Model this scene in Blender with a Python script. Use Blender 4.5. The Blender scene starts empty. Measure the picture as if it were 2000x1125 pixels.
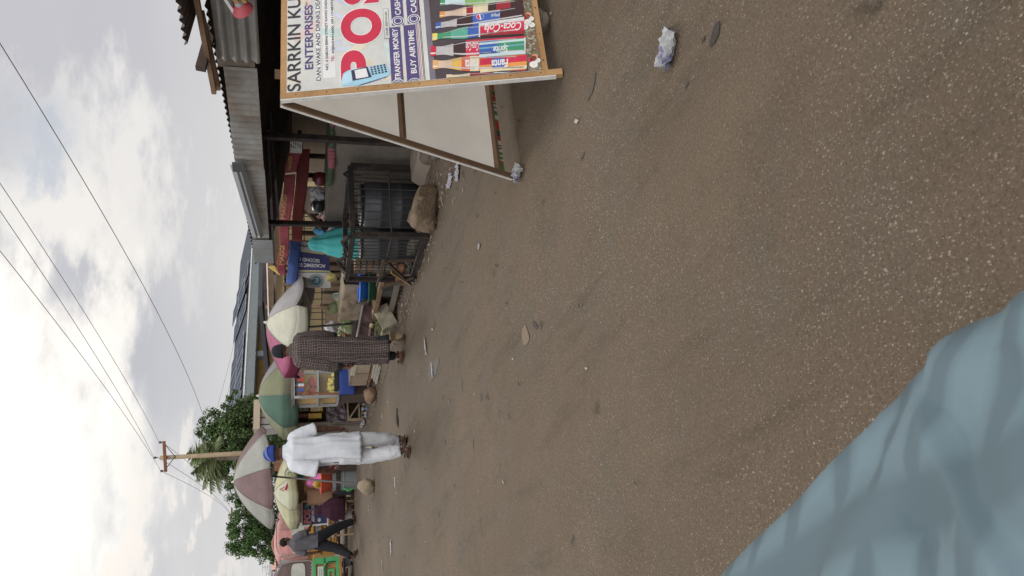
import bpy, bmesh, math, random
from mathutils import Vector, Matrix, Euler, noise
random.seed(7)
R=math.radians; V=Vector; PI=math.pi
scene=bpy.context.scene; COL=scene.collection
# ---------------------------------------------------------------- camera geometry (phone held on its side: world up is picture left)
HC=1.36; PT=R(15.7); YW=R(24); FOC=1500.
def ray(x,y):
    a=(x-1000)/FOC; b=(562.5-y)/FOC
    fw=math.cos(PT)-a*math.sin(PT); dz=-(math.sin(PT)+a*math.cos(PT))
    return V((b*math.cos(YW)+fw*math.sin(YW), -b*math.sin(YW)+fw*math.cos(YW), dz))
CAM=V((0,0,HC))
def at(x,y,X=None,Y=None,Z=None):
    d=ray(x,y)
    t=X/d.x if X is not None else Y/d.y if Y is not None else (Z-HC)/d.z
    return CAM+d*t
def onplane(x,y,p,n):
    d=ray(x,y); return CAM+d*((p-CAM).dot(n)/d.dot(n))
# ---------------------------------------------------------------- materials
MATS={}
def mat(name,col,rough=.85,var=.18,scale=6.,bump=.15,bscale=40.,metal=0.,col2=None,c2pos=.55,c2soft=.15,trans=0.,spec=.3,island=0.,alpha=1.,transl=0.):
    if name in MATS: return MATS[name]
    m=bpy.data.materials.new(name); m.use_nodes=True; nt=m.node_tree; N=nt.nodes; L=nt.links
    b=N['Principled BSDF']; b.inputs['Roughness'].default_value=rough; b.inputs['Metallic'].default_value=metal
    b.inputs['Specular IOR Level'].default_value=spec
    if trans: b.inputs['Transmission Weight'].default_value=trans
    if alpha<1: b.inputs['Alpha'].default_value=alpha
    tc=N.new('ShaderNodeTexCoord')
    n1=N.new('ShaderNodeTexNoise'); n1.inputs['Scale'].default_value=scale; n1.inputs['Detail'].default_value=6; n1.inputs['Roughness'].default_value=.65
    L.new(tc.outputs['Object'],n1.inputs['Vector'])
    rp=N.new('ShaderNodeMapRange'); rp.inputs['From Min'].default_value=.25; rp.inputs['From Max'].default_value=.75
    rp.inputs['To Min'].default_value=1-var; rp.inputs['To Max'].default_value=1+var
    L.new(n1.outputs['Fac'],rp.inputs['Value'])
    base=None
    if col2 is not None:
        n2=N.new('ShaderNodeTexNoise'); n2.inputs['Scale'].default_value=scale*.45; n2.inputs['Detail'].default_value=8; n2.inputs['Roughness'].default_value=.7
        mp=N.new('ShaderNodeMapping'); mp.inputs['Location'].default_value=(3.1,1.7,5.3); L.new(tc.outputs['Object'],mp.inputs['Vector']); L.new(mp.outputs[0],n2.inputs['Vector'])
        r2=N.new('ShaderNodeMapRange'); r2.inputs['From Min'].default_value=c2pos-c2soft; r2.inputs['From Max'].default_value=c2pos+c2soft
        L.new(n2.outputs['Fac'],r2.inputs['Value'])
        mx=N.new('ShaderNodeMix'); mx.data_type='RGBA'; mx.inputs['A'].default_value=(*col,1); mx.inputs['B'].default_value=(*col2,1)
        L.new(r2.outputs[0],mx.inputs['Factor']); base=mx.outputs['Result']
    mul=N.new('ShaderNodeVectorMath'); mul.operation='SCALE'
    if base is None: mul.inputs[0].default_value=col
    else: L.new(base,mul.inputs[0])
    fac=rp.outputs[0]
    if island:
        g=N.new('ShaderNodeNewGeometry'); r3=N.new('ShaderNodeMapRange'); r3.inputs['To Min'].default_value=1-island; r3.inputs['To Max'].default_value=1+island
        L.new(g.outputs['Random Per Island'],r3.inputs['Value'])
        mm=N.new('ShaderNodeMath'); mm.operation='MULTIPLY'; L.new(fac,mm.inputs[0]); L.new(r3.outputs[0],mm.inputs[1]); fac=mm.outputs[0]
    L.new(fac,mul.inputs['Scale']); L.new(mul.outputs[0],b.inputs['Base Color'])
    if bump:
        n3=N.new('ShaderNodeTexNoise'); n3.inputs['Scale'].default_value=bscale; n3.inputs['Detail'].default_value=4
        L.new(tc.outputs['Object'],n3.inputs['Vector'])
        bp=N.new('ShaderNodeBump'); bp.inputs['Strength'].default_value=bump; bp.inputs['Distance'].default_value=.02
        L.new(n3.outputs['Fac'],bp.inputs['Height']); L.new(bp.outputs[0],b.inputs['Normal'])
    if transl:
        tb=N.new('ShaderNodeBsdfTranslucent'); L.new(mul.outputs[0],tb.inputs['Color']); ms_=N.new('ShaderNodeMixShader'); ms_.inputs[0].default_value=transl
        L.new(b.outputs[0],ms_.inputs[1]); L.new(tb.outputs[0],ms_.inputs[2]); L.new(ms_.outputs[0],N['Material Output'].inputs['Surface'])
    MATS[name]=m; return m
def wood(name,col,dark,sc=1.):
    if name in MATS: return MATS[name]
    m=mat(name,col,.8,.22,5*sc,.2,60,col2=dark,c2pos=.58,c2soft=.2); return m
def emit(name,col,st):
    m=bpy.data.materials.new(name); m.use_nodes=True; b=m.node_tree.nodes['Principled BSDF']
    b.inputs['Base Color'].default_value=(*col,1); b.inputs['Emission Color'].default_value=(*col,1); b.inputs['Emission Strength'].default_value=st
    return m
# ---------------------------------------------------------------- mesh builder
WM={}
def frame_from(z):
    z=z.normalized(); a=V((0,0,1)) if abs(z.z)<.95 else V((1,0,0))
    x=a.cross(z).normalized(); y=z.cross(x); return x,y,z
class MB:
    def __init__(s,m=None): s.v=[];s.f=[];s.fm=[];s.mats=[];s.uv={};s.cur=0
    def use(s,m):
        if m not in s.mats: s.mats.append(m)
        s.cur=s.mats.index(m); return s
    def face(s,ids,uv=None):
        s.f.append(tuple(ids)); s.fm.append(s.cur)
        if uv: s.uv[len(s.f)-1]=uv
    def poly(s,pts):
        i=len(s.v); s.v+= [V(p) for p in pts]; s.face(range(i,i+len(pts)))
    def box(s,c,sz,rot=None):
        c=V(c); M=rot.to_matrix() if isinstance(rot,Euler) else (rot if rot else Matrix.Identity(3)); i=len(s.v)
        for dx in(-.5,.5):
            for dy in(-.5,.5):
                for dz in(-.5,.5): s.v.append(c+M@V((dx*sz[0],dy*sz[1],dz*sz[2])))
        for q in((0,1,3,2),(4,6,7,5),(0,4,5,1),(2,3,7,6),(0,2,6,4),(1,5,7,3)): s.face([i+k for k in q])
        return s
    def bar(s,p0,p1,w,h,up=None,bev=0):
        p0=V(p0);p1=V(p1);z=(p1-p0); Ln=z.length; z.normalize()
        u=V(up) if up else (V((0,0,1)) if abs(z.z)<.9 else V((0,1,0)))
        x=u.cross(z).normalized(); y=z.cross(x)
        M=Matrix((x,y,z)).transposed(); return s.box((p0+p1)/2,(w,h,Ln),M)
    def tube(s,path,rad,n=10,caps=True,uvs=None):
        path=[V(p) for p in path]; 
        if not isinstance(rad,(list,tuple)): rad=[rad]*len(path)
        base=len(s.v); x=None
        for k,p in enumerate(path):
            t=(path[min(k+1,len(path)-1)]-path[max(k-1,0)])
            if t.length<1e-9: t=V((0,0,1))
            t.normalize()
            if x is None: x,y,_=frame_from(t)
            else:
                x=(x-t*x.dot(t)); x=x.normalized() if x.length>1e-6 else frame_from(t)[0]
                y=t.cross(x)
            for j in range(n):
                a=2*PI*j/n; s.v.append(p+(x*math.cos(a)+y*math.sin(a))*rad[k])
        for k in range(len(path)-1):
            for j in range(n):
                j2=(j+1)%n; s.face((base+k*n+j,base+k*n+j2,base+(k+1)*n+j2,base+(k+1)*n+j))
        if caps:
            s.face([base+j for j in reversed(range(n))]); s.face([base+(len(path)-1)*n+j for j in range(n)])
        return s
    def ball(s,c,r,seg=14,rings=9,M=None,jit=0,sd=0):
        c=V(c); r=V(r) if not isinstance(r,(int,float)) else V((r,r,r)); M=M or Matrix.Identity(3); b=len(s.v)
        def P(d):
            q=V((d.x*r.x,d.y*r.y,d.z*r.z)); k=1+(jit*noise.noise(d*1.7+V((sd,sd*2,-sd))) if jit else 0); return c+M@(q*k)
        s.v.append(P(V((0,0,1))))
        for i in range(1,rings):
            ph=PI*i/rings
            for j in range(seg):
                a=2*PI*j/seg; s.v.append(P(V((math.sin(ph)*math.cos(a),math.sin(ph)*math.sin(a),math.cos(ph)))))
        s.v.append(P(V((0,0,-1)))); e=len(s.v)-1
        for j in range(seg): s.face((b,b+1+j,b+1+(j+1)%seg))
        for i in range(rings-2):
            for j in range(seg):
                p=b+1+i*seg; s.face((p+j,p+seg+j,p+seg+(j+1)%seg,p+(j+1)%seg))
        p=b+1+(rings-2)*seg
        for j in range(seg): s.face((p+j,e,p+(j+1)%seg))
        return s
    def loft(s,rings,n=40,fold=None,caps=(False,False),wrap=True,uvscale=1.):
        # rings: (cx,cy,cz,rx,ry[,tiltx,tilty]) ; fold(theta,t,k)->radial offset
        b=len(s.v); K=len(rings); us=[]
        arc=0; arcs=[]
        for k,r in enumerate(rings):
            cx,cy,cz,rx,ry=r[:5]; tx=r[5] if len(r)>5 else 0; ty=r[6] if len(r)>6 else 0
            if k: arc+=(V(r[:3])-V(rings[k-1][:3])).length
            arcs.append(arc)
            for j in range(n):
                a=2*PI*j/n; c_,s_=math.cos(a),math.sin(a)
                o=fold(a,k/(K-1),k) if fold else 0
                px=(rx+o)*c_; py=(ry+o)*s_
                s.v.append(V((cx+px,cy+py,cz+px*tx+py*ty)))
        ax=[(r[3]+r[4])*.5 for r in rings]; am=max(ax)
        for k in range(K-1):
            for j in range(n):
                j2=(j+1)%n
                u0=2*PI*am*j/n; u1=2*PI*am*(j+1)/n
                s.face((b+k*n+j,b+k*n+j2,b+(k+1)*n+j2,b+(k+1)*n+j),[(u0,arcs[k]),(u1,arcs[k]),(u1,arcs[k+1]),(u0,arcs[k+1])])
        if caps[0]: s.face([b+j for j in reversed(range(n))])
        if caps[1]: s.face([b+(K-1)*n+j for j in range(n)])
        return s
    def grid(s,fn,nu,nv,uvs=(1,1)):
        b=len(s.v)
        for i in range(nu+1):
            for j in range(nv+1): s.v.append(V(fn(i/nu,j/nv)))
        for i in range(nu):
            for j in range(nv):
                q=b+i*(nv+1)+j
                s.face((q,q+nv+1,q+nv+2,q+1),[(i/nu*uvs[0],j/nv*uvs[1]),((i+1)/nu*uvs[0],j/nv*uvs[1]),((i+1)/nu*uvs[0],(j+1)/nv*uvs[1]),(i/nu*uvs[0],(j+1)/nv*uvs[1])])
        return s
    def prism(s,pts,off):
        n=len(pts); b=len(s.v); off=V(off); s.v+=[V(p) for p in pts]+[V(p)+off for p in pts]
        s.face([b+i for i in reversed(range(n))]); s.face([b+n+i for i in range(n)])
        for i in range(n): s.face((b+i,b+(i+1)%n,b+n+(i+1)%n,b+n+i))
        return s
    def text(s,body,org,xd,yd,w=None,h=None,bold=0.,shear=0.):
        cu=bpy.data.curves.new('lettering','FONT'); cu.body=body; cu.offset=bold; cu.resolution_u=6; cu.shear=shear
        o=bpy.data.objects.new('lettering',cu); COL.objects.link(o)
        dg=bpy.context.evaluated_depsgraph_get(); me=bpy.data.meshes.new_from_object(o.evaluated_get(dg))
        vs=[v.co.copy() for v in me.vertices]; fs=[tuple(p.vertices) for p in me.polygons]
        bpy.data.objects.remove(o); bpy.data.curves.remove(cu); bpy.data.meshes.remove(me)
        if not vs: return s
        x0=min(v.x for v in vs);x1=max(v.x for v in vs);y0=min(v.y for v in vs);y1=max(v.y for v in vs)
        sy=(h/(y1-y0)) if h else None; sx=(w/(x1-x0)) if w else None
        sx=sx or sy; sy=sy or sx; b=len(s.v)
        for v in vs: s.v.append(V(org)+V(xd)*((v.x-x0)*sx)+V(yd)*((v.y-y0)*sy))
        for f in fs: s.face([b+i for i in f])
        return s
    def build(s,name,m=None,parent=None,smooth=False,local=False,solid=0,loc=None):
        me=bpy.data.meshes.new(name)
        if parent is not None:
            W=WM[parent]; vs=s.v if local else [W.inverted()@v for v in s.v]
        else:
            if loc is None:
                xs=[v.x for v in s.v];ys=[v.y for v in s.v];zs=[v.z for v in s.v]
                loc=V(((min(xs)+max(xs))/2,(min(ys)+max(ys))/2,min(zs)))
            vs=[v-V(loc) for v in s.v]
        me.from_pydata([tuple(v) for v in vs],[],s.f)
        mats=s.mats if s.mats else [m]
        for k in mats: me.materials.append(k)
        if s.mats: me.polygons.foreach_set('material_index',s.fm)
        if s.uv:
            ul=me.uv_layers.new(name='UVMap')
            for fi,u in s.uv.items():
                p=me.polygons[fi]
                for li,uvv in zip(p.loop_indices,u): ul.data[li].uv=uvv
        if smooth: me.polygons.foreach_set('use_smooth',[True]*len(me.polygons))
        me.update(); o=bpy.data.objects.new(name,me); COL.objects.link(o)
        if parent is not None: o.parent=parent; WM[o]=WM[parent]
        else: o.location=loc; WM[o]=Matrix.Translation(loc)
        if solid:
            md=o.modifiers.new('thickness','SOLIDIFY'); md.thickness=solid; md.offset=0
        return o
def facet(vs,c,n,seed,lo=.62,hi=.9):
    # cut a lump with random planes so that it breaks like stone
    rs=random.Random(seed); c=V(c)
    for k in range(n):
        d=V((rs.gauss(0,1),rs.gauss(0,1),rs.gauss(0,.8))).normalized(); mx=max((v-c).dot(d) for v in vs); lim=mx*rs.uniform(lo,hi)
        for v in vs:
            e=(v-c).dot(d)-lim
            if e>0: v-=d*e*.93
def tag(o,label=None,cat=None,group=None,kind=None):
    if label: o['label']=label
    if cat: o['category']=cat
    if group: o['group']=group
    if kind: o['kind']=kind
    return o
def empty(name,loc,label,cat,rot=0,group=None):
    o=bpy.data.objects.new(name,None); COL.objects.link(o); o.location=loc; o.rotation_euler=(0,0,rot); o.empty_display_size=.1
    WM[o]=Matrix.Translation(V(loc))@Matrix.Rotation(rot,4,'Z'); return tag(o,label,cat,group)
def kids(o): return [c for c in bpy.data.objects if c.parent==o]
def dup(o,loc,rot,label,parent=None):
    c=o.copy(); COL.objects.link(c)
    if parent is None: c.location=loc; c.rotation_euler=(0,0,rot); c['label']=label; WM[c]=Matrix.Translation(V(loc))@Matrix.Rotation(rot,4,'Z')
    else: c.parent=parent; WM[c]=WM[parent]
    for k in kids(o): dup(k,None,None,None,c)
    return c
def corr(mb,p0,u,v,lu,lv,amp=.012,pitch=.09,nrm=None,nv=2,wob=0.,jag=0.):
    # corrugated sheet: waves run across u, ridges run along v
    p0=V(p0);u=V(u).normalized();v=V(v).normalized();n=V(nrm) if nrm else u.cross(v).normalized()
    nu=max(8,int(lu/pitch*8))
    def fn(a,b):
        w=amp*math.sin(2*PI*a*lu/pitch)+wob*noise.noise(V((a*lu*1.3,b*lv*1.1,p0.y)))
        e=jag*noise.noise(V((math.floor(a*lu/.75)*7.3,p0.x,0))) if b>.5 else 0
        return p0+u*(a*lu)+v*(b*lv+e)+n*w
    return mb.grid(fn,nu,nv)
# ================================================================ camera, light, sky
cd=bpy.data.cameras.new('camera'); cam=bpy.data.objects.new('camera',cd); COL.objects.link(cam)
F_=V((math.cos(PT)*math.sin(YW),math.cos(PT)*math.cos(YW),-math.sin(PT))); R_=V((math.cos(YW),-math.sin(YW),0)); U_=R_.cross(F_)
Mc=Matrix((-U_,R_,-F_)).transposed().to_4x4(); Mc.translation=CAM; cam.matrix_world=Mc
cd.sensor_width=36; cd.lens=27; cd.clip_start=.05; cd.clip_end=2000
cd.dof.use_dof=True; cd.dof.focus_distance=7.5; cd.dof.aperture_fstop=11
scene.camera=cam
SUNAZ=R(10); SUNEL=R(36)
sdir=V((math.sin(SUNAZ)*math.cos(SUNEL),math.cos(SUNAZ)*math.cos(SUNEL),math.sin(SUNEL)))
sl=bpy.data.lights.new('sun','SUN'); sl.energy=1.1; sl.angle=R(14); sl.color=(1,.95,.87)
so=bpy.data.objects.new('sun',sl); COL.objects.link(so); so.rotation_euler=(-sdir).to_track_quat('-Z','Y').to_euler()
w=bpy.data.worlds.new('World'); scene.world=w; w.use_nodes=True; nt=w.node_tree; N=nt.nodes; L=nt.links
bg=N['Background']; out=N['World Output']
sky=N.new('ShaderNodeTexSky'); sky.sky_type='NISHITA'; sky.sun_disc=False; sky.sun_elevation=SUNEL; sky.sun_rotation=SUNAZ; sky.dust_density=2.; sky.altitude=600
tc=N.new('ShaderNodeTexCoord'); sx=N.new('ShaderNodeSeparateXYZ'); L.new(tc.outputs['Generated'],sx.inputs[0])
def M_(op,a,b=None,c=None,clamp=False):
    n=N.new('ShaderNodeMath'); n.operation=op; n.use_clamp=clamp
    for i,q in enumerate((a,b,c)):
        if q is None: continue
        if isinstance(q,(int,float)): n.inputs[i].default_value=q
        else: L.new(q,n.inputs[i])
    return n.outputs[0]
def SM(v,a,b):
    n=N.new('ShaderNodeMapRange'); n.interpolation_type='SMOOTHSTEP'; n.inputs['From Min'].default_value=a; n.inputs['From Max'].default_value=b; L.new(v,n.inputs['Value']); return n.outputs[0]
def MIX(f,a,b):
    n=N.new('ShaderNodeMix'); n.data_type='RGBA'
    if isinstance(f,(int,float)): n.inputs['Factor'].default_value=f
    else: L.new(f,n.inputs['Factor'])
    for k,q in(('A',a),('B',b)):
        if isinstance(q,tuple): n.inputs[k].default_value=(*q,1)
        else: L.new(q,n.inputs[k])
    return n.outputs['Result']
zc=M_('ADD',M_('MAXIMUM',sx.outputs[2],0.),.22)
cx=N.new('ShaderNodeCombineXYZ'); L.new(M_('DIVIDE',sx.outputs[0],zc),cx.inputs[0]); L.new(M_('DIVIDE',sx.outputs[1],zc),cx.inputs[1])
def NZ(scale,det,rg,loc,dist=0.):
    mp=N.new('ShaderNodeMapping'); mp.inputs['Location'].default_value=loc; L.new(cx.outputs[0],mp.inputs[0])
    n=N.new('ShaderNodeTexNoise'); n.inputs['Scale'].default_value=scale; n.inputs['Detail'].default_value=det; n.inputs['Roughness'].default_value=rg; n.inputs['Distortion'].default_value=dist
    L.new(mp.outputs[0],n.inputs['Vector']); return n.outputs['Fac']
n1=NZ(1.0,7,.50,(0,0,0),.35); n2=NZ(3.2,8,.6,(4,2,1)); n3=NZ(.8,5,.5,(7,1,3))
def blob(x,y,r0,r1,amp=.05):
    d=ray(x,y).normalized(); vd=N.new('ShaderNodeVectorMath'); vd.operation='DOT_PRODUCT'; L.new(tc.outputs['Generated'],vd.inputs[0]); vd.inputs[1].default_value=d
    k=M_('ADD',vd.outputs['Value'],M_('MULTIPLY',M_('SUBTRACT',n2,.5),amp*.6)); return SM(k,math.cos(R(r1)),math.cos(R(r0)))
# layered cloud deck: dark bases, bright torn edges where the sun sits behind, a few thin blue gaps
dark=(.57,.575,.61); mid=(.72,.72,.725); brt=(.98,.95,.90)
c=MIX(SM(n1,.33,.64),dark,mid)
edge=M_('ADD',n1,M_('MULTIPLY',n2,.35))
c=MIX(M_('MULTIPLY',M_('MULTIPLY',SM(edge,.72,.98),SM(sx.outputs[2],.21,.30)),.45),c,brt)
zw=M_('ADD',sx.outputs[2],M_('MULTIPLY',M_('SUBTRACT',n1,.5),.10))
band=M_('MULTIPLY',SM(zw,.135,.165),SM(zw,.265,.225)); c=MIX(M_('MULTIPLY',band,.8),c,(.55,.555,.595))
c=MIX(M_('MULTIPLY',blob(230,720,3,12,.06),.75),c,(.53,.54,.585))
c=MIX(M_('MULTIPLY',blob(240,60,3,14,.05),.75),c,(.56,.56,.60)); c=MIX(M_('MULTIPLY',blob(265,380,2,10,.06),.7),c,(.60,.60,.635))
c=MIX(M_('MULTIPLY',blob(330,980,2,9,.04),.5),c,(.58,.585,.62))
c=MIX(M_('MULTIPLY',blob(100,330,1,9,.10),.6),c,brt)
c=MIX(M_('MULTIPLY',blob(40,440,1,6,.05),.5),c,brt)
glow=blob(15,1000,2,11.5,.05); c=MIX(M_('MULTIPLY',glow,.92),c,(1.2,1.16,1.08)); c=MIX(M_('MULTIPLY',blob(30,690,1,8,.06),.8),c,(1.12,1.07,1.0)); c=MIX(M_('MULTIPLY',blob(260,990,.5,4,.08),.6),c,(.95,.90,.84)); c=MIX(M_('MULTIPLY',blob(275,1090,.5,4,.08),.6),c,(1.0,.93,.86)); c=MIX(M_('MULTIPLY',blob(200,420,1,6,.09),.25),c,(.92,.88,.83))
gl2=blob(-360,900,6,17,.03); c=MIX(M_('MULTIPLY',gl2,.6),c,(1.5,1.42,1.28))
hz=SM(sx.outputs[2],.20,.0); c=MIX(M_('MULTIPLY',hz,.85),c,(.735,.725,.71))
gap=M_('MULTIPLY',blob(25,255,1.5,4.5,.03),.8)
skyS=N.new('ShaderNodeVectorMath'); skyS.operation='SCALE'; L.new(sky.outputs[0],skyS.inputs[0]); skyS.inputs['Scale'].default_value=.6
lowb=MIX(.45,skyS.outputs[0],(6.6,7.0,7.6))
sc10=N.new('ShaderNodeVectorMath'); sc10.operation='SCALE'; L.new(c,sc10.inputs[0])
# added fill: unseen sky overhead and behind the camera brightened to light front faces
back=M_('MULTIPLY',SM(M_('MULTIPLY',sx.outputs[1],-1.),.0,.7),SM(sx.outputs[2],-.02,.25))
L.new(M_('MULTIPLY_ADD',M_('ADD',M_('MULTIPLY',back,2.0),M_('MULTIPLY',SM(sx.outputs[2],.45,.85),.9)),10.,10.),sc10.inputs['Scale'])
thin=M_('ADD',M_('MULTIPLY',SM(n3,.58,.7),.10),gap)
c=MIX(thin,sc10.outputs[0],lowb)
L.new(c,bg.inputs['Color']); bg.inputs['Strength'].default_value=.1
scene.view_settings.view_transform='Standard'; scene.view_settings.look='None'; scene.view_settings.exposure=0; scene.view_settings.gamma=1
scene.render.engine='CYCLES'; scene.cycles.use_denoising=True; scene.cycles.max_bounces=6; scene.cycles.transparent_max_bounces=12
# ================================================================ ground
def road_mat(name,asph,dust,dfar,dirt=0.):
    m=bpy.data.materials.new(name); m.use_nodes=True; nt=m.node_tree; N=nt.nodes; L=nt.links; b=N['Principled BSDF']; b.inputs['Roughness'].default_value=.92; b.inputs['Specular IOR Level'].default_value=.2
    g=N.new('ShaderNodeNewGeometry')
    def nz(s,d=6,r=.6,st=None):
        n=N.new('ShaderNodeTexNoise'); n.inputs['Scale'].default_value=s; n.inputs['Detail'].default_value=d; n.inputs['Roughness'].default_value=r
        if st:
            mp=N.new('ShaderNodeMapping'); mp.inputs['Scale'].default_value=st; L.new(g.outputs['Position'],mp.inputs[0]); L.new(mp.outputs[0],n.inputs['Vector'])
        else: L.new(g.outputs['Position'],n.inputs['Vector'])
        return n.outputs['Fac']
    def mr(v,a,b_,c=0,d=1):
        n=N.new('ShaderNodeMapRange'); n.inputs['From Min'].default_value=a;n.inputs['From Max'].default_value=b_;n.inputs['To Min'].default_value=c;n.inputs['To Max'].default_value=d; L.new(v,n.inputs['Value']); return n.outputs[0]
    def mx(f,a,c):
        n=N.new('ShaderNodeMix'); n.data_type='RGBA'
        if isinstance(f,float): n.inputs['Factor'].default_value=f
        else: L.new(f,n.inputs['Factor'])
        for k,q in(('A',a),('B',c)):
            if isinstance(q,tuple): n.inputs[k].default_value=(*q,1)
            else: L.new(q,n.inputs[k])
        return n.outputs['Result']
    def mul(a,c):
        n=N.new('ShaderNodeMath'); n.operation='MULTIPLY'
        for i,q in enumerate((a,c)):
            if isinstance(q,float): n.inputs[i].default_value=q
            else: L.new(q,n.inputs[i])
        return n.outputs[0]
    c=mx(mr(nz(.42,9,.66,(1,.45,1)),.36,.64),asph,dust)
    c=mx(mul(mr(nz(1.7,8,.72),.47,.62),.55),c,dfar)
    c=mx(mul(mr(nz(.9,8,.7,(1,.5,1)),.54,.66),.45),c,tuple(q*.72 for q in asph))
    c=mx(mul(mr(nz(5.5,6,.7),.55,.72),.4),c,tuple(q*.7 for q in asph))
    c=mx(mul(mr(nz(3.2,6,.65,(1.6,.22,1)),.54,.68),.5),c,tuple(q*.62 for q in asph))
    c=mx(mul(mr(nz(85,4,.75),.50,.62),.55),c,tuple(q*.5 for q in asph))
    c=mx(mul(mr(nz(130,4,.75),.54,.66),.6),c,tuple(q*1.25 for q in dust))      # dark binder grain
    # pale aggregate stones
    for sc,th,am in((64,.27,.62),(112,.34,.68),(34,.15,.5),(170,.40,.55)):
        vo=N.new('ShaderNodeTexVoronoi'); vo.inputs['Scale'].default_value=sc; vo.inputs['Randomness'].default_value=1
        n9=N.new('ShaderNodeTexNoise'); n9.inputs['Scale'].default_value=sc*1.6; L.new(g.outputs['Position'],n9.inputs['Vector']); a9=N.new('ShaderNodeVectorMath'); a9.operation='MULTIPLY_ADD'; L.new(n9.outputs['Color'],a9.inputs[0]); a9.inputs[1].default_value=(.7/sc,.7/sc,0); L.new(g.outputs['Position'],a9.inputs[2]); m9=N.new('ShaderNodeMapping'); m9.inputs['Scale'].default_value=(1.25,.8,1); m9.inputs['Rotation'].default_value=(0,0,.5); L.new(a9.outputs[0],m9.inputs[0]); L.new(m9.outputs[0],vo.inputs['Vector'])
        d=mr(vo.outputs['Distance'],th,th*.72)
        sp=N.new('ShaderNodeSeparateColor'); L.new(vo.outputs['Color'],sp.inputs[0])
        k=mul(mul(d,mr(sp.outputs[0],.60,.72)),mr(sp.outputs[1],.2,1,.10,1.))
        k=mul(mul(k,am),mr(nz(.8,4,.6),.36,.62,.35,1.) if not dirt else .5)
        c=mx(k,c,(.37,.32,.26))
    # small dark stains
    vo=N.new('ShaderNodeTexVoronoi'); vo.inputs['Scale'].default_value=3.1; mp=N.new('ShaderNodeMapping'); mp.inputs['Scale'].default_value=(1,.75,1)
    nn=N.new('ShaderNodeTexNoise'); nn.inputs['Scale'].default_value=9; L.new(g.outputs['Position'],nn.inputs['Vector'])
    ad=N.new('ShaderNodeVectorMath'); ad.operation='MULTIPLY_ADD'; L.new(nn.outputs['Color'],ad.inputs[0]); ad.inputs[1].default_value=(.22,.22,.0); L.new(g.outputs['Position'],ad.inputs[2]); L.new(ad.outputs[0],mp.inputs[0]); L.new(mp.outputs[0],vo.inputs['Vector'])
    sp=N.new('ShaderNodeSeparateColor'); L.new(vo.outputs['Color'],sp.inputs[0])
    k=mul(mul(mr(vo.outputs['Distance'],.15,.06),mr(sp.outputs[2],.55,.75)),.62)
    c=mx(k,c,tuple(q*.33 for q in asph))
    L.new(c,b.inputs['Base Color'])
    bp=N.new('ShaderNodeBump'); bp.inputs['Strength'].default_value=.35; bp.inputs['Distance'].default_value=.01; L.new(nz(120,4),bp.inputs['Height'])
    bp2=N.new('ShaderNodeBump'); bp2.inputs['Strength'].default_value=.4 if dirt else .12; bp2.inputs['Distance'].default_value=.06; L.new(nz(4,6),bp2.inputs['Height']); L.new(bp.outputs[0],bp2.inputs['Normal'])
    L.new(bp2.outputs[0],b.inputs['Normal'])
    return m
mb=MB(); mb.grid(lambda a,b:(-320+640*a,-320+640*b,-.006),8,8)
tag(mb.build('ground',mat('earth',(.17,.13,.10),.95,.2,1.2,.3,9)),kind='structure')
RD=road_mat('asphalt',(.087,.065,.044),(.126,.092,.061),(.092,.075,.058))
mb=MB(); mb.grid(lambda a,b:(-7+11.6*a,-8+150*b,0),4,30)
tag(mb.build('road',RD),kind='structure')
DT=road_mat('packed_dirt',(.105,.078,.056),(.145,.11,.078),(.08,.058,.042),1.)
def verge(a,b):
    y=-6+146*b**2.2; e=3.78+.22*noise.noise(V((y*.9,0,0)))+.08*noise.noise(V((y*4,3,0)))
    x=e+(30-e)*a**3; h=.004+.05*min(1,a**3*26/.35)*(.6+.6*noise.noise(V((x*2.2,y*2.2,1))))
    return (x,y,max(.004,h) if a>0 else .0035)
mb=MB(); mb.grid(verge,40,420)
tag(mb.build('dirt_verge',DT,smooth=True),kind='structure')
# ================================================================ A-frame sign
W_new=wood('new_pine',(.42,.25,.11),(.28,.15,.06)); W_old=wood('weathered_wood',(.22,.14,.085),(.12,.075,.045)); W_grey=wood('grey_wood',(.20,.165,.13),(.11,.09,.075)); W_dark=wood('dark_wood',(.075,.05,.038),(.035,.025,.02)); W_red=wood('reddish_wood',(.22,.095,.05),(.13,.055,.03))
def flat(n,c,r=.6,var=.06): return mat('print_'+n,c,r,.17,9,.05,90)
sg=empty('a_frame_sign',(3.08,3.6,0),'wooden A-frame shop sign with printed drinks banner standing at the road edge','sign')
p0=V((2.58,3.39,1.44)); nrm=V((0,-1.41,.36)).normalized(); dn=V((0,-.36,-1.41)).normalized(); up=-dn; XD=V((1,0,0)); SW=1.06; SL=1.42
def P(u,v,o=0): return p0+XD*u+dn*v+nrm*o
def ZA(zx,zy,o): return onplane(540+zx/5.624,zy/5.624,p0+nrm*o,nrm)
def ZB(zx,zy,o): return onplane(760+zx/5.624,zy/5.624,p0+nrm*o,nrm)
def uv(p): q=p-p0; return q.dot(XD),q.dot(dn)
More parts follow.
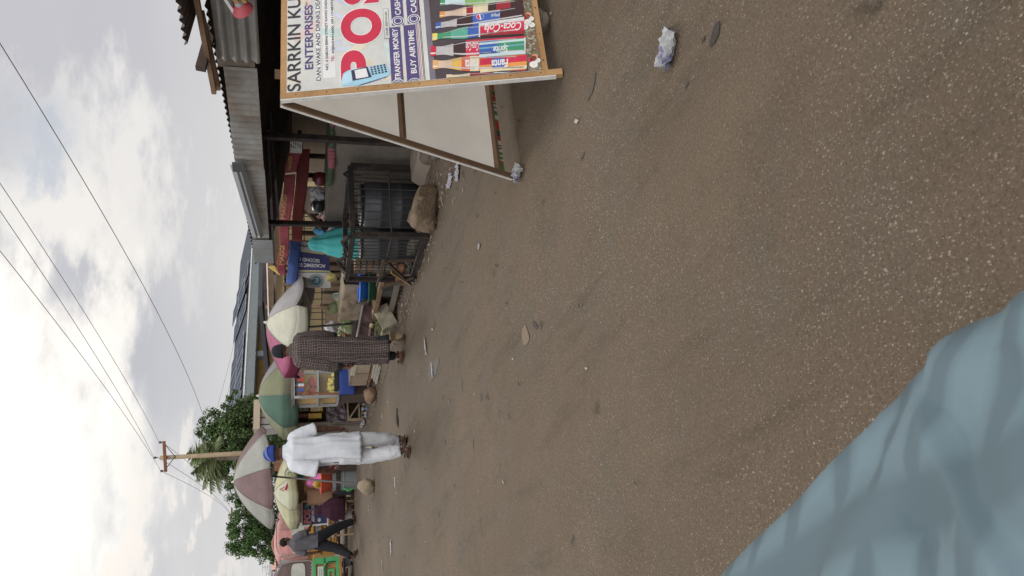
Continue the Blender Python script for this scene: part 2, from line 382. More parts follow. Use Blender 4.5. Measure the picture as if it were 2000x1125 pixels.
# frame
for nm,a,b,ww,hh,off in(('side_rail',(.018,.0),(.018,SL+.055),.036,.03,0),('side_rail',(SW-.018,.0),(SW-.018,SL+.055),.036,.03,0),('top_rail',(.036,.018),(SW-.036,.018),.036,.03,-.002),('bottom_rail',(.036,SL-.035),(SW-.036,SL-.035),.034,.028,-.002),('middle_rail',(.036,.7),(SW-.036,.7),.03,.02,-.006)):
    m=MB(); A=P(*a,off-.016); B=P(*b,off-.016); m.bar(A,B,hh,ww,XD if nm=='side_rail' else dn); m.build(nm,W_new,sg)
nm_=mat('nail',(.03,.025,.02),.5,0,5,0)
for q in[P(.018,.08+k*.16,.0005) for k in range(9)]+[P(.1+k*.18,SL-.035,.0005) for k in range(5)]: m=MB(); m.ball(q,.0032,6,4); m.build('nail_head',nm_,sg)
# white edging strip on the outer side rail
WhE=mat('edge_cloth',(.62,.60,.56),.8,.15,18,.2,60)
m=MB(); m.bar(P(-.003,.0,-.018),P(-.003,SL+.02,-.018),.028,.006,XD); m.build('edge_strip',WhE,sg)
# banner artwork (one printed sheet)
pap=mat('banner_paper',(.60,.58,.52),.55,.16,5,.06,40,col2=(.52,.535,.51),c2pos=.52,c2soft=.2)
b=MB()
L0,L1,L2,L3,L4,L5,L6=[.0014+.0006*k for k in range(7)]
def quad(z,x0,y0,x1,y1,o,m): b.use(m).poly([z(x0,y0,o),z(x0,y1,o),z(x1,y1,o),z(x1,y0,o)][::1])
def rect(u0,v0,u1,v1,o,m): b.use(m).poly([P(u0,v1,o),P(u1,v1,o),P(u1,v0,o),P(u0,v0,o)])
b.use(pap); b.grid(lambda a,c:P(.034+a*(SW-.068),.034+c*(SL-.09),L0-.0006),10,14)
blk=flat('ink',(.035,.03,.035)); red=flat('red',(.52,.025,.06)); pur=flat('purple',(.085,.06,.17)); wht=flat('white',(.68,.67,.65)); pale=flat('paleblue',(.33,.55,.66)); navy=flat('navy',(.03,.035,.07))
def disc(c,r,o,m,n=22,ru=1.,a0=0,a1=2*PI):
    u,v=c; b.use(m); pts=[P(max(.0375,u+r*ru*math.cos(a0+(a1-a0)*k/n)),v-r*math.sin(a0+(a1-a0)*k/n),o) for k in range(n+(a1-a0<6.2))]; b.poly(pts)
def ztext(body,z,left,right,top,m,o,bold=0.,right_end=None):
    A=uv(z(*left,0)); A=(max(A[0],.039),A[1]); Bq=uv(z(*right,0)); T=uv(z(*top,0))
    b.use(m).text(body,P(A[0],A[1],o),XD,up,w=Bq[0]-A[0],h=A[1]-T[1],bold=bold)
# soft watercolour flecks in the paper
rs=random.Random(3)
for cc in((.62,.56,.42),(.50,.60,.56),(.64,.50,.46),(.52,.55,.63)):
    mm=flat('wash%d'%int(cc[0]*100),cc)
    for k in range(7):
        u=.06+rs.random()*.9; v=.05+rs.random()*.62; a=rs.random()*3; ln=.03+rs.random()*.09; wd=.008+rs.random()*.03
        d=V((math.cos(a),math.sin(a))); e=V((-d.y,d.x)); b.use(mm).poly([P(u+q.x,v+q.y,L0-.0001-.00002*k) for q in(d*ln+e*wd*.4,d*.2*ln+e*wd,-d*ln+e*wd*.3,-d*.8*ln-e*wd*.6,d*.7*ln-e*wd) if .04<u+q.x<SW-.04 and .04<v+q.y<.7] or [P(.1,.1,L0),P(.101,.1,L0),P(.1,.101,L0)])
def zrect(z,x0,x1,yl,yr,o,m):  # left edge yl (large), right edge yr ; x0 top, x1 bottom
    A=uv(z(x1,yl,0)); T=uv(z(x0,yl,0)); Bq=uv(z(x1,yr,0)); rect(max(.0375,A[0]),T[1],Bq[0],A[1],o,m)
ztext('SARRKIN KU',ZA,(268,1046),(338,-30),(118,1046),blk,L2,.012)
ztext('ENTERPRISES',ZA,(405,760),(443,52),(312,760),pur,L2,.02)
zrect(ZA,440,488,885,-60,L1-.0004,wht)
ztext('DAN WAKE AND DRINKS DEA',ZA,(487,885),(545,-25),(440,885),blk,L2,.01)
zrect(ZA,515,650,850,-60,L1-.0008,wht)
ztext('NO. 4 SABON BIRNI STREET KAWO KADU',ZA,(570,770),(603,-15),(542,770),blk,L2,.008)
ztext('TEL:',ZA,(636,676),(640,605),(604,676),red,L2,.01)
ztext('07065441600, 09117483924',ZA,(640,588),(662,-30),(610,588),blk,L2,.01)
for ch,l,r in(('P',888,548),('O',487,97),('S',48,-290)):
    A=uv(ZA(1150,l,0)); Bq=uv(ZA(1150,r,0)); T=uv(ZA(702,l,0))
    Au=uv(ZA(930,l,0))[0]; Bu=uv(ZA(930,r,0))[0]; bot=uv(ZA(1158,(l+r)/2,0))[1]; top=uv(ZA(706,(l+r)/2,0))[1]
    b.use(wht).text(ch,P(Au-.006,bot+.006,L1),XD,up,w=Bu-Au+.012,h=bot-top+.012,bold=.068)
    b.use(red).text(ch,P(Au,bot,L2),XD,up,w=Bu-Au,h=bot-top,bold=.05)
# card reader over the P
def zp(z,pts,o,m):
    Q=[]
    for x,y in pts: u,v=uv(z(x,y,0)); Q.append(P(min(max(u,.0375),SW-.0375),v,o))
    b.use(m).poly(Q)
zp(ZA,[(712,900),(735,810),(790,775),(1000,735),(1190,705),(1250,790),(1245,830),(1190,850),(940,925),(885,985),(720,945)],L3,pale)
zp(ZA,[(718,905),(740,820),(820,780),(835,900),(735,935)],L4,flat('lightblue2',(.45,.64,.72)))
zp(ZA,[(822,778),(1000,735),(1048,852),(838,893)],L4,navy)
zp(ZA,[(858,778),(985,752),(1012,848),(876,872)],L5,wht)
zp(ZA,[(890,975),(930,930),(1190,850),(1235,835),(1190,860),(945,935),(900,985)],L4,flat('blueedge',(.08,.10,.22)))
for i in range(5):
    for j in range(4):
        x=1040+i*36+j*6; y=748-i*7+j*24
        zp(ZA,[(x-11,y-7),(x+11,y-11),(x+14,y+5),(x-8,y+9)],L5,red if (i,j)==(0,0) else navy)
zrect(ZA,1187,1247,425,92,L1,blk); zrect(ZA,1190,1244,422,95,L2,pap)
ztext('OUR SERVICES',ZA,(1228,390),(1228,130),(1206,390),blk,L3,.01)
# service bars
for (x0,x1,segs) in((30,166,((965,292,'TRANSFER MONEY',880,312),(275,-260,'CASH',165,-8))),(203,343,((965,266,'BUY AIRTIME',805,330),(250,-260,'CAS',140,-12)))):
    for yl,yr,t,tl,tr in segs:
        zrect(ZB,x0,x1,yl,yr,L1,pur)
        ztext(t,ZB,((x0+x1)/2+33,tl),((x0+x1)/2+33,tr),((x0+x1)/2-31,tl),wht,L2,.02)
for (x,y) in((100,928),(98,235),(278,918),(272,212)):
    c=uv(ZB(x,y,0)); disc(c,.034,L3,wht); disc(c,.029,L4,pur); disc(c,.022,L5,wht); disc(c,.017,L6,pur)
for k,(x,mm) in enumerate(((352,pur),(368,red),(380,wht),(388,blk),(401,blk),(412,wht))):
    zrect(ZB,x,x+6,960,-260,L1,mm)
# drinks picture
u_l=.036; u_r=SW-.036; v_t=uv(ZB(418,500,0))[1]; v_m=uv(ZB(1490,500,0))[1]; v_b=SL-.052
rect(u_l,v_t,u_r,v_m,L0,flat('plumbg',(.065,.048,.055)))
rect(u_l,v_t,u_r,v_t+.03,L0+.0002,flat('plumbg2',(.17,.15,.18)))
glassm=flat('printglass',(.45,.42,.42)); cola=flat('cola',(.045,.02,.022)); org=flat('orange',(.66,.27,.07)); grn=flat('green',(.05,.26,.13)); blu=flat('blue',(.045,.11,.38)); yel=flat('yellow',(.72,.60,.12)); cream=flat('cream',(.66,.56,.36)); dred=flat('dred',(.30,.02,.03)); sky_=flat('sheen',(.50,.62,.62))
PROF=[(0,.60),(.055,.62),(.06,.52),(.10,.48),(.15,.52),(.21,.64),(.28,.82),(.35,.95),(.45,1.0),(.52,.96),(.60,.98),(1,1)]
def prof(t):
    for (t0,w0),(t1,w1) in zip(PROF,PROF[1:]):
        if t<=t1: return w0+(w1-w0)*(t-t0)/(t1-t0)
    return 1
def bottle(x0,c0,x1,c1,hw,segs,o,k=.0):
    L_=lambda t,s:(x0+(x1-x0)*t,c0+(c1-c0)*t+s*hw*prof(t)*(.93+.07*t))
    def strip(t0,t1,s0,s1,mm,oo):
        n=max(2,int((t1-t0)*24)); ts=[t0+(t1-t0)*q/n for q in range(n+1)]
        for p_,q_ in zip(ts,ts[1:]): zp(ZB,[L_(p_,s1),L_(q_,s1),L_(q_,s0),L_(p_,s0)],oo,mm)
    for i,(t0,t1,mm) in enumerate(segs): strip(t0,t1,-1,1,mm,o+.00008*i)
    strip(.12,.98,.52,.72,flat('gloss',(.52,.49,.47)),o+.0009); strip(.14,.9,-.82,-.70,flat('gloss2',(.36,.33,.32)),o+.0009)
    strip(.0,.055,.3,.6,flat('capgloss',(.72,.66,.55)),o+.0009)
    return L_
bottle(560,30,1470,-30,58,((0,.06,grn),(.06,.3,sky_),(.3,1,flat('lime',(.22,.40,.14))),(.55,.8,flat('limelab',(.35,.5,.3)))),L1)
LB=bottle(556,165,1470,50,58,((0,.06,org),(.06,.28,flat('peach',(.62,.45,.33))),(.28,.58,cream),(.32,.40,dred),(.58,1,cola),(.68,.85,dred)),L2)
LP=bottle(512,290,1480,130,66,((0,.06,blu),(.06,.24,glassm),(.24,.42,cola),(.42,.73,blu),(.73,1,cola)),L3)
bottle(475,412,1400,290,68,((0,.06,yel),(.06,.22,grn),(.22,.42,flat('teal',(.10,.36,.25))),(.42,1,blu)),L4)
LC=bottle(456,568,1500,500,100,((0,.06,red),(.06,.24,glassm),(.24,.37,cola),(.37,1,red)),L4)
LF=bottle(480,714,1500,690,88,((0,.06,flat('orcap',(.66,.36,.14))),(.06,.2,flat('peach',(.62,.45,.33))),(.2,.31,flat('oranged',(.68,.42,.10))),(.31,1,flat('fan',(.62,.12,.06))),(.40,.5,cream)),L4+.0001)
bottle(630,850,1500,842,50,((0,.10,flat('peach2',(.66,.50,.34))),(.10,.30,cream),(.30,.6,dred),(.6,.88,sky_),(.88,1,dred)),L3)
def can(x0,x1,l0,r0,l1,r1,parts,o):
    # l0/r0 = y of left/right edge at the top x0 ; l1/r1 at bottom x1 ; parts=(t0,t1,mat)
    f=lambda t,s:(x0+(x1-x0)*t,(l0+(l1-l0)*t)*(1-s)+(r0+(r1-r0)*t)*s)
    for t0,t1,s0,s1,m,oo in parts: zp(ZB,[f(t0,s0),f(t1,s0),f(t1,s1),f(t0,s1)],o+oo,m)
    return f
silver=flat('silver',(.58,.58,.57))
f1=can(985,1482,415,262,395,190,((0,1,0,1,red,0),(0,1,0,.10,cola,.0003),(0,1,.10,.22,dred,.0003),(0,1,.22,.30,flat('red2',(.40,.02,.04)),.0003),(0,1,.70,.80,flat('pinkred',(.60,.13,.14)),.0002),(0,.03,0,1,silver,.0004),(0,1,.80,1,silver,.0003)),L5)
f2=can(990,1500,640,470,600,420,((0,1,0,1,grn,0),(0,.40,0,1,blu,.0003),(.36,.44,.1,.9,flat('bluegreen',(.04,.18,.25)),.0004),(0,1,.55,.64,flat('midsheen',(.16,.36,.42)),.00035),(0,1,.02,.2,sky_,.0005),(0,1,.82,.95,sky_,.0005),(.97,1,0,1,silver,.0006)),L5)
f3=can(1000,1512,805,655,760,610,((0,1,0,1,org,0),(0,1,.55,1,red,.0003),(0,1,0,.25,cream,.0004),(.25,.52,.3,.95,blu,.0005)),L5)
def vtext(body,f,t0,t1,s0,s1,m,o,shear=0.,bold=.01):  # reads bottom to top along a bottle or can
    A=ZB(*f(t1,s0),o); Bq=ZB(*f(t0,s0),o); C=ZB(*f(t1,s1),o); xd=(Bq-A); yd=(A-C); h=yd.length
    b.use(m).text(body,C,xd.normalized(),(A-C).normalized(),w=xd.length,h=h,bold=bold,shear=shear)
vtext('Coca-Cola',f1,.12,.94,.33,.78,wht,L6,.3,.012)
vtext('Sprite',f2,.30,.62,.25,.8,wht,L6,.2,.02)
vtext('Fanta',f3,.24,.60,.28,.9,wht,L6+.0004,.1,.03)
fl=lambda t,s:(826+159*t,640-235*s); vtext('Coca-Cola',fl,.1,.98,.35,.75,wht,L6,.3,.01)
fl=lambda t,s:(795+190*t,800-170*s); vtext('Fanta',fl,.2,.95,.2,.85,wht,L6,.1,.03)
fl=lambda t,s:(1110+110*t,230-130*s); vtext('pepsi',fl,.1,.95,.3,.7,wht,L6,.0,.01)
c=uv(ZB(1000,190,0)); disc(c,.021,L5,wht); disc(c,.019,L5+.0004,red,12,1.,.25,PI-.1); disc(c,.019,L5+.0004,blu,12,1.,PI+.25,2*PI-.1)
# food strip under the drinks
rect(u_l,v_m,u_r,v_b,L0,flat('foodbg',(.16,.13,.09))); hgt=v_b-v_m
tones=[flat('food%d'%k,c_) for k,c_ in enumerate(((.30,.26,.17),(.09,.08,.05),(.36,.32,.22),(.22,.06,.04),(.15,.16,.07)))]
for k in range(520):
    u=u_l+.008+rs.random()*(u_r-u_l-.016); v=v_m+.006+rs.random()*(hgt-.012)
    disc((u,v),.003+rs.random()*.0045,L1+.00004*(k%12),tones[rs.randrange(5)],6,.6+rs.random())
for u0 in(.075,.36,.66,.95):
    for du,dv,r,mm in((-.030,.22,.022,wht),(.0,.45,.026,wht),(-.02,.78,.020,wht),(.024,.80,.018,wht),(.03,.30,.016,red),(.04,.5,.022,flat('chili',(.28,.05,.03))),(.052,.62,.02,flat('salmon',(.60,.26,.15)))):
        if u_l+.02<u0+du<u_r-.02:
            disc((u0+du,v_m+hgt*dv),r*.85,L2,mm)
            if mm==wht: disc((u0+du,v_m+hgt*dv),r*.3,L3,cream)
b.build('printed_banner',None,sg)
# back half
q0=V((2.58,3.45,1.435)); q1=V((2.58,4.08,0)); bd=(q1-q0).normalized(); bn=V((0,-bd.z,bd.y)); BL=(q1-q0).length
if bn.y<0: bn=-bn
for u in(.018,SW-.018):
    m=MB(); m.bar(q0+XD*u,q1+XD*u+bd*0,.03,.036,XD); m.build('back_leg',W_old,sg)
    m=MB(); m.bar(q0+XD*(u-.021 if u<.5 else u+.021)+bn*.0,q1+XD*(u-.021 if u<.5 else u+.021)-bd*.02,.014,.005,XD)
    if u<.5: m.build('back_edge_strip',WhE,sg)
for t in(.02,.47,.915):
    m=MB(); m.bar(q0+bd*(BL*t)+XD*.036-bn*.004,q0+bd*(BL*t)+XD*(SW-.036)-bn*.004,.04,.022,bd); m.build('back_rail',W_old,sg)
bk=mat('banner_reverse',(.66,.62,.55),.75,.10,2.2,.05,10,col2=(.58,.55,.51),c2pos=.5,c2soft=.2,transl=.55)
m=MB().use(bk); m.grid(lambda a,c:q0+XD*(.03+a*(SW-.06))+bd*(.02+c*(BL*.91))+bn*(.016+.008*math.sin(a*5)*math.sin(c*6)),12,12)
m.build('back_banner',None,sg,smooth=True)
m=MB()
for k in range(90):
    mm=[flat('flr',(.45,.05,.04)),flat('flg',(.08,.2,.06)),flat('flw',(.6,.56,.5)),flat('flb',(.05,.06,.05))][(k//7+rs.randrange(2))%4]
    u=.03+(SW-.06)*k/90; m.use(mm); m.bar(q0+bd*(BL*.935)+XD*u-bn*.012,q0+bd*(BL*.935)+XD*(u+(SW-.06)/90)-bn*.012,.003,.026+rs.random()*.006,bd)
m.build('printed_hem',None,sg)
for u in(.18,SW-.18): m=MB(); m.bar(p0+XD*(u-.03)+V((0,.03,.004)),p0+XD*(u+.03)+V((0,.03,.004)),.05,.006,(0,1,0)); m.build('hinge',mat('rust_iron',(.10,.055,.035),.7,.3,30,.2),sg)
# stone holding the sign
def rock(name,c,r,col,label,cat='stone',jit=.35,sd=1,rot=0,mt=None,group=None):
    m=MB(); m.ball((c[0],c[1],c[2]+r[2]*.85),r,22,14,Matrix.Rotation(rot,3,'Z'),jit,sd)
    facet(m.v,(c[0],c[1],c[2]+r[2]*.85),9,sd+1)
    for v in m.v:
        v+= (v-V(c)).normalized()*.04*min(r)*3*noise.noise(v*9); v.z=max(v.z,c[2]+.001)
    return tag(m.build(name,mt or mat('stone_%s'%sd,col,.95,.3,10,.5,25,col2=tuple(q*.6 for q in col)),smooth=True),label,cat,group)
rock('stone',(3.02,3.13,0),(.09,.05,.05),(.16,.13,.10),'brown stone wedged under the bottom rail of the A-frame sign',sd=2)
# ================================================================ drinks shop with zinc front
sh=empty('zinc_front_shop',(5.2,6.8,0),'open-fronted roadside shop with rusty corrugated zinc fascia and bare concrete counter','shop')
zinc=mat('zinc_old',(.265,.265,.25),.6,.26,3.5,.2,30,metal=.2,col2=(.17,.12,.08),c2pos=.55,c2soft=.14)
zinc2=mat('zinc_grey',(.26,.275,.28),.5,.14,3,.1,30,metal=.35,col2=(.19,.18,.165),c2pos=.62)
zinc3=mat('zinc_bright',(.30,.31,.315),.38,.12,2,.1,20,metal=.45)
zrust=mat('zinc_rust',(.20,.17,.14),.7,.3,4,.2,30,metal=.15,col2=(.13,.085,.055),c2pos=.5)
concrete=mat('bare_plaster',(.165,.145,.118),.95,.22,1.6,.6,22,col2=(.125,.105,.085),c2pos=.5)
darkiron=mat('black_iron',(.019,.016,.015),.6,.3,20,.2,60,col2=(.07,.045,.03),c2pos=.62)
XV=4.22
m=MB(); corr(m,(XV,5.18,1.66),(0,1,0),(0,0,1),1.52,.27,.012,.085,(-1,0,0),3,.012,.05); m.build('fascia_sheet',zinc,sh,smooth=True)
m=MB(); corr(m,(XV+.02,6.66,1.655),(0,1,0),(0,0,1),1.5,.19,.010,.075,(-1,0,0),3,.012,.03); m.build('fascia_sheet',zinc,sh,smooth=True)
m=MB(); corr(m,(XV-.01,8.12,1.62),(0,1,0),(0,0,1),.6,.225,.008,.06,(-1,0,0),3,.006,.02); m.build('fascia_sheet',zinc2,sh,smooth=True)
m=MB(); m.grid(lambda a,c:(XV+.012+.01*noise.noise(V((a*3,c*3,2))),4.98+a*.22,1.675+c*.28),8,6); m.build('flat_patch_sheet',zrust,sh,smooth=True)
m=MB(); corr(m,(XV-.03,3.3,1.63),(0,0,1),(0,1,0),.31,1.76,.016,.078,(-1,0,0),6,.02,0); m.build('sideways_fascia_sheet',mat('zinc_tired',(.235,.23,.215),.7,.25,3,.2,25,metal=.1,col2=(.15,.13,.11),c2pos=.58),sh,smooth=True)
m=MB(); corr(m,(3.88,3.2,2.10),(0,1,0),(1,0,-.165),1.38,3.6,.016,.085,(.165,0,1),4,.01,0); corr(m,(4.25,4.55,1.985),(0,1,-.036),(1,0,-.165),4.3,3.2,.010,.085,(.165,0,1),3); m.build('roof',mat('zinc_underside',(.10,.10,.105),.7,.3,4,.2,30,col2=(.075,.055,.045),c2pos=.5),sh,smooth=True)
for p,q in(((4.06,3.4,2.03),(4.06,5.3,1.985)),((4.12,4.5,2.0),(4.13,5.34,1.96))):
    m=MB(); m.bar(p,q,.05,.035); m.build('roof_batten',W_old,sh)
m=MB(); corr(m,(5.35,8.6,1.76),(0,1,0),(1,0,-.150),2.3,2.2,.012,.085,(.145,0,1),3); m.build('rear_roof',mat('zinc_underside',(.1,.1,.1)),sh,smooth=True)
m=MB(); m.bar((7.25,3.2,1.55),(7.25,10.8,1.50),.06,.16); m.build('gap_cover_board',W_dark,sh)  # added dark board hiding the bright gap at the roof's far edge
for y,x in((3.8,4.3),(4.9,4.32)): 
    m=MB(); m.bar((3.95,y,2.04),(7.2,y,1.52),.05,.07); m.build('rafter',W_dark,sh)
m=MB(); m.bar((4.32,3.3,1.78),(4.32,8.7,1.74),.05,.09); m.build('eave_beam',W_dark,sh)
# metal ridge cap lying slanted across the fascia
a0=at(468,322,X=4.17); a1=at(508,462,X=4.15)
m=MB()
prof=[(.0,.085),(-.015,.04),(.005,.03),(-.02,0.),(.01,-.04)]
for k in range(len(prof)-1):
    (x0,z0),(x1,z1)=prof[k],prof[k+1]; m.poly([a0+V((x0,0,z0)),a1+V((x0,0,z0)),a1+V((x1,0,z1)),a0+V((x1,0,z1))])
m.build('loose_ridge_cap',zinc3,sh,solid=.002)
m=MB(); m.box(at(472,320,X=4.15)+V((0,.06,.03)),(.02,.14,.11)); m.build('cap_end',mat('dark_tin',(.07,.07,.075),.6),sh)
# posts, counter
pa=at(540,268,X=4.62); pb=at(545,437,X=4.62)
for q in(pa,pb):
    m=MB(); m.bar((4.62,q.y,0),(4.63,q.y,1.8),.055,.055); m.build('post',darkiron,sh)
def cw(a,c): return (4.75-.012*noise.noise(V((a*5,c*4,1)))-.006*noise.noise(V((a*22,c*16,4))),8.62-a*5.6,c*1.0)
m=MB(); m.grid(cw,60,14); m.box((4.92,5.83,.5),(.33,5.57,.995)); m.build('counter_wall',concrete,sh)
m=MB(); m.box((5.16,5.9,1.006),(.60,5.75,.02)); m.build('counter_top',concrete,sh)
m=MB(); m.box((7.36,7.5,.79),(.12,8.6,1.57)); m.build('back_wall',mat('mud_plaster',(.27,.21,.15),.95,.2,2,.3,12,col2=(.19,.145,.10)),sh)
m=MB(); m.box((5.9,3.35,.95),(2.8,.1,1.9)); m.build('side_wall',concrete,sh)
# front slab step
def slab(a,c):
    y=5.0+a*2.1; return (4.74-c*(.42+.07*noise.noise(V((a*4,0,0)))),y,.16*(1-max(0,c-.75)*4)*(1 if c<1 else 0)+.012*noise.noise(V((a*9,c*5,0))))
m=MB(); m.grid(slab,30,12); m.build('front_step',mat('step_cement',(.20,.165,.13),.95,.2,4,.4,20),sh,smooth=True)
# things on / over the counter
cl=MB()
gr=mat('cloth_green',(.06,.085,.05),.9,.25,8,.2,30); pk=mat('cloth_pink',(.26,.085,.10),.9,.25,8,.2,30)
def drape(a,c): 
    y=7.75-a*2.5; s=c*.27
    return (4.73+.2-s if s<.2 else 4.735-.015-.012*math.sin(a*40), y, 1.028+.008*math.sin(a*23+c*3) if s<.2 else 1.03-(s-.2)*(.8+.3*math.sin(a*9)))
for i in range(40):
    cl.use(gr if (i//6)%2==0 else pk); i0=i/40
    cl.grid(lambda a,c:drape(i0+a/40,c),1,10)
tag(cl.build('counter_cloth',None,smooth=True,solid=.004),'green and pink cloth spread along the concrete counter edge','cloth')
def pot(name,c,r,h,m,label,lid=True):
    e=MB(); e.loft([(0,0,0,r*.6,r*.6),(0,0,h*.12,r*.9,r*.9),(0,0,h*.5,r,r),(0,0,h*.8,r*.93,r*.93),(0,0,h*.95,r*.6,r*.6),(0,0,h,r*.12,r*.12)],28,None,(True,True))
    for v in e.v: v+=V(c)
    o=empty(name,c,label,'pot'); e.build('vessel',m,o,smooth=True)
    k=MB(); k.tube([V(c)+V((0,0,h*.98)),V(c)+V((0,0,h*1.06))],[.018,.024]); k.build('lid_knob',m,o); 
    for s in(-1,1):
        k=MB(); k.tube([V(c)+V((0,s*r*.95,h*.62)),V(c)+V((0,s*(r+.035),h*.66)),V(c)+V((0,s*r*.93,h*.72))],.007,6); k.build('handle',m,o)
q=at(632,350,X=4.98); pot('cooking_pot',(4.98,q.y,1.018),.085,.15,mat('enamel_maroon',(.09,.012,.015),.35,.2,9,.05,spec=.5),'round maroon pot on the concrete counter near the middle post')
q=at(632,401,X=5.0); pot('cooking_pot',(5.0,q.y,1.018),.10,.155,mat('soot_black',(.02,.02,.021),.35,.3,9,.1,spec=.5),'sooty black cooking pot at the far end of the counter')
m=MB(); q=at(622,381,X=5.05)
m.ball((5.05,q.y,1.10),(.06,.16,.09),30,20,None,.75,5); tag(m.build('cushion',mat('grey_cloth',(.30,.29,.29),.9,.2,8,.3,20),smooth=True),'crumpled pale grey cloth bundle between the two pots on counter','bundle')
# plastic chair back behind the counter (beige)
m=MB(); q=at(620,395,X=5.5); tag(MB().grid(lambda a,c:(5.52+.06*math.sin(a*PI),q.y-.34+a*.68,.78+c*(.42+.13*math.sin(a*PI))),14,6).build('chair_back',mat('beige_plastic',(.30,.23,.20),.5,.06,5,0),smooth=True,solid=.02),'beige plastic chair back behind the sooty black pot','chair')
# pink plastic bowl under the eave, hung from a wooden hook
hp=at(471,14,X=4.05); o=empty('hanging_bowl',(hp.x,hp.y,hp.z),'pink plastic bowl hung on a wooden stick under the roof edge','lamp')
pkp=mat('pink_plastic',(.50,.095,.115),.45,.12,8,.05,spec=.4)
ax=V((.0,.93,-.36)).normalized(); xx,yy,_=frame_from(ax)
m=MB()
for k in range(9):
    t=k/8; rr=.075*(.35+.65*t**.6); 
    for j in range(24): a=2*PI*j/24; m.v.append(hp+ax*(.055*t-.03)+(xx*math.cos(a)+yy*math.sin(a))*rr)
for k in range(8):
    for j in range(24): m.face((k*24+j,k*24+(j+1)%24,(k+1)*24+(j+1)%24,(k+1)*24+j))
m.face(list(range(23,-1,-1)))
m.v+= [hp+ax*.02+(xx*math.cos(2*PI*j/24)+yy*math.sin(2*PI*j/24))*.07 for j in range(24)]; m.face([9*24+j for j in range(24)])
m.build('bowl',pkp,o,smooth=False,solid=.003)
m=MB(); m.tube([hp-ax*.03,hp-ax*.07],[.03,.022],14); m.build('grey_stub',mat('grey_plastic',(.35,.36,.37),.5),o)
m=MB(); m.bar(hp-ax*.06,hp-ax*.55,.05,.03); m.bar(hp-ax*.06+V((0,0,-.05)),hp-ax*.55+V((0,0,-.05)),.03,.03); m.build('hook_stick',W_new,o)
m=MB(); m.bar(hp+V((-.02,.05,.045)),hp-ax*.5+V((-.02,0,.065)),.006,.022); m.build('white_strip',wht,o)
# MAGGI valance
mr_=mat('maroon_awning',(.255,.055,.07),.85,.18,5,.2,25); mrd=mat('deep_maroon_cloth',(.11,.018,.016),.9,.2,5,.2,25); gold=mat('gold_print',(.47,.30,.085),.7,.12,20,.0)  # inner valance is a second cloth of deeper red
aw=empty('branded_awning',(5.2,9.5,1.35),'dark red awning valance with repeated gold MAGGI lettering under zinc roof','awning')
def val(Y0,Y1,zt0,zt1,h,x0=5.2,ph=0):
    def fn(a,c): return (x0-.02*math.sin(a*9+ph)*c-.012*math.sin(a*23+ph*2)*c, Y0+(Y1-Y0)*a, zt0+(zt1-zt0)*a-h*c+.01*math.sin(a*6))
    return fn
for pa_,pb_,nm in(((540,537),(545.5,470),'valance'),((545,468),(554,342),'valance'),((556,338),(566,286),'valance')):
    A=at(*pa_,X=5.2); B=at(*pb_,X=5.2); hh=.135
    m=MB(); m.grid(val(A.y,B.y,A.z,B.z,hh,5.2,pa_[1]),24,6); m.build(nm,mr_,aw,smooth=True,solid=.004)
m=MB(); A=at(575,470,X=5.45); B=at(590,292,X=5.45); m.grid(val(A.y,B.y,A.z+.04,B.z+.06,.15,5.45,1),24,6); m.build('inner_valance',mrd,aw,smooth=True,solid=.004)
for (xb,yl,yr,xt,xr) in((553.5,517,480,542.5,556.5),(556.5,428,381,547.5,561),(569,332,306,560,571)):
    A=at(xb,yl,X=5.155); B=at(xr,yr,X=5.155); T=at(xt,yl,X=5.155)
    m=MB(); d=(B-A); m.text('MAGGI',A,d.normalized(),(0,0,1),w=d.length,h=(T-A).length*.8,bold=.02); m.build('lettering',gold,aw)
m=MB(); m.bar((5.22,7.4,1.66),(5.22,11.2,1.68),.03,.03); m.bar((5.47,7.4,1.64),(5.47,9.9,1.6),.03,.03); m.build('awning_pole',darkiron,aw)
for yy_ in(7.5,11.1): m=MB(); m.bar((5.22,yy_,0),(5.22,yy_,1.65),.03,.03); m.build('awning_post',darkiron,aw)
# dark timber frame of the next stall
fr=empty('open_stall',(6.0,10,0),'dark rough timber frame of an open stall behind the red awning','frame')
def fbar(a,b_,X0,X1,w_=.1,h_=.06,nm='beam',mm=None): m=MB(); m.bar(at(*a,X=X0),at(*b_,X=X1),w_,h_); m.build(nm,mm or W_dark,fr)
fbar((585,262),(597,395),5.7,5.9,.11,.05); fbar((597,395),(640,452),5.9,5.7,.11,.05)
fbar((578,300),(590,402),5.65,5.85,.05,.04,'beam',zinc2); fbar((588,398),(632,452),5.6,5.6,.045,.04,'beam',W_old)
fbar((572,414),(632,418),5.9,5.9,.03,.03,'thin_rail',W_old)
for x_,y_ in((597,304),(598,342),):
    m=MB(); p=at(x_,y_,X=5.95); m.bar(p,(5.95,p.y,0),.05,.05); m.build('upright',W_dark,fr)
for yv in(262,398,450): m=MB(); p=at(600,yv,X=5.95); m.bar((5.9,p.y,0),(5.9,p.y,1.3),.06,.06); m.build('upright',W_dark,fr)
# notice card
A=at(567,298,X=5.15); B=at(590,268,X=5.15)
nb=empty('notice_card',(5.15,(A.y+B.y)/2,B.z),'small white printed notice hung upside down under the roof','notice')
m=MB(); m.box((5.15,(A.y+B.y)/2,(A.z+B.z)/2),(.006,abs(A.y-B.y),abs(A.z-B.z))); m.build('card',mat('card_white',(.50,.49,.47),.7,.12,20,0),nb)
m=MB()
for k in range(5):
    z_=min(A.z,B.z)+.02+k*.024
    for j in range(7):
        if (k+j)%4<3: y_=min(A.y,B.y)+.02+j*.028; m.bar((5.1445,y_,z_),(5.1445,y_+.022,z_),.003,.011)
m.build('printed_lines',blk,nb)
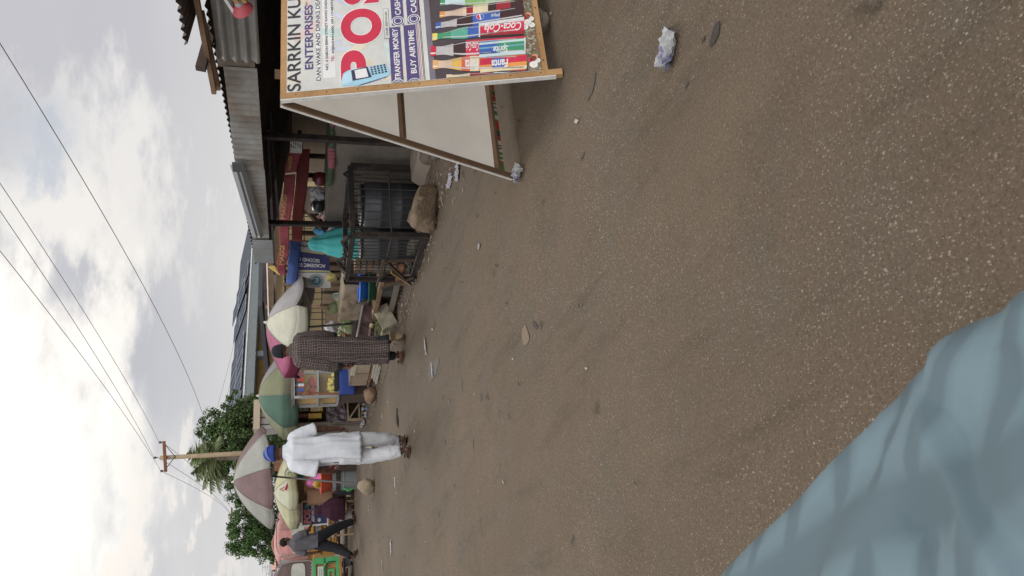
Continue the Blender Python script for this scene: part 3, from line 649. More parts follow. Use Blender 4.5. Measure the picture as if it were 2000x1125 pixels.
# ================================================================ iron cage with water barrels
cg=empty('iron_cage',(4.2,7.65,0),'black welded iron bar cage standing on the kerb around dark barrels','cage')
CX0,CX1,CY0,CY1,CT=3.77,4.60,7.12,8.22,.80
m=MB()
for (x,y) in((CX0,CY0),(CX1,CY0),(CX0,CY1),(CX1,CY1)):
    m=MB(); m.bar((x,y,0),(x,y,CT),.05,.05); m.build('corner_post',darkiron,cg)
for z,hh in((CT,.055),(.05,.045)):
    for a,b_ in(((CX0,CY0),(CX1,CY0)),((CX0,CY0),(CX0,CY1)),((CX1,CY0),(CX1,CY1)),((CX0,CY1),(CX1,CY1))):
        m=MB(); a3=V((*a,z));b3=V((*b_,z)); d=(b3-a3).normalized()*.026; m.bar(a3+d,b3-d,.045,hh); m.build('rail',darkiron,cg)
m=MB()
for k in range(1,9): x=CX0+(CX1-CX0)*k/9; m.tube([(x,CY0,.07),(x,CY0,CT-.02)],.0055,6)
for k in range(1,14): y=CY0+(CY1-CY0)*k/14; m.tube([(CX0,y,.07),(CX0,y,CT-.02)],.0055,6); m.tube([(CX1,y,.07),(CX1,y,CT-.02)],.0055,6)
for k in range(1,9): x=CX0+(CX1-CX0)*k/9; m.tube([(x,CY1,.07),(x,CY1,CT-.02)],.0055,6)
for z in(.4,): m.tube([(CX0+.03,CY0-.008,z),(CX1-.03,CY0-.008,z)],.008,6); m.tube([(CX0-.008,CY0+.03,z),(CX0-.008,CY1-.03,z)],.008,6)
m.build('bars',mat('rod_iron',(.045,.036,.03),.6,.3,20,.1),cg)
for k in range(9): x=CX0+.06+(CX1-CX0-.1)*k/9; m=MB(); m.bar((x,CY0-.006,CT-.03),(x+.0,CY0-.006,CT-.115),.012,.004); m.build('rail_tooth',darkiron,cg)
for k,(y0,y1,h) in enumerate(((7.16,7.5,.10),(7.62,7.98,.13))):
    zz=MB(); zz.bar((CX0,y0,CT+.03),(CX0-.005,(y0+y1)/2-.06,CT+h),.028,.028); zz.bar((CX0-.005,(y0+y1)/2-.06,CT+h),(CX0,y1,CT+.03),.028,.028); zz.build('spike',darkiron,cg)
zz=MB(); zz.bar((4.45,CY0,CT+.025),(4.49,CY0,CT+.075),.02,.02); zz.bar((4.49,CY0,CT+.075),(4.53,CY0,CT+.025),.02,.02); zz.build('spike',darkiron,cg); zz=MB()
for k in range(9): 
    y=7.2+k*.105; zz.tube([(CX0+.03,y,CT+.03),(CX0+.05,y+.05,CT+.075),(CX0+.03,y+.1,CT+.03)],.006,5)
zz.build('wavy_trim',darkiron,cg)
barm=mat('barrel_black',(.035,.038,.042),.45,.2,4,.1,20,spec=.45,col2=(.06,.058,.055),c2pos=.6)
def barrel(c,r,h,label):
    o=empty('water_barrel',c,label,'barrel',group='dark water barrels in the cage'); x,y,z=c
    e=MB(); e.loft([(x,y,z,r*.92,r*.92),(x,y,z+.03,r*.98,r*.98),(x,y,z+h*.3,r,r),(x,y,z+h*.32,r*1.03,r*1.03),(x,y,z+h*.35,r,r),(x,y,z+h*.65,r,r),(x,y,z+h*.67,r*1.03,r*1.03),(x,y,z+h*.7,r,r),(x,y,z+h*.94,r*.96,r*.96),(x,y,z+h*.97,r*.86,r*.86)],32,None,(True,True)); e.build('drum_body',barm,o,smooth=True)
    e=MB(); e.loft([(x,y,z+h*.972,r*.9,r*.9),(x,y,z+h*1.01,r*.92,r*.92),(x,y,z+h*1.03,r*.8,r*.8)],32,None,(True,True)); e.build('lid',mat('lid_black',(.02,.02,.022),.5),o)
barrel((4.30,7.42,.06),.25,.62,'wide black plastic water barrel in the near right half of the iron cage')
barrel((4.05,7.86,.06),.19,.60,'narrower black plastic barrel in the far half of iron cage')
# green grey stones and sacks inside the cage foot
for k,(x,y,r) in enumerate(((3.93,7.25,.09),(4.02,7.22,.07),(3.90,7.50,.10),(3.95,7.75,.12),(3.92,8.0,.12))):
    rock('rubble_stone',(x,y,.03),(r,r*.9,r*.6),(.13,.125,.09),['grey green stone inside cage foot right behind the corner post','smaller grey stone lying deeper inside the cage foot','rounded grey rubble stone inside cage near its middle','big dull rubble lump inside cage under the barrel','dark rubble lump inside cage at its far end'][k],sd=20+k,mt=mat('rubble',(.12,.115,.088),.95,.3,9,.5,20,col2=(.08,.07,.055)))
# big block in front
m=MB(); m.ball((0,0,0),(.36,.15,.125),26,16,None,.0)
blk_m=mat('laterite_block',(.20,.145,.095),.95,.38,9,.9,26,col2=(.10,.07,.045),c2pos=.52,c2soft=.1)
m=MB()
def blockpt(p):
    x,y,z=p; f=lambda q,e: math.copysign(abs(q)**e,q)
    return p
m.ball((0,0,0),1,72,44)
for v in m.v:
    d=v.normalized(); f=lambda q: math.copysign(abs(q)**.45,q); q=V((f(d.x)*.265,f(d.y)*.13,f(d.z)*.125)); q*=1+.22*noise.noise(q*5+V((2,1,4)))+.13*noise.noise(q*14)+.06*noise.noise(q*34); v.xyz=q
facet(m.v,(0,0,0),16,5,.7,.95)
A=at(862,378,Z=0); B=at(848,466,Z=0); c=(A+B)/2; ang=math.atan2(B.y-A.y,B.x-A.x)
Mr=Matrix.Rotation(ang,3,'Z')
for v in m.v: v.xyz=Mr@v+V((c.x+.08,c.y+.02,.13)); v.z=max(v.z,.0)
tag(m.build('stone_block',blk_m,smooth=True),'big rough brown laterite block lying in front of the iron cage','stone')
# rubble right of the block, drain pipe
rock('stone',(4.42,6.55,.0),(.16,.14,.08),(.15,.12,.09),'flat brown stone beside the drain pipe at the shop step',sd=31)
rock('stone',(4.28,6.15,.0),(.2,.16,.07),(.13,.10,.08),'dark brown stone at foot of step half behind the sign leg',sd=32)
A=at(848,345,X=4.38); B=at(857,368,X=4.25)
m=MB(); m.tube([A+V((.25,-.1,.02)),B],[.035,.035],14,False); m.tube([B,A+V((.25,-.1,.02))],[.03,.03],14,False); tag(m.build('drain_pipe',mat('pipe_greygreen',(.14,.16,.13),.6,.15,9)),'short grey green drain pipe sticking out below the shop step','pipe')
# timber lying inside / behind the cage
st=empty('timber_stack',(4.5,8.75,0),'stack of sawn planks seen through the far cage bars','timber')
for k in range(7):
    for j in range(2):
        m=MB(); z=.18+k*.075; m.box((4.35+j*.42,8.72+.02*((k*7+j*3)%4),z),(.40,.24,.06),Euler((0,0,.06*((k+j)%3-1)))); m.build('plank',[W_old,wood('brick_wood',(.25,.13,.07),(.17,.09,.05)),W_grey,wood('pale_wood',(.36,.30,.22),(.25,.2,.14))][(k*2+j*3)%4],st)
m=MB(); m.box((4.5,8.75,.07),(.8,.3,.14)); m.build('bearer',W_dark,st)
bb=empty('broken_bench',(3.95,8.15,0),'broken bench of dark sticks and boards leaning against the far cage face','bench')
for a,b_,w_ in(((3.70,8.22,.06),(3.72,7.62,.42),.035),((3.72,7.62,.42),(3.72,7.6,.1),.03),((3.69,8.3,.40),(3.7,8.02,.05),.03),((3.71,8.28,.45),(3.71,7.58,.44),.03)):
    m=MB(); m.bar(a,b_,w_*.8,.022); m.build('stick',W_dark,bb)
m=MB(); m.box((3.74,7.98,.22),(.03,.42,.05)); m.build('board',W_red,bb)
m=MB(); m.bar((3.705,8.20,.07),(3.71,7.88,.33),.045,.012); m.build('yellow_slat',wood('yellow_slat',(.36,.24,.11),(.25,.15,.06)),bb)
# ================================================================ school banner sheet and blue tarp
bn_=empty('reused_banner',(5.35,11,.86),'white and navy reused school banner hung sideways as a stall screen','banner')
C0=at(561,470,X=5.62);C0=at(576,472,Y=11.0); 
TLb=at(578,470,Y=11.0); BLb=at(642,478,Y=11.0); TRb=at(571,562,Y=11.0); BRb=at(646,562,Y=11.0)
def bq(s,t,o=0): 
    # s along picture-down axis (0 at y=470, 1 at y=556), t from top (0) to bottom (1)
    p=TLb.lerp(TRb,s).lerp(BLb.lerp(BRb,s),t); return p+V((0,-o-.012*math.sin(s*7)*math.sin(t*5+1),0))
m=MB().use(mat('banner_white',(.55,.545,.52),.7,.10,6,.1,20)); m.grid(lambda a,c:bq(a,c),14,14)
m.use(mat('banner_navy',(.06,.06,.17),.6,.12,6,.05,20)); m.grid(lambda a,c:bq(.25+.37*a,c,.004),12,14)
ylw=mat('banner_yellow',(.55,.48,.18),.7)
for s0 in(.215,.635): 
    m.use(ylw); m.grid(lambda a,c:bq(s0+.022*a,c,.003),3,14); m.use(blk); m.grid(lambda a,c:bq(s0+.026+.012*a,c,.003),2,14)
def btext(body,s,t0,t1,hs,mm,bold=.02):
    # upside-down on the picture: letters run from bottom to top of the sheet, tops towards greater s
    A=bq(s,t0,.008); B=bq(s,t1,.008); C=bq(s+hs,t0,.008); m.use(mm).text(body,A,(B-A).normalized(),(C-A).normalized()*-1,w=(B-A).length,h=(C-A).length,bold=bold)
def btext2(body,s,t_start,t_end,hs,mm,bold=.02):
    A=bq(s,t_start,.03); B=bq(s,t_end,.03); C=bq(s+hs,t_start,.03); m.use(mm).text(body,A,(B-A).normalized(),(C-A).normalized(),w=(B-A).length,h=(A-C).length,bold=bold)
btext2('ACADEMIC ST',.49,.88,.10,.085,wht,.03)
btext2('SECOND C',.375,.72,.10,.085,wht,.03)
btext2('No-Natio',.09,.50,.03,.06,blk,.02)
m.use(blk)
def ring(s,t,r0,r1,mm,n=28):
    c=bq(s,t,.008); ux=(bq(s,t+.1,.008)-c).normalized(); uy=(bq(s+.1,t,.008)-c).normalized(); m.use(mm); 
    P_=[(c+(ux*math.cos(2*PI*k/n)+uy*math.sin(2*PI*k/n))*r0,c+(ux*math.cos(2*PI*k/n)+uy*math.sin(2*PI*k/n))*r1) for k in range(n)]
    for k in range(n): a_,b2=P_[k],P_[(k+1)%n]; (m.poly([a_[0],b2[0],b2[1],a_[1]]) if r0>0 else m.poly([c,b2[1],a_[1]]))
ring(.85,.62,0,.07,mat('crest_teal',(.03,.17,.25),.6)); ring(.85,.62,.08,.086,blk); ring(.85,.62,.103,.109,blk)
c=bq(.80,.60,.011); m.use(wht)
for k in range(5): m.poly([bq(.85+.02*k-.05,.68-.01*abs(k-2),.012),bq(.865+.02*k-.05,.68,.012),bq(.86+.02*k-.05,.56-.03*abs(k-2),.012)])
m.use(red)
pts=[(.69,.03),(.75,.02),(.71,.09),(.77,.08),(.73,.16),(.79,.14)]
for (s0,t0),(s1,t1) in zip(pts,pts[1:]): m.bar(bq(s0,t0,.012),bq(s1,t1,.012),.012,.003)
m.build('sheet',None,bn_,smooth=False)
for yy_,t in((472,0),(556,0)):
    m=MB(); p=at(580,yy_,Y=11.03); m.bar((p.x,11.03,0),(p.x,11.03,1.55),.035,.035); m.build('pole',W_old,bn_)
A=at(574,470,Y=10.95);B=at(577,556,Y=10.95)
m=MB(); A0=at(566,470,Y=10.9);A1=at(588,470,Y=10.9);B0=at(559,556,Y=10.9);B1=at(581,556,Y=10.9)
m.grid(lambda a,c:A0.lerp(B0,a).lerp(A1.lerp(B1,a),c)+V((.0,.008*math.sin(a*11+c)-.02*math.sin(c*PI)+.014*noise.noise(V((a*8,c*3,0))),.006*math.sin(a*17))),20,6)
tag(m.build('blue_tarp',mat('tarp_blue',(.06,.10,.27),.7,.2,6,.25,25),smooth=True,solid=.004),'faded blue tarp fold tied along the top of the school banner','tarp')
# ================================================================ hanging washing near the post
def bundle(name,pts,m_,label,cat='cloth',jit=.25,sd=3):
    A=V(pts[0]); B=V(pts[1]); r=pts[2]; c=(A+B)/2; d=(B-A); x,y,z=frame_from(d)
    e=MB(); e.ball((0,0,0),(r,r*.7,d.length/2),18,14,None,jit,sd)
    for v in e.v: v.xyz=c+x*v.x*(1+.25*math.sin(v.z*60))+y*v.y+z*v.z
    return tag(e.build(name,m_,smooth=True),label,cat)
bundle('hanging_cloth',(at(640,452,X=4.95),at(674,447,X=4.95),.075),mat('lavender_cloth',(.36,.34,.40),.9,.15,10,.3,25),'pale lavender cloth hanging beside the black post above the cage',sd=3)
bundle('hanging_cloth',(at(620,420,X=5.15),at(672,424,X=5.0),.055),mat('striped_cloth',(.17,.06,.055),.9,.5,30,.3,25,col2=(.40,.34,.30),c2pos=.52,c2soft=.03),'dark red and white striped cloth hung over the counter end',sd=7)
bundle('hanging_cloth',(at(612,448,X=5.6),at(640,460,X=5.5),.07),mat('sky_cloth',(.08,.26,.42),.9,.15,10,.3,25),'bright blue cloth hung between the post and the turquoise girl',sd=9)
bundle('hanging_cloth',(at(633,430,X=4.85),at(670,436,X=4.85),.06),mat('denim',(.02,.03,.06),.9,.15,10,.3,25),'dark navy cloth tucked behind the black post over the counter',sd=11)
# ================================================================ melon stall
ms=empty('melon_stall',(4.75,10.8,0),'rough plank fruit stall table with burlap front under the torn umbrella','stall')
TZ=.46
for k in range(5): m=MB(); m.box((4.42+k*.17,10.75,TZ-.02+.002*(k%2)),(.155,2.5,.04)); m.build('table_plank',W_grey,ms)
for x in(4.45,5.1):
    for y in(9.7,10.7,11.8): m=MB(); m.bar((x,y,0),(x,y,TZ-.04),.06,.06); m.build('leg',W_old,ms)
m=MB(); m.bar((4.33,9.5,TZ-.09),(4.33,12.0,TZ-.09),.03,.09); m.build('apron',W_dark,ms)
m=MB(); m.box((4.62,10.14,.60),(.58,1.12,.27)); tag(m.build('burlap_box',W_dark),'dark box hidden under the burlap sacking on the melon table','box')
def sack(a,c):
    y=10.80-a*1.28; s=c*.66; w=.012*math.sin(a*17+c*5)+.03*noise.noise(V((a*5,c*4,1)))
    if s<.28: return (4.32+.28-s,y,.752+.02*noise.noise(V((a*6,c*6,0))))
    return (4.305-abs(w)-.01, y+.05*(c-.4)*(a-.5), .76-(s-.28)*(.86+.14*math.sin(a*9)*(1 if a>.1 else 0)))
m=MB(); m.grid(sack,50,22); burl=mat('burlap',(.27,.215,.15),.95,.22,9,.5,60,col2=(.20,.155,.105)); tag(m.build('burlap_sack',burl,smooth=True,solid=.006),'pale brown burlap sacking draped over the melon table edge','sack')
mel=mat('melon_skin',(.24,.31,.105),.55,.2,9,.15,30,col2=(.28,.30,.17),c2pos=.52,spec=.35)
mspots=[((669,590),'melon highest at the right end of the pile beside the tin bowl'),((652,601),'upper back melon leaning on the plank wall'),((669,607),'melon in front of the green bag top'),((672,621),'melon in the middle of the row just left of the burlap sack'),((682,628),'lower melon touching the left edge of the burlap'),((675,637),'melon above the lowest one near the plaid man'),((683,641),'lowest leftmost melon near the plaid man'),((681,612),'melon half hidden behind the burlap sack')]
mp0=None
for k,((x,y),lb) in enumerate(mspots):
    p=at(x,y,X=4.50+(.2 if k in(0,1,2) else .08 if k in(3,5) else 0)); 
    if mp0 is None:
        o=empty('melon',p,'round pale green '+lb,'melon',group='pale green melons piled on the stall'); e=MB(); e.ball((0,0,0),(.098,.098,.092),20,14,None,.05,4); e.build('fruit',mel,o,smooth=True,local=True); e=MB(); e.tube([(0,0,.09),(.008,.0,.115)],[.008,.006],6); e.build('stalk',W_old,o,local=True); mp0=o; o.rotation_euler=(.5,.3,0)
    else:
        o=dup(mp0,p,k*1.3,'round pale green '+lb); o.rotation_euler=(.4*math.sin(k*2.1),.6*math.cos(k),k)
# boxes that carry them
for k,z in enumerate((.445,.505)): m=MB(); m.box((4.30+.004*k,11.42,z),(.025,1.38,.055)); m.build('front_slat',W_dark,ms)
m=MB(); m.box((4.62,11.42,.475),(.5,1.3,.03)); tag(m.build('melon_tray',W_dark),'dark wooden tray under the green melons','tray')
o=empty('tin_bowl',at(663,575,X=4.68),'small pale tin bowl tilted beside the top melon','bowl'); e=MB(); e.loft([(0,0,0,.03,.03),(0,0,.02,.06,.06),(0,0,.06,.085,.085)],24,None,(True,False)); e.build('bowl_shell',mat('tin_pale',(.30,.34,.29),.5),o,smooth=True,local=True,solid=.004); e=MB(); e.tube([(.085*math.cos(a*PI/12),.085*math.sin(a*PI/12),.06) for a in range(25)],.005,6,False); e.build('rim',mat('tin_pale',(.3,.3,.3)),o,local=True); o.rotation_euler=(0,-1.2,.3)
m=MB(); q=at(660,577,X=4.85)
for k in range(6): m.ball(q+V((.03*math.sin(k*2),.05*math.cos(k*3),.02*k-.06)),(.03,.03,.045),10,7,None,.1,k)
tag(m.build('green_fruit',mat('green_fruit',(.13,.16,.05),.6),smooth=True),'small bunch of green fruit behind the tin bowl','fruit')
rock('green_bag',at(666,614,X=4.75)-V((0,0,.05)),(.06,.07,.05),(.05,.32,.09),'crumpled bright green plastic bag among the melons','bag',.4,41,mt=mat('bag_green',(.04,.30,.08),.45,.2,10,.1))
rock('yellow_fruit',at(648,541,X=5.0)-V((0,0,.08)),(.08,.09,.09),(.5,.4,.14),'pale yellow round fruit under the school banner','fruit',.08,42,mt=mat('fruit_yellow',(.46,.39,.15),.6))
# plank wall behind the stall
pw=empty('plank_wall',(5.5,11.6,0),'weathered brown plank partition behind the melon stall','wall')
for k in range(5): m=MB(); m.box((5.45+.004*(k%2),10.4+k*.56,.55),(.03,.545,.72)); m.build('plank',wood('mud_plank',(.27,.20,.13),(.17,.12,.08)),pw)
for k in range(6): m=MB(); m.bar((5.42,10.12+k*.56,0),(5.42,10.12+k*.56,.95),.04,.045); m.build('batten',W_dark,pw)
# basins under the table, boards, tarp and crate
def basin(name,c,r,h,col,label,taper=.75,rim=.012):
    o=empty(name,c,label,'basin'); x,y,z=c; e=MB(); e.loft([(x,y,z,r*taper,r*taper),(x,y,z+h*.95,r*.97,r*.97),(x,y,z+h,r,r)],30,None,(True,False))
    e.loft([(x,y,z+h,r*.985,r*.985),(x,y,z+h*.9,r*.93,r*.93),(x,y,z+h*.1,r*.72,r*.72)],30,None,(False,True)); mm=mat('plastic_'+label[:14].replace(' ','_'),col,.4,.1,7,.05,spec=.45); e.build('shell',mm,o,smooth=True)
    e=MB(); e.tube([(x+r*math.cos(a*PI/16),y+r*math.sin(a*PI/16),z+h) for a in range(33)],rim,8,False); e.build('rim',mm,o,smooth=True); return o
TB=empty('low_bench',(4.2,9.6,0),'low rough wooden bench carrying basins at the end of cage','bench')
bz=at(737,575,X=4.05).z
m=MB(); m.box((4.18,9.45,bz-.02),(.34,1.25,.05)); m.build('seat_board',W_old,TB)
for y in(8.95,9.98): 
    for x in(4.06,4.3): m=MB(); m.bar((x,y,0),(x,y,bz-.045),.06,.06); m.build('leg',W_old,TB)
m=MB(); m.bar((4.04,8.9,.12),(4.04,10.0,.1),.03,.07); m.build('stretcher',W_grey,TB)
basin('green_basin',(4.22,9.42,bz+.006),.21,.10,(.012,.075,.042),'dark green plastic basin standing on the low bench',.85)
basin('blue_basin',(4.22,9.44,bz+.112),.20,.105,(.03,.13,.46),'bright blue plastic basin stacked on the green one',.8)
m=MB(); q=at(712,606,X=4.2); m.ball((4.25,q.y+.0,q.z),(.11,.16,.13),16,12,None,.3,8); tag(m.build('brown_sack',mat('sack_brown',(.13,.10,.075),.9,.2,9,.3),smooth=True),'brown sack slumped between the blue basin and dark tarp','sack')
def tarp(a,c):
    y=11.35-a*1.45; s=c
    ripple=.035*noise.noise(V((a*5,c*3,2)))+.02*math.sin(a*22+c*3)
    return (4.16-.13*s+ripple-(.10*noise.noise(V((a*3,1,0)))*s), y, .455-.40*s*(.86+.12*math.sin(a*6+1)))
m=MB(); m.grid(tarp,60,26); tag(m.build('brown_tarp',mat('tarp_brown',(.050,.024,.021),.65,.3,5,.5,16,spec=.2,col2=(.13,.10,.075),c2pos=.60,c2soft=.08),smooth=True,solid=.005),'dark brown plastic tarp hanging crumpled over the stall front','tarp')
m=MB(); m.tube([(4.17,11.35,.465),(4.15,9.9,.475)],.016,8); tag(m.build('metal_pipe',mat('galv',(.28,.27,.26),.5,.1,9,0,metal=.4)),'grey metal pipe lying along the top of the brown tarp','pipe')
for k,(y0,z0,y1,z1) in enumerate(((11.25,.30,10.35,.34),(11.2,.21,10.3,.27))):
    m=MB(); m.bar((4.03,y0,z0),(4.02,y1,z1),.05,.02); tag(m.build('loose_plank',W_grey),['grey plank stuck across brown tarp, upper of two','grey plank across brown tarp, lower of two'][k],'plank')
# styrofoam crate
fo=empty('foam_crate',(3.98,10.1,0),'dirty cream foam crate tilted on kerb with wilted greens inside','crate',rot=R(-6))
fo.rotation_euler=(R(-4),R(-26),R(-6)); WM[fo]=Matrix.Translation(V((4.02,10.1,.06)))@fo.rotation_euler.to_matrix().to_4x4(); fo.location=(4.02,10.1,.06)
foam=mat('dirty_foam',(.38,.35,.26),.9,.35,9,.4,25,col2=(.20,.165,.10),c2pos=.54,c2soft=.08)
for nm,c,s in(('front_panel',(-.11,0,.11),(.03,.52,.22)),('rear_panel',(.17,0,.11),(.03,.52,.22)),('end_panel',(.03,-.245,.11),(.25,.03,.22)),('end_panel',(.03,.245,.11),(.25,.03,.22)),('floor_panel',(.03,0,.012),(.25,.46,.024))):
    m=MB(); m.box(c,s); m.build(nm,foam,fo,local=True)
m=MB(); rs2=random.Random(5)
for k in range(60): 
    p=V((-.07+rs2.random()*.2,-.2+rs2.random()*.4,.17+rs2.random()*.05)); m.bar(p,p+V((rs2.random()*.1-.08,rs2.random()*.12-.06,rs2.random()*.09)),.008,.003)
tag(m.build('wilted_greens',mat('greens',(.13,.16,.05),.8,.3,20),fo,local=True),kind='stuff')
# ================================================================ umbrellas
iron=mat('umbrella_rod',(.12,.11,.105),.5,.15,9,0,metal=.4)
def umbrella(apex,Rr,drop,n,phase,cols,val,tilt,base_z,label,skip=(),sag=.04,pole_dx=(0,0),pw=1.7,inner=None,valskip=(),poler=.02):
    apex=V(apex); base=V((apex.x+pole_dx[0],apex.y+pole_dx[1],base_z))
    o=empty('market_umbrella',base,label,'umbrella',group='sun umbrellas along the stalls')
    T=Matrix.Rotation(tilt[0],3,'X')@Matrix.Rotation(tilt[1],3,'Y')
    def pt(i,s,t):
        a0=phase+2*PI*i/n;a1=phase+2*PI*(i+1)/n
        p=V((math.cos(a0),math.sin(a0),0))*(1-s)+V((math.cos(a1),math.sin(a1),0))*s
        return p*(Rr*t)+V((0,0,-drop*t**pw-sag*math.sin(PI*s)*t*t))
    m=MB()
    for i in range(n):
        if i in skip: continue
        m.use(cols[i%len(cols)]); m.grid(lambda a,c:apex+T@pt(i,a,max(c,.001)),8,9)
    m.build('canopy',None,o,smooth=True,solid=.003)
    m=MB()
    for i in range(n): m.tube([apex+T@(pt(i,0,t/8)+V((0,0,.003))) for t in range(9)],.0045,5)
    m.build('seams',mat('seam_'+cols[0].name,tuple(q*.6 for q in cols[0].node_tree.nodes['Vector Math'].inputs[0].default_value) if False else (.2,.19,.16),.9),o)
    if val:
        m=MB()
        for i in range(n):
            if i in valskip: continue
            m.use((inner or cols)[i%len(inner or cols)])
            m.grid(lambda a,c:apex+T@(pt(i,a,1)+V((0,0,-val*c*(1+.05*math.sin(i*3+a*4))))-(pt(i,a,1)*V((1,1,0))).normalized()*(.10*val*c*(1+math.sin(a*9+i)))),8,3)
        m.build('valance',None,o,smooth=True,solid=.003)
    m=MB()
    for i in range(n): m.tube([apex+T@(pt(i,0,.02)-V((0,0,.012))),apex+T@(pt(i,0,.5)-V((0,0,.012))),apex+T@(pt(i,0,1)-V((0,0,.012)))],.005,5)
    m.build('ribs',iron,o)
    m=MB()
    for i in range(n): m.tube([apex+T@V((0,0,-drop*1.05)),apex+T@(pt(i,0,.5)-V((0,0,.016)))],.004,5)
    m.build('stretchers',iron,o)
    m=MB(); m.tube([apex+T@V((0,0,.03)),apex+T@V((0,0,-drop*1.2)),base],[poler*.8,poler*.8,poler],10); m.build('pole',iron,o,smooth=True)
    m=MB(); m.tube([apex+T@V((0,0,.0)),apex+T@V((0,0,.05))],[.03,.012],8); m.build('finial',mat('finial',(.5,.45,.38),.5),o)
    return o
def cloth(n,c,**k): k.setdefault('col2',tuple(q*.78 for q in c)); k.setdefault('c2pos',.60); return mat('canopy_'+n,c,.85,.14,4,.12,16,transl=.28,**k)
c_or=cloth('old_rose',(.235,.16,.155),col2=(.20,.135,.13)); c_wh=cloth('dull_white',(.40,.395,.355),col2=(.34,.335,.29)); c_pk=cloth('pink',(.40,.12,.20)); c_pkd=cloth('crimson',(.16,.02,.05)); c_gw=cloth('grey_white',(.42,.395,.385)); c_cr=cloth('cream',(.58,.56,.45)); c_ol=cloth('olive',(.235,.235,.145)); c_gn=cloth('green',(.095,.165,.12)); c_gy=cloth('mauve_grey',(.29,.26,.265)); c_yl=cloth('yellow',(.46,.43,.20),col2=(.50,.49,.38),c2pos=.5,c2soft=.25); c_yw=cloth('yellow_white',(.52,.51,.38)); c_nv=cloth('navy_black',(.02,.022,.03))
# camera-facing azimuth helper
def az(p): return math.atan2(-p.y,-p.x)
# U1 torn white / pink
a1=at(521.5,630,Y=11.3); z1=az(a1)
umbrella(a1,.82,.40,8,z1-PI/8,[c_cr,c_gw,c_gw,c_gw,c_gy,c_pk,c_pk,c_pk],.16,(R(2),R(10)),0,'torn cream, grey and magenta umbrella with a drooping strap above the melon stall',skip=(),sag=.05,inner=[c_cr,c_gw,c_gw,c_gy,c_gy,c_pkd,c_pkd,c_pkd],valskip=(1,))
m=MB(); S=[at(x,y,Y=10.85) for x,y in((586,548),(594,575),(602,598),(600,620),(590,642),(576,655))]
def strap(a,c):
    k=min(4,int(a*5)); f=a*5-k; p=S[k].lerp(S[k+1],f); return p+V((0,.02*math.sin(a*5),0))+V((0,0,-1))*(.075*(c-.5)*(1+.4*math.sin(a*PI)))
m.grid(strap,24,5); tag(m.build('hanging_strap',mat('strap_grey',(.24,.205,.185),.9,.2,8,.3),smooth=True,solid=.004),'grey brown cloth strip drooping in a loop below the torn umbrella','cloth')
# U2 green olive
a2=at(505.5,773,Y=15.0); z2=az(a2)
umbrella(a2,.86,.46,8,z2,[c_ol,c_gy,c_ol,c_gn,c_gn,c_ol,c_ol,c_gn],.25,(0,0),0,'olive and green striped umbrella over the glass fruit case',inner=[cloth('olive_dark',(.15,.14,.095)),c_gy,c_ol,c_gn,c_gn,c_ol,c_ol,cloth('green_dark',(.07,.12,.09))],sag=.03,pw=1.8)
# U3 rose/white
a3=at(456.5,941,Y=16.3); z3=az(a3)
UB=at(731,948,Z=0)
umbrella(a3,1.02,.59,8,z3+.15,[c_wh,c_or],.06,(R(4),R(-6)),.0,'big dusty rose and white umbrella towering over the man in white',sag=.03,pw=1.75,pole_dx=(UB.x-a3.x,UB.y-a3.y),poler=.022)
# U4 yellow promotional
a4=at(536,963,Y=20.3); z4=az(a4)
u4=umbrella(a4,.96,.33,8,z4+.3,[c_yl,c_yw],.19,(R(1),R(-3)),0,'yellow and white promotional umbrella shading the seated woman',inner=[c_yl],sag=.03,pw=1.7)
m=MB(); 
cR=at(566,926,Y=19.45); 
n_=(CAM-cR).normalized(); xx=V((0,0,1)).cross(n_).normalized(); yy=n_.cross(xx)
def ringv(r0,r1,mm,rx=1.): 
    m.use(mm)
    for k in range(24):
        A0,A1=2*PI*k/24,2*PI*(k+1)/24; f=lambda a,r:cR+(xx*math.cos(a)*rx+yy*math.sin(a))*r
        m.poly([f(A0,r0),f(A1,r0),f(A1,r1),f(A0,r1)])
ringv(.10,.125,mat('logo_green',(.12,.17,.12),.8),1.3); ringv(.0,.09,mat('logo_pale',(.42,.44,.33),.8),1.3); cR=cR+n_*.004; ringv(.03,.05,mat('logo_green',(.12,.17,.12)),1.2)
m.build('round_logo',None,u4)
m=MB().use(mat('logo_red',(.34,.04,.07),.8)); q=at(566,955,Y=19.45); m.bar(q+xx*.22,q-xx*.02+yy*.1,.06,.004,tuple(n_)); q=at(556,960,Y=19.5); m.text('A',q,xx,yy,h=.12); m.build('red_logo',None,u4)
# concrete/wrapped base of U3
rock('umbrella_base',(UB.x,UB.y,0),(.15,.16,.16),(.24,.21,.16),'rope-tied rough stone base wrapped in sacking under the rose umbrella','stone',.3,51,mt=burl)
# ================================================================ glass fruit case
gc=empty('glass_fruit_case',(4.36,14.0,0),'aluminium framed glass fruit case with watermelon slices and lemons','display case')
GX0,GX1,GY0,GY1,GZ0,GZ1=4.02,4.66,13.85,14.45,.62,1.40
alu=mat('aluminium',(.42,.43,.42),.4,.08,9,0,metal=.5)
for x in(GX0,GX1):
    for y in(GY0,GY1): m=MB(); m.bar((x,y,GZ0),(x,y,GZ1),.045,.045); m.build('corner_post',alu,gc)
for z in(GZ0,.98,GZ1):
    m=MB()
    for y in(GY0,GY1): m.bar((GX0+.024,y,z),(GX1-.024,y,z),.035,.035)
    for x in(GX0,GX1): m.bar((x,GY0+.024,z),(x,GY1-.024,z),.035,.035)
    m.build('frame_rail',alu,gc)
glass=mat('glass_pane',(.6,.62,.6),.08,0,1,0,alpha=.06,spec=.4)
m=MB(); m.box(((GX0+GX1)/2,GY0,1.0),(.58,.006,.72)); m.build('front_pane',glass,gc); m=MB(); m.box((GX0,(GY0+GY1)/2,1.0),(.006,.54,.72)); m.build('side_pane',glass,gc)
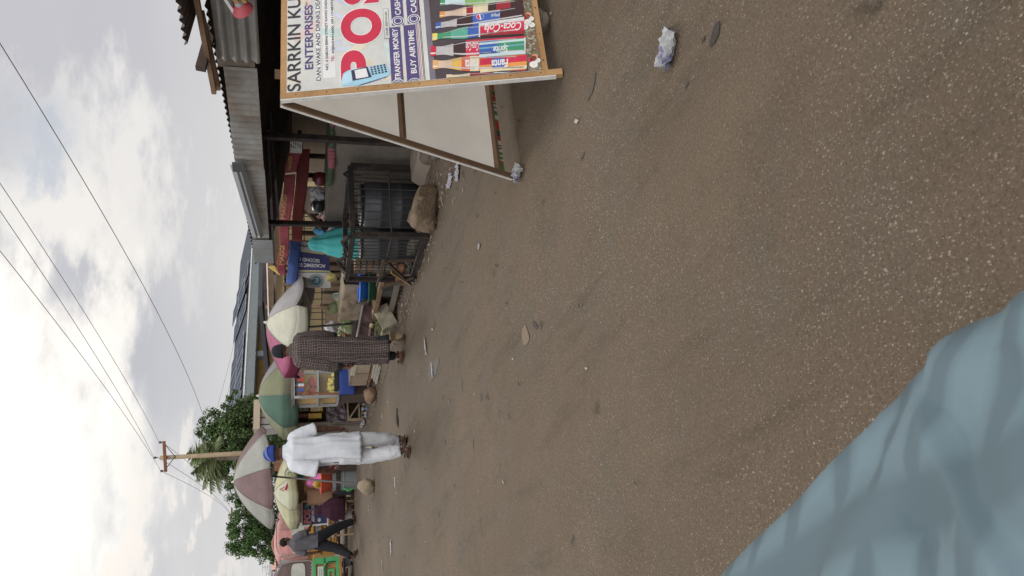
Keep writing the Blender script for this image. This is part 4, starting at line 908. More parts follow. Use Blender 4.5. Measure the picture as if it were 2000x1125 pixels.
m=MB(); m.box(((GX0+GX1)/2,(GY0+GY1)/2,GZ1+.03),(.72,.68,.03)); m.build('top_board',W_grey,gc)
m=MB(); m.box(((GX0+GX1)/2,(GY0+GY1)/2,.99),(.56,.5,.014)); m.build('shelf',alu,gc)
m=MB(); m.box(((GX0+GX1)/2,GY1-.03,1.0),(.56,.012,.72)); m.build('back_board',mat('warm_board',(.58,.36,.09),.7,.15,4),gc)
m=MB(); m.box(((GX0+GX1)/2,(GY0+GY1)/2,.3),(.6,.54,.56)); m.build('base_cabinet',W_dark,gc)
lem=mat('lemon',(.66,.56,.10),.5,.1,9,.1,spec=.4)
first=None
for k,(x,z) in enumerate(((4.10,.70),(4.19,.70),(4.28,.70),(4.37,.70),(4.14,.77),(4.23,.77),(4.32,.77),(4.42,.75),(4.18,.84),(4.27,.84),(4.36,.83))):
    loc=V((x,GY0+.09+.01*(k%3),z-.035))
    if first is None:
        e=MB(); e.ball((0,0,.04),(.043,.043,.045),14,10); e.ball((0,0,.09),(.009,.009,.012),6,5); first=e.build('lemon',lem,smooth=True,loc=(0,0,0)); first.location=loc; tag(first,'yellow lemon in the pile behind the case glass','lemon','lemons piled in the fruit case')
    else: c=first.copy(); COL.objects.link(c); c.location=loc; c.rotation_euler=(.3*k,0,k)
slm=mat('melon_flesh',(.36,.05,.05),.5,.15,9); rnd=mat('melon_rind',(.05,.11,.04),.6)
for k,(x,z,a) in enumerate(((4.15,1.03,.1),(4.34,1.02,-.3),(4.2,1.22,.5),(4.45,1.24,.2))):
    e=MB(); n=14; pts=[(0,0)]+[(.105*math.cos(PI*j/n),.105*math.sin(PI*j/n)) for j in range(n+1)]
    Mr2=Matrix.Rotation(a,3,'Y'); c=V((x,GY0+.12,z)); e.use(slm).prism([c+Mr2@V((p[0],0,p[1])) for p in pts[1:]],(0,.05,0)); e.use(rnd)
    for j in range(n): 
        A=c+Mr2@V((pts[j+1][0],.0,pts[j+1][1])); B=c+Mr2@V((pts[j+2][0],0,pts[j+2][1])); e.bar(A+V((0,.025,0)),B+V((0,.025,0)),.05,.014,(0,1,0)) if False else e.bar(A+V((0,.025,0)),B+V((0,.025,0)),.014,.056)
    tag(e.build('watermelon_slice',None),['red watermelon slice on the shelf, nearest the case corner','red watermelon slice on the shelf beside the centre rail','red watermelon slice leaning high at the left of case','red watermelon slice leaning high at the right of case'][k],'watermelon')
# blue cloth and benches in front
def bluecl(a,c): 
    x=4.0+a*.62; s=c*.42; return (x,13.72-.01*math.sin(a*14)-.02*c+(.15-s if s<.15 else 0)*1.,.60 if s<.15 else .60-(s-.15)) 
m=MB(); m.grid(lambda a,c:bluecl(a,c),18,12); tag(m.build('blue_cloth',mat('cloth_royal',(.025,.05,.20),.85,.15,6,.2),smooth=True,solid=.004),'royal blue cloth hanging below the glass fruit case','cloth')
wb=empty('wooden_bench',(4.1,12.9,0),'plank street bench with pale boards in front of fruit case','bench')
for nm,c,s,mm in(('seat',(4.32,12.9,.42),(.36,1.5,.05),W_grey),('front_board',(4.14,12.55,.27),(.03,.62,.24),wood('pale_board',(.33,.265,.19),(.24,.185,.13))),('front_board',(4.14,13.25,.27),(.03,.7,.26),wood('pale_board2',(.27,.205,.145),(.2,.145,.1))),('cream_board',(4.125,12.6,.42),(.03,.7,.07),wood('cream_board',(.44,.39,.29),(.33,.28,.2)))):
    m=MB(); m.box(c,s); m.build(nm,mm,wb)
for y in(12.25,12.9,13.55):
    for x in(4.18,4.45): m=MB(); m.bar((x,y,0),(x,y,.395),.05,.05); m.build('leg',W_red,wb)
m=MB(); m.bar((4.1,12.2,.12),(4.1,13.6,.11),.03,.03); m.build('stretcher',W_old,wb)
m=MB(); m.box((4.25,12.55,.50),(.12,.55,.07)); tag(m.build('timber_beam',W_red),'short red brown timber beam lying on the plank bench','timber')
m=MB()
for k in range(3): m.bar((3.96+.05*k,12.0,.05+.035*k),(3.9+.05*k,12.75,.05+.03*k),.035,.03)
tag(m.build('stacked_sticks',wood('bleached',(.38,.35,.29),(.28,.25,.2))),'few bleached sticks stacked on ground by the bench','timber')
rock('stone',(3.86,13.25,0),(.15,.20,.12),(.22,.145,.09),'reddish brown boulder at the kerb beside the bench end',sd=61)
rock('stone',(4.02,13.75,0),(.1,.13,.09),(.20,.17,.13),'pale brown stone just beyond the reddish boulder',sd=62)
# ================================================================ phone kiosk with lit yellow shelves
kk=empty('card_kiosk',(4.35,16.3,0),'narrow kiosk with yellow lit shelves and barred window','kiosk')
m=MB(); m.box((4.4,16.75,.75),(.75,.04,1.5)); m.build('back_wall',W_grey,kk)
for x in(4.0,4.78): m=MB(); m.box((x,16.35,.75),(.04,.78,1.5)); m.build('side_wall',W_grey,kk)
ylit=mat('warm_yellow',(.66,.44,.11),.6,.15,5); ypale=mat('pale_card',(.62,.60,.40),.6,.15,9)
for (xa,xb,ya,yb,mm,nm) in((580,602,787,803,ypale,'card_rack'),(606,630,786,804,ylit,'yellow_box'),(602,628,808,818,ylit,'yellow_shelf'),(580,600,809,816,W_red,'brown_box')):
    A=at(xa,yb,Y=16.05);B=at(xb,ya,Y=16.05); m=MB(); m.box(((A.x+B.x)/2,16.05,(A.z+B.z)/2),(abs(B.x-A.x),.1,abs(A.z-B.z))); m.build(nm,mm,kk)
m=MB(); A=at(608,804,Y=15.99); m.use(wht)
for k in range(4): m.bar(at(609+k*5,802,Y=15.985),at(609+k*5,788+k%2*4,Y=15.985),.004,.022)
m.build('white_lettering',None,kk)
m=MB()
for k in range(6): m.bar(at(580,788+k*3,Y=15.96),at(602,788+k*3,Y=15.96),.008,.008)
for k in range(3): m.bar(at(583+k*8,786,Y=15.955),at(583+k*8,804,Y=15.955),.008,.008)
m.build('window_bars',darkiron,kk)
m=MB(); m.box((4.4,16.3,1.54),(.95,1.0,.05)); m.build('roof_board',W_dark,kk)
m=MB(); m.bar((4.05,15.92,.0),(4.05,15.92,1.45),.05,.05); m.bar((4.75,15.92,0),(4.75,15.92,1.45),.05,.05); m.build('front_posts',W_grey,kk)
m=MB(); m.box((4.38,15.98,.7),(.72,.3,.04)); m.build('counter',W_grey,kk)
pl=[at(x,y,Y=15.78) for x,y in((637,783),(637,822),(686,826),(670,783))]
def plas(a,c): return pl[0].lerp(pl[1],a).lerp(pl[3].lerp(pl[2],a),c)+V((0,.05*noise.noise(V((a*4,c*4,0)))+.02*noise.noise(V((a*12,c*12,3))),0))
m=MB(); m.grid(plas,30,30); tag(m.build('plastic_sheet',mat('plastic_dark',(.11,.085,.095),.35,.35,4,.5,14,spec=.5,col2=(.26,.115,.07),c2pos=.56,c2soft=.06),smooth=True,solid=.004),'wrinkled grey brown plastic sheet tied over the kiosk counter','sheet')
tr=empty('trestle',(4.2,15.6,0),'rickety trestle of pale sticks below the plastic sheet','trestle')
for a,b_ in(((4.0,15.6,.34),(4.6,15.6,.36)),((4.02,15.6,0),(4.02,15.6,.36)),((4.45,15.6,0),(4.45,15.6,.36)),((4.03,15.58,.33),(4.42,15.58,.06)),((4.0,15.62,.12),(4.5,15.62,.12))):
    m=MB(); m.bar(a,b_,.05,.03); m.build('stick',wood('pale_stick',(.33,.25,.16),(.24,.17,.1)),tr)
m=MB(); m.tube([at(583,767,Y=13.7),at(662,769,Y=13.7)],.022,8); m.ball(at(596+4,768,Y=13.68),(.035,.03,.07),8,6); tag(m.build('broom',W_red),'wooden broom stick leaning against the fruit case frame','broom')
# small clutter beyond the kiosk (behind the man in white)
m=MB(); 
for k in range(10): p=at(694,836+k*2,Y=15.0); m.box((3.7+.02*k,16.8+.1*k,.1),(.09,.08,.2))
tag(m.build('plastic_cans',mat('grey_cans',(.2,.19,.18),.6,.3,20)),'row of dull plastic cans on the kerb beyond the kiosk','cans')
rock('stone',(3.05,14.2,0),(.10,.22,.09),(.34,.31,.23),'pale angular stone on road edge behind the white trousers',sd=63)
# ================================================================ drums, basin, POS sign, pink tarps beyond
dr=empty('metal_drum',(3.48,18.9,.0),'grey ribbed metal drum behind the wrapped umbrella base','drum')
x,y=3.42,18.7
e=MB(); e.loft([(x,y,0,.27,.27),(x,y,.27,.27,.27),(x,y,.285,.28,.28),(x,y,.30,.27,.27),(x,y,.36,.27,.27),(x,y,.55,.265,.265)],30,None,(True,True)); e.build('drum_shell',mat('drum_grey',(.17,.185,.18),.55,.2,5,.1,metal=.2),dr,smooth=False)
m=MB(); m.loft([(x,y,.37,.285,.285),(x,y,.47,.285,.285)],30,None); m.build('dark_band',darkiron,dr)
m=MB(); m.tube([(x-.24,y-.15,.30),(x-.33,y-.2,.20),(x-.28,y-.2,.08)],.02,8); m.build('green_strap',mat('strap_green',(.05,.35,.06),.6),dr)
basin('red_basin',(3.40,18.7,.56),.30,.24,(.46,.075,.035),'big orange red plastic basin on top of the grey drum',.78,.018)
rock('head_load_bowl',(3.30,18.5,.80),(.11,.11,.10),(.42,.26,.05),'mustard yellow calabash resting on the red basin rim','bowl',.05,71,mt=mat('mustard',(.42,.25,.035),.6))
px=empty('pos_sign',(2.6,20.7,.4),'navy POS SERVICES board behind the seated woman in maroon','sign')
TLp=at(590,1026,Y=20.6);TRp=at(590,981,Y=20.6);BLp=at(640,1026,Y=20.6)
m=MB(); cc=(TRp+BLp)/2; m.box((cc.x,20.62,cc.z),(abs(TRp.x-TLp.x),.03,abs(TLp.z-BLp.z))); m.build('board',mat('sign_navy',(.06,.065,.16),.6,.15,5),px)
m=MB(); ex=abs(TRp.x-TLp.x); t_=.025
m.box((cc.x,20.6,TLp.z),(ex+.06,.05,.03)); m.box((cc.x,20.6,BLp.z),(ex+.06,.05,.03)); m.box((TLp.x-.015,20.6,cc.z),(.03,.05,abs(TLp.z-BLp.z)-.03)); m.box((TRp.x+.015,20.6,cc.z),(.03,.05,abs(TLp.z-BLp.z)-.03)); m.build('frame',wht,px)
coral=mat('coral',(.60,.20,.16),.6)
m=MB().use(coral); m.text('POS',V((TLp.x+.04,20.6,TLp.z-.21)),(1,0,0),(0,0,1),w=.34,h=.17,bold=.04); m.use(wht).text('SERVICES',V((TLp.x+.04,20.6,TLp.z-.30)),(1,0,0),(0,0,1),w=.46,h=.07,bold=.03)
for k in range(3): e=MB(); e.ball(V((TLp.x+.10+k*.16,20.6,TLp.z-.42)),(.05,.005,.04),10,6); e.build('white_spot',wht,px)
m.build('lettering',None,px); e=MB(); e.ball(V((TRp.x-.1,20.6,TLp.z-.11)),(.06,.005,.05),12,6); e.build('teal_emblem',mat('logo_teal',(.1,.3,.28),.6),px)
for x_ in(TLp.x,TRp.x): m=MB(); m.bar((x_,20.68,0),(x_,20.68,BLp.z),.04,.04); m.build('post',W_old,px)
tbq=empty('low_table',(2.75,20.2,0),'low stick table beside the woman in maroon','table')
m=MB(); m.box((2.62,20.25,.46),(.75,.5,.04)); m.build('tabletop',W_old,tbq)
for x_ in(2.3,2.95): m=MB(); m.bar((x_,20.05,0),(x_,20.05,.44),.04,.04); m.build('leg',wood('pale_stick',(.33,.25,.16),(.2,.2,.1)),tbq)
m=MB(); m.bar((2.3,20.04,.12),(2.95,20.04,.1),.05,.03); m.build('stretcher',wood('yellow_slat',(.3,.2,.1),(.2,.1,.1)),tbq)
for (xa,ya,xb,yb,Yd,nm,col,lb) in((545,1000,585,1032,22.5,'pink_tarp',(.42,.235,.205),'faded pink tarp sloping behind the yellow umbrella'),(583,985,591,1020,21.6,'pink_cloth',(.52,.27,.23),'small pink cloth patch hung above the navy board')):
    A=at(xa,ya,Y=Yd);B=at(xb,yb,Y=Yd); m=MB(); m.grid(lambda a,c:(A.x+(B.x-A.x)*a,Yd+.1*c+.03*math.sin(a*14),A.z+(B.z-A.z)*c+.02*math.sin(a*9)),12,6); tag(m.build(nm,mat('tarp_pink',(.42,.235,.205),.8,.12,5,.15),smooth=True,solid=.01),lb,'tarp')
A=at(538,1040,Y=24);B=at(570,1082,Y=24); m=MB(); m.grid(lambda a,c:(A.x+(B.x-A.x)*a,24+.6*c,A.z+.1*math.sin(a*PI)+(B.z-A.z)*c),12,6); m.bar((A.x,24.3,0),(A.x,24.3,A.z),.04,.04); m.bar((B.x,24.3,0),(B.x,24.3,A.z-.2),.04,.04); tag(m.build('pink_awning',mat('tarp_pink',(.5,.25,.22)),smooth=True,solid=.01),'pale pink awning rising behind the grey shirt man head','tarp')
# backdrop stalls between 18 and 24 m
bs=empty('timber_stall',(3.9,19.6,0),'dim timber stall with boxes behind the drum','stall')
m=MB(); m.box((3.9,20.9,.75),(1.3,.05,1.3)); m.build('back_wall',wood('mud_plank',(.27,.2,.13),(.17,.12,.08)),bs)
m=MB(); m.box((3.62,20.2,.96),(.45,.3,.42)); m.build('carton',mat('carton',(.34,.205,.12),.85,.12,6),bs)
m=MB(); m.box((3.25,20.1,.80),(.32,.3,.6)); m.build('carton',mat('carton',(.3,.2,.1)),bs)
m=MB(); m.box((4.1,19.9,.4),(.7,.5,.05)); m.build('shelf',W_old,bs)
for x_ in(3.3,4.6): m=MB(); m.bar((x_,20.85,0),(x_,20.85,1.5),.06,.06); m.build('post',W_old,bs)
m=MB()
for k in range(12): m.box((3.72+.05*(k%4),18.55+.1*(k%2),.42+.05*(k//4)),(.045,.09,.045))
tag(m.build('red_cartons',mat('red_goods',(.38,.06,.03),.6,.4,30)),'small heap of red goods beside the drum','goods')
m=MB(); m.box((3.85,18.6,.2),(.6,.4,.4)); tag(m.build('dark_crate',W_dark),'dark crate under the small heap of red goods','crate')

# ---------------- more goods and clutter along the stalls
def thing(name,label,cat,mb,m_=None,group=None,smooth=False): return tag(mb.build(name,m_,smooth=smooth),label,cat,group)
q=at(664,748,Y=13.78); m=MB(); m.box((4.33,13.8,.655),(.44,.12,.07)); thing('black_tray','shallow black tray at the foot of the lemons','tray',m,mat('tray_black',(.02,.02,.022),.5))
bt=None
for k in range(7):
    x=4.46+.035*(k%4); y=13.72-.05*(k//4); e=MB(); e.tube([(x,y,.60),(x,y,.70),(x,y,.735),(x,y,.77)],[.017,.017,.008,.008],10); thing('small_bottle','small pale bottle in the cluster at right edge of the blue cloth','bottle',e,mat('bottle_pale',(.45,.46,.46),.3,.2,30,0,spec=.5),'small pale bottles beside the fruit case')
rs8=random.Random(12)
m=MB()
for k in range(26): p=V((3.98+rs8.uniform(-.12,.5),15.0+rs8.uniform(-.5,.7),.05)); r=rs8.uniform(.02,.05); m.use([mat('trash_grey',(.30,.29,.28),.7,.3,20),mat('trash_blue',(.10,.13,.22),.7,.3,20),mat('trash_brown',(.18,.12,.08),.8,.3,20)][k%3]); m.ball(p+V((0,0,r*.4)),(r,r*1.4,r*.8),8,6,None,.6,k)
tag(m.build('trash_heap',None),'low heap of crumpled trash under the pale stick trestle','trash',kind='stuff')
for k,(x,y,z,s_,lb) in enumerate(((4.25,14.75,0,.16,'soot dark cooking basin on the ground between case and kiosk'),(4.05,16.95,0,.15,'dull dark basin at the far side of the kiosk'))):
    basin('dark_basin',(x,y,z+.03),s_,.14,(.03,.03,.033),lb,.7)
# planks and posts between the low bench and the brown tarp
m=MB(); m.box((4.32,10.0,.18),(.06,.5,.14),Euler((0,0,.1))); thing('short_board','short grey board standing on edge behind the foam crate','board',m,W_grey)
m=MB(); m.box((4.30,9.72,.13),(.12,.2,.2)); thing('grey_block','pale grey cement block under the low bench','block',m,mat('cement_block',(.27,.265,.25),.9,.2,10,.3))
m=MB(); m.tube([(4.05,9.75,.27),(4.12,9.45,.31)],[.02,.03],8); thing('tool_handle','brown wooden tool handle lying under the low bench','tool',m,W_red)
# tubers in the crate mouth and a pink wrapper
rock('tuber',(4.02,10.34,.30),(.03,.10,.03),(.42,.34,.20),'pale curved tuber sticking from behind the foam crate','vegetable',.2,91,mt=mat('tuber',(.40,.31,.18),.8))
m=MB(); p=at(765,650,X=3.86); m.box(p,(.03,.05,.03),Euler((.4,.3,.2))); thing('pink_wrapper','tiny bright pink wrapper at the foam crate corner','litter',m,mat('pink_wrap',(.5,.06,.2),.5))
# tray of green plantain and heaps under the torn umbrella, to the left of the melons
m=MB()
for k in range(9): a=.2*k; m.tube([(4.62+.02*k,12.15+.03*(k%3),.62),(4.60+.02*k,12.3+.03*(k%3),.66+.01*(k%2)),(4.63+.02*k,12.44+.03*(k%3),.62)],[.01,.02,.01],8)
thing('plantain_bunch','bunch of green plantains at the end of the melon table','fruit',m,mat('plantain',(.14,.18,.05),.6),None,True)
m=MB(); m.box((4.62,12.3,.53),(.4,.5,.12)); thing('basket','brown basket box carrying the green plantains','basket',m,W_red)
m=MB(); m.ball(at(648,640,X=4.9),(.10,.12,.11),18,12,None,.5,6); thing('grey_bag','crumpled grey plastic bag hanging behind the lowest melons','bag',m,mat('bag_grey',(.36,.36,.36),.5,.2,12,.2),None,True)
# hanging goods under the green umbrella
for k,(yv,mm) in enumerate(((742,'kiosk_red'),(752,'kiosk_white'),(762,'kiosk_blue'))):
    p=at(588,yv,Y=13.72); m=MB(); m.box(p,(.05,.012,.10)); m.tube([p+V((0,0,.05)),p+V((0,0,.14))],.003,4); thing('hanging_sachet',['red','white','blue'][k]+' sachet strip hanging above the glass fruit case','sachet',m,mat(mm,((.4,.05,.05),(.5,.5,.5),(.05,.1,.35))[k],.6))
# red-and-black heap and kettle beside the drum
m=MB(); m.ball((3.75,18.45,.50),(.16,.14,.12),14,10,None,.5,3); thing('red_netting','red and black netting bundle behind the left hand of man in white','bundle',m,mat('netting',(.30,.05,.035),.8,.6,30,.3,col2=(.02,.02,.02),c2pos=.5,c2soft=.05),None,True)
for k,x in enumerate((2.35,2.55,2.8)):
    e=MB(); e.box((x,20.2,.53),(.12,.10,.10)); thing('small_carton',['cream','brown','white'][k]+' small carton on the low stick table','carton',e,mat('carton_%d'%k,((.4,.36,.25),(.22,.13,.08),(.45,.45,.43))[k],.8))
# ================================================================ people
skin=mat('skin_dark',(.085,.04,.024),.55,.10,9,.05,60,spec=.35); skin_r=mat('skin_warm',(.14,.065,.038),.55,.10,9,.05,60,spec=.35)
hairm=mat('hair_black',(.012,.011,.011),.9,.2,30,.5,120)
def cap(m,p,r,n=12):
    m.tube(p,r,n)
    for q,k in zip(p,r if isinstance(r,(list,tuple)) else [r]*len(p)): m.ball(q,k,n,8)
def hand(m,w,d,pn,th,curl=.35,s=1.):
    # w wrist, d pointing direction, pn palm normal (fingers curl towards it), th thumb side
    w=V(w); d=V(d).normalized(); th=(V(th)-d*V(th).dot(d)).normalized(); pn=V(pn); pn=(pn-d*pn.dot(d)-th*pn.dot(th)).normalized()
    M=Matrix((th,pn,d)).transposed()
    m.ball(w+d*.045*s,(.041*s,.017*s,.055*s),14,10,M)
    for k,(o,ln) in enumerate(((.030,.078),(.010,.088),(-.011,.082),(-.031,.064))):
        p=w+d*.085*s+th*o*s; pts=[p]; dd=d.copy(); ang=curl*(1+.25*k)
        for f in(.45,.32,.23):
            dd=(Matrix.Rotation(-ang,3,th.cross(pn)) if False else Matrix.Identity(3))@dd
            dd=(dd*math.cos(ang)+pn*math.sin(ang)*1.0).normalized() if False else (d*math.cos(ang)+pn*math.sin(ang)).normalized()
            pts.append(pts[-1]+dd*ln*s*f); ang+=curl*1.1
        cap(m,pts,[.0098*s,.0092*s,.0085*s,.0075*s],8)
    p=w+d*.03*s+th*.036*s; q=p+(th*.75+d*.7+pn*.25).normalized()*.04*s; q2=q+(th*.25+d*.9+pn*.4).normalized()*.032*s
    cap(m,[p,q,q2],[.013*s,.011*s,.009*s],8)
def human(name,loc,rot,label,J,skinm,S=1.,voxel=.008,hands=True,extra=None,group=None,feet=True):
    D=dict(hL=(-.09,0,.90),hR=(.09,0,.90),kL=(-.1,.02,.49),kR=(.1,.02,.49),aL=(-.1,-.02,.075),aR=(.1,-.02,.075),tL=None,tR=None,
      pel=(0,0,.96),wst=(0,0,1.10),chest=(0,.0,1.29),nk=(0,-.015,1.44),head=(0,.02,1.605),face=(0,1,0),sL=(-.168,-.01,1.385),sR=(.168,-.01,1.385),
      eL=(-.215,-.03,1.10),eR=(.215,-.03,1.10),wL=(-.25,.05,.86),wR=(.25,.05,.86),dL=None,dR=None,pnL=(1,0,0),pnR=(-1,0,0),thL=(0,1,0),thR=(0,1,0),curl=.35)
    D.update(J); g=lambda k:V(D[k])
    m=MB()
    m.ball(g('pel'),(.155,.105,.12)); m.ball(g('wst'),(.135,.095,.14)); m.ball(g('chest'),(.17,.11,.17)); cap(m,[g('wst'),g('chest')],[.10,.12])
    cap(m,[g('sL')*.85+g('chest')*.15,g('nk')+V((-.03,0,-.03))],[.055,.05]); cap(m,[g('sR')*.85+g('chest')*.15,g('nk')+V((.03,0,-.03))],[.055,.05])
    f=g('face').normalized(); sd_=f.cross(V((0,0,1))).normalized(); upv=sd_.cross(f); Mh=Matrix((sd_,f,upv)).transposed(); h=g('head'); HP=lambda x,y,z:h+Mh@V((x,y,z))
    cap(m,[g('nk')+V((0,-.005,-.06)),HP(0,-.025,-.05)],[.062,.056])
    m.ball(HP(0,-.012,.03),(.076,.097,.092),18,12,Mh); m.ball(HP(0,.022,-.045),(.062,.068,.075),16,10,Mh); m.ball(HP(0,.055,-.092),(.03,.028,.025),10,8,Mh)
    cap(m,[HP(0,.086,.015),HP(0,.106,-.028)],[.011,.017]); m.ball(HP(-.017,.092,-.032),.011,8,6); m.ball(HP(.017,.092,-.032),.011,8,6)
    m.ball(HP(0,.084,.032),(.055,.014,.012),12,8,Mh); m.ball(HP(0,.086,-.064),(.026,.012,.013),12,8,Mh)
    for s_ in(-1,1): m.ball(HP(s_*.077,-.005,-.005),(.012,.022,.034),10,8,Mh)
    for s_ in 'LR':
        cap(m,[g('h'+s_),g('k'+s_),g('a'+s_)],[.083,.058,.04]); kk_=g('k'+s_); aa=g('a'+s_); m.ball(kk_.lerp(aa,.3)+V((0,-.02,0)),(.05,.055,.1))
        if feet:
            t=D['t'+s_]; t=V(t) if t else aa+V((.0,.16,-.05)); dirn=(t-aa).normalized()
            heel=aa+V((0,-.035,-.035)) if abs(dirn.z)<.8 else aa+V((0,0,-.02))
            cap(m,[heel,aa.lerp(t,.6)+V((0,0,-.012)),t],[.034,.036,.022])
            sdv=V((1,0,0))
            for k in range(5): q=t+sdv*((k-2)*.016); cap(m,[q-dirn*.02,q+dirn*.02],[.011,.009],8)
        cap(m,[g('s'+s_),g('e'+s_),g('w'+s_)],[.05,.042,.029]); m.ball(g('e'+s_).lerp(g('w'+s_),.3),(.042,.042,.06))
        if hands:
            d=D['d'+s_]; d=V(d) if d else (g('w'+s_)-g('e'+s_)); hand(m,g('w'+s_),d,g('pn'+s_),g('th'+s_),D['curl'])
    if extra: extra(m)
    m.v=[v*S for v in m.v]
    me=bpy.data.meshes.new(name); me.from_pydata([tuple(v) for v in m.v],[],m.f); o=bpy.data.objects.new(name,me); COL.objects.link(o)
    md=o.modifiers.new('r','REMESH'); md.mode='VOXEL'; md.voxel_size=voxel; md.use_smooth_shade=True
    sm=o.modifiers.new('s','SMOOTH'); sm.factor=.5; sm.iterations=2
    dg=bpy.context.evaluated_depsgraph_get(); me2=bpy.data.meshes.new_from_object(o.evaluated_get(dg)); o.modifiers.clear(); o.data=me2; me2.materials.clear(); me2.materials.append(skinm)
    o.location=loc; o.rotation_euler=(0,0,rot); WM[o]=Matrix.Translation(V(loc))@Matrix.Rotation(rot,4,'Z'); tag(o,label,'person',group)
    ew=mat('eye_white',(.6,.58,.52),.3,0,5,0,spec=.5)
    for s_ in(-1,1):
        e=MB(); e.use(ew).ball(HP(s_*.031,.077,.012)*S,.0125*S,10,8); e.use(hairm).ball((HP(s_*.031,.0845,.012))*S,.0065*S,8,6); e.build('eye',None,o,True,True)
    return o,HP
def folds(A,ks,seed,grow=1.,nz=.5):
    def f(a,t,k):
        g=(.25+.75*t**grow) if grow>0 else (.25+.75*(1-t)**(-grow))
        return A*g*(sum(math.sin(kk*a+ph+1.5*t*math.sin(ph)) for kk,ph in ks)/len(ks)+nz*2*noise.noise(V((math.cos(a)*2.5+seed,math.sin(a)*2.5,t*5+seed))))
    return f
def sleeve(name,p,r,m_,o,solid=.004,amp=.006,seed=0,n=22):
    e=MB(); P_=[V(q) for q in p]; L_=[]; R2=[]
    K=len(P_)-1
    for k in range(K):
        for j in range(6 if k<K-1 else 7): t=j/6; L_.append(P_[k].lerp(P_[k+1],t)); R2.append(r[k]*(1-t)+r[k+1]*t)
    e.tube(L_,R2,n,False)
    for v in e.v: v+=V((noise.noise(v*22+V((seed,0,0))),noise.noise(v*22+V((0,seed,9))),noise.noise(v*14)))*amp*1.6
    # uv from length
    for fi,f in enumerate(e.f):
        k=fi//n; j=fi%n; e.uv[fi]=[(j/n*.5,k*.03),((j+1)/n*.5,k*.03),((j+1)/n*.5,(k+1)*.03),(j/n*.5,(k+1)*.03)]
    return e.build(name,m_,o,True,True,solid)
def garment(name,rings,m_,o,fold,n=64,solid=.004,sub=6):
    R_=[]
    for k in range(len(rings)-1):
        for j in range(sub):
            t=j/sub; R_.append(tuple(a*(1-t)+b*t for a,b in zip(rings[k],rings[k+1])))
    R_.append(rings[-1]); e=MB(); e.loft(R_,n,fold); return e.build(name,m_,o,True,True,solid)
def cloth_mat(name,col,**k): 
    kw=dict(rough=.92,var=.07,scale=5,bump=.55,bscale=9); kw.update(k); return mat(name,col,**kw)
# ---- man in white
wcl=cloth_mat('white_kaftan',(.56,.575,.60)); wtr=cloth_mat('white_trousers',(.52,.53,.54))
o,HP=human('person',(2.10,9.52,0),R(4),'man in white short-sleeved tunic, white trousers and blue knitted cap walking away',
  dict(kL=(-.10,.04,.49),aL=(-.08,-.05,.085),tL=(-.09,.12,.02),kR=(.11,.03,.49),aR=(.12,.16,.10),tR=(.13,.33,.045),eR=(.25,-.03,1.12),wR=(.262,.04,.86),dR=(-.02,.25,-1),pnR=(-1,.3,0),thR=(-.3,1,0),eL=(-.245,-.02,1.13),wL=(-.235,.15,.92),dL=(.3,.8,-.5),pnL=(1,0,.2),thL=(0,.3,1),curl=.55,head=(-.01,.03,1.587),face=(-.08,1,-.1)),skin)
garment('tunic',[(0,.0,1.515,.068,.068),(0,-.005,1.48,.088,.08),(0,-.01,1.445,.135,.10),(0,-.01,1.40,.178,.125),(0,0,1.30,.185,.14),(0,0,1.15,.175,.14),(0,0,.98,.182,.15),(0,.0,.78,.186,.155),(0,.01,.60,.192,.158)],wcl,o,folds(.026,((5,.3),(9,1.7),(14,2.9)),3,1.2,.7))
for s_,p,r in((1,[(.10,-.01,1.415),(.155,-.01,1.375),(.205,-.02,1.27),(.25,-.03,1.13)],[.065,.088,.085,.083]),(-1,[(-.10,-.01,1.415),(-.155,-.01,1.375),(-.20,-.02,1.27),(-.24,-.02,1.11)],[.065,.088,.09,.10])): sleeve('sleeve',p,r,wcl,o,seed=s_*3)
for s_,k_,a_ in((-1,(-.10,.04,.49),(-.08,-.05,.085)),(1,(.11,.03,.49),(.12,.16,.10))):
    k_=V(k_);a_=V(a_); sleeve('trouser_leg',[(s_*.085,0,.86),k_,k_.lerp(a_,.6),a_+V((0,0,.03))],[.106,.087,.082,.058],wtr,o,seed=s_*5,amp=.011)
cb=mat('cap_blue',(.028,.052,.25),.95,.2,30,.5,140); 
e=MB(); Rr=[]
for k in range(9):
    t=k/8; a=t*PI/2; Rr.append((0,0,-.01+.135*math.sin(a),.092*math.cos(a*.98)**.8+.001,.112*math.cos(a*.98)**.8+.001))
e.loft(Rr,36,lambda a,t,k:.002*math.sin(18*a)); e.v=[HP(*(v+V((0,-.015,.02)))) for v in e.v]; e.build('cap',cb,o,True,True,.004)
lb=mat('cap_stripe',(.22,.30,.50),.9,.1,30,.2)
for q in(.0,.6):
    e=MB(); pts=[HP(.088*math.cos(a),-.015-.118*abs(math.sin(a)) if False else -.015-.114*math.sin(a),.045+.055*math.sin(a*1)+.02*q) for a in[PI*k/12 for k in range(13)]]; e.tube(pts,.005,6); e.build('cap_stripe',lb,o,True,True)
sole=mat('sandal_brown',(.06,.035,.022),.6,.2,20)
def sandal(a,t,o,S=1.):
    a=V(a);t=V(t); d=(t-a); d=d.normalized(); m=MB(); c0=a+V((0,-.055,-.062)); c1=t+d*.03+V((0,0,-.024)); c0.z=min(c0.z,a.z-.04); m.bar(c0,c1,.022,.095,(1,0,0)) if False else m.bar(c0,c1,.095,.02,(0,0,1)); m.bar(t-d*.045+V((-.05,0,.018)),t-d*.045+V((.05,0,.018)),.03,.02); m.bar(a+V((-.045,-.04,.0)),a+V((.045,-.04,.0)),.02,.03); m.build('sandal',sole,o,False,True)
sandal((-.08,-.05,.085),(-.09,.12,.03),o); sandal((.12,.16,.10),(.13,.33,.045),o)
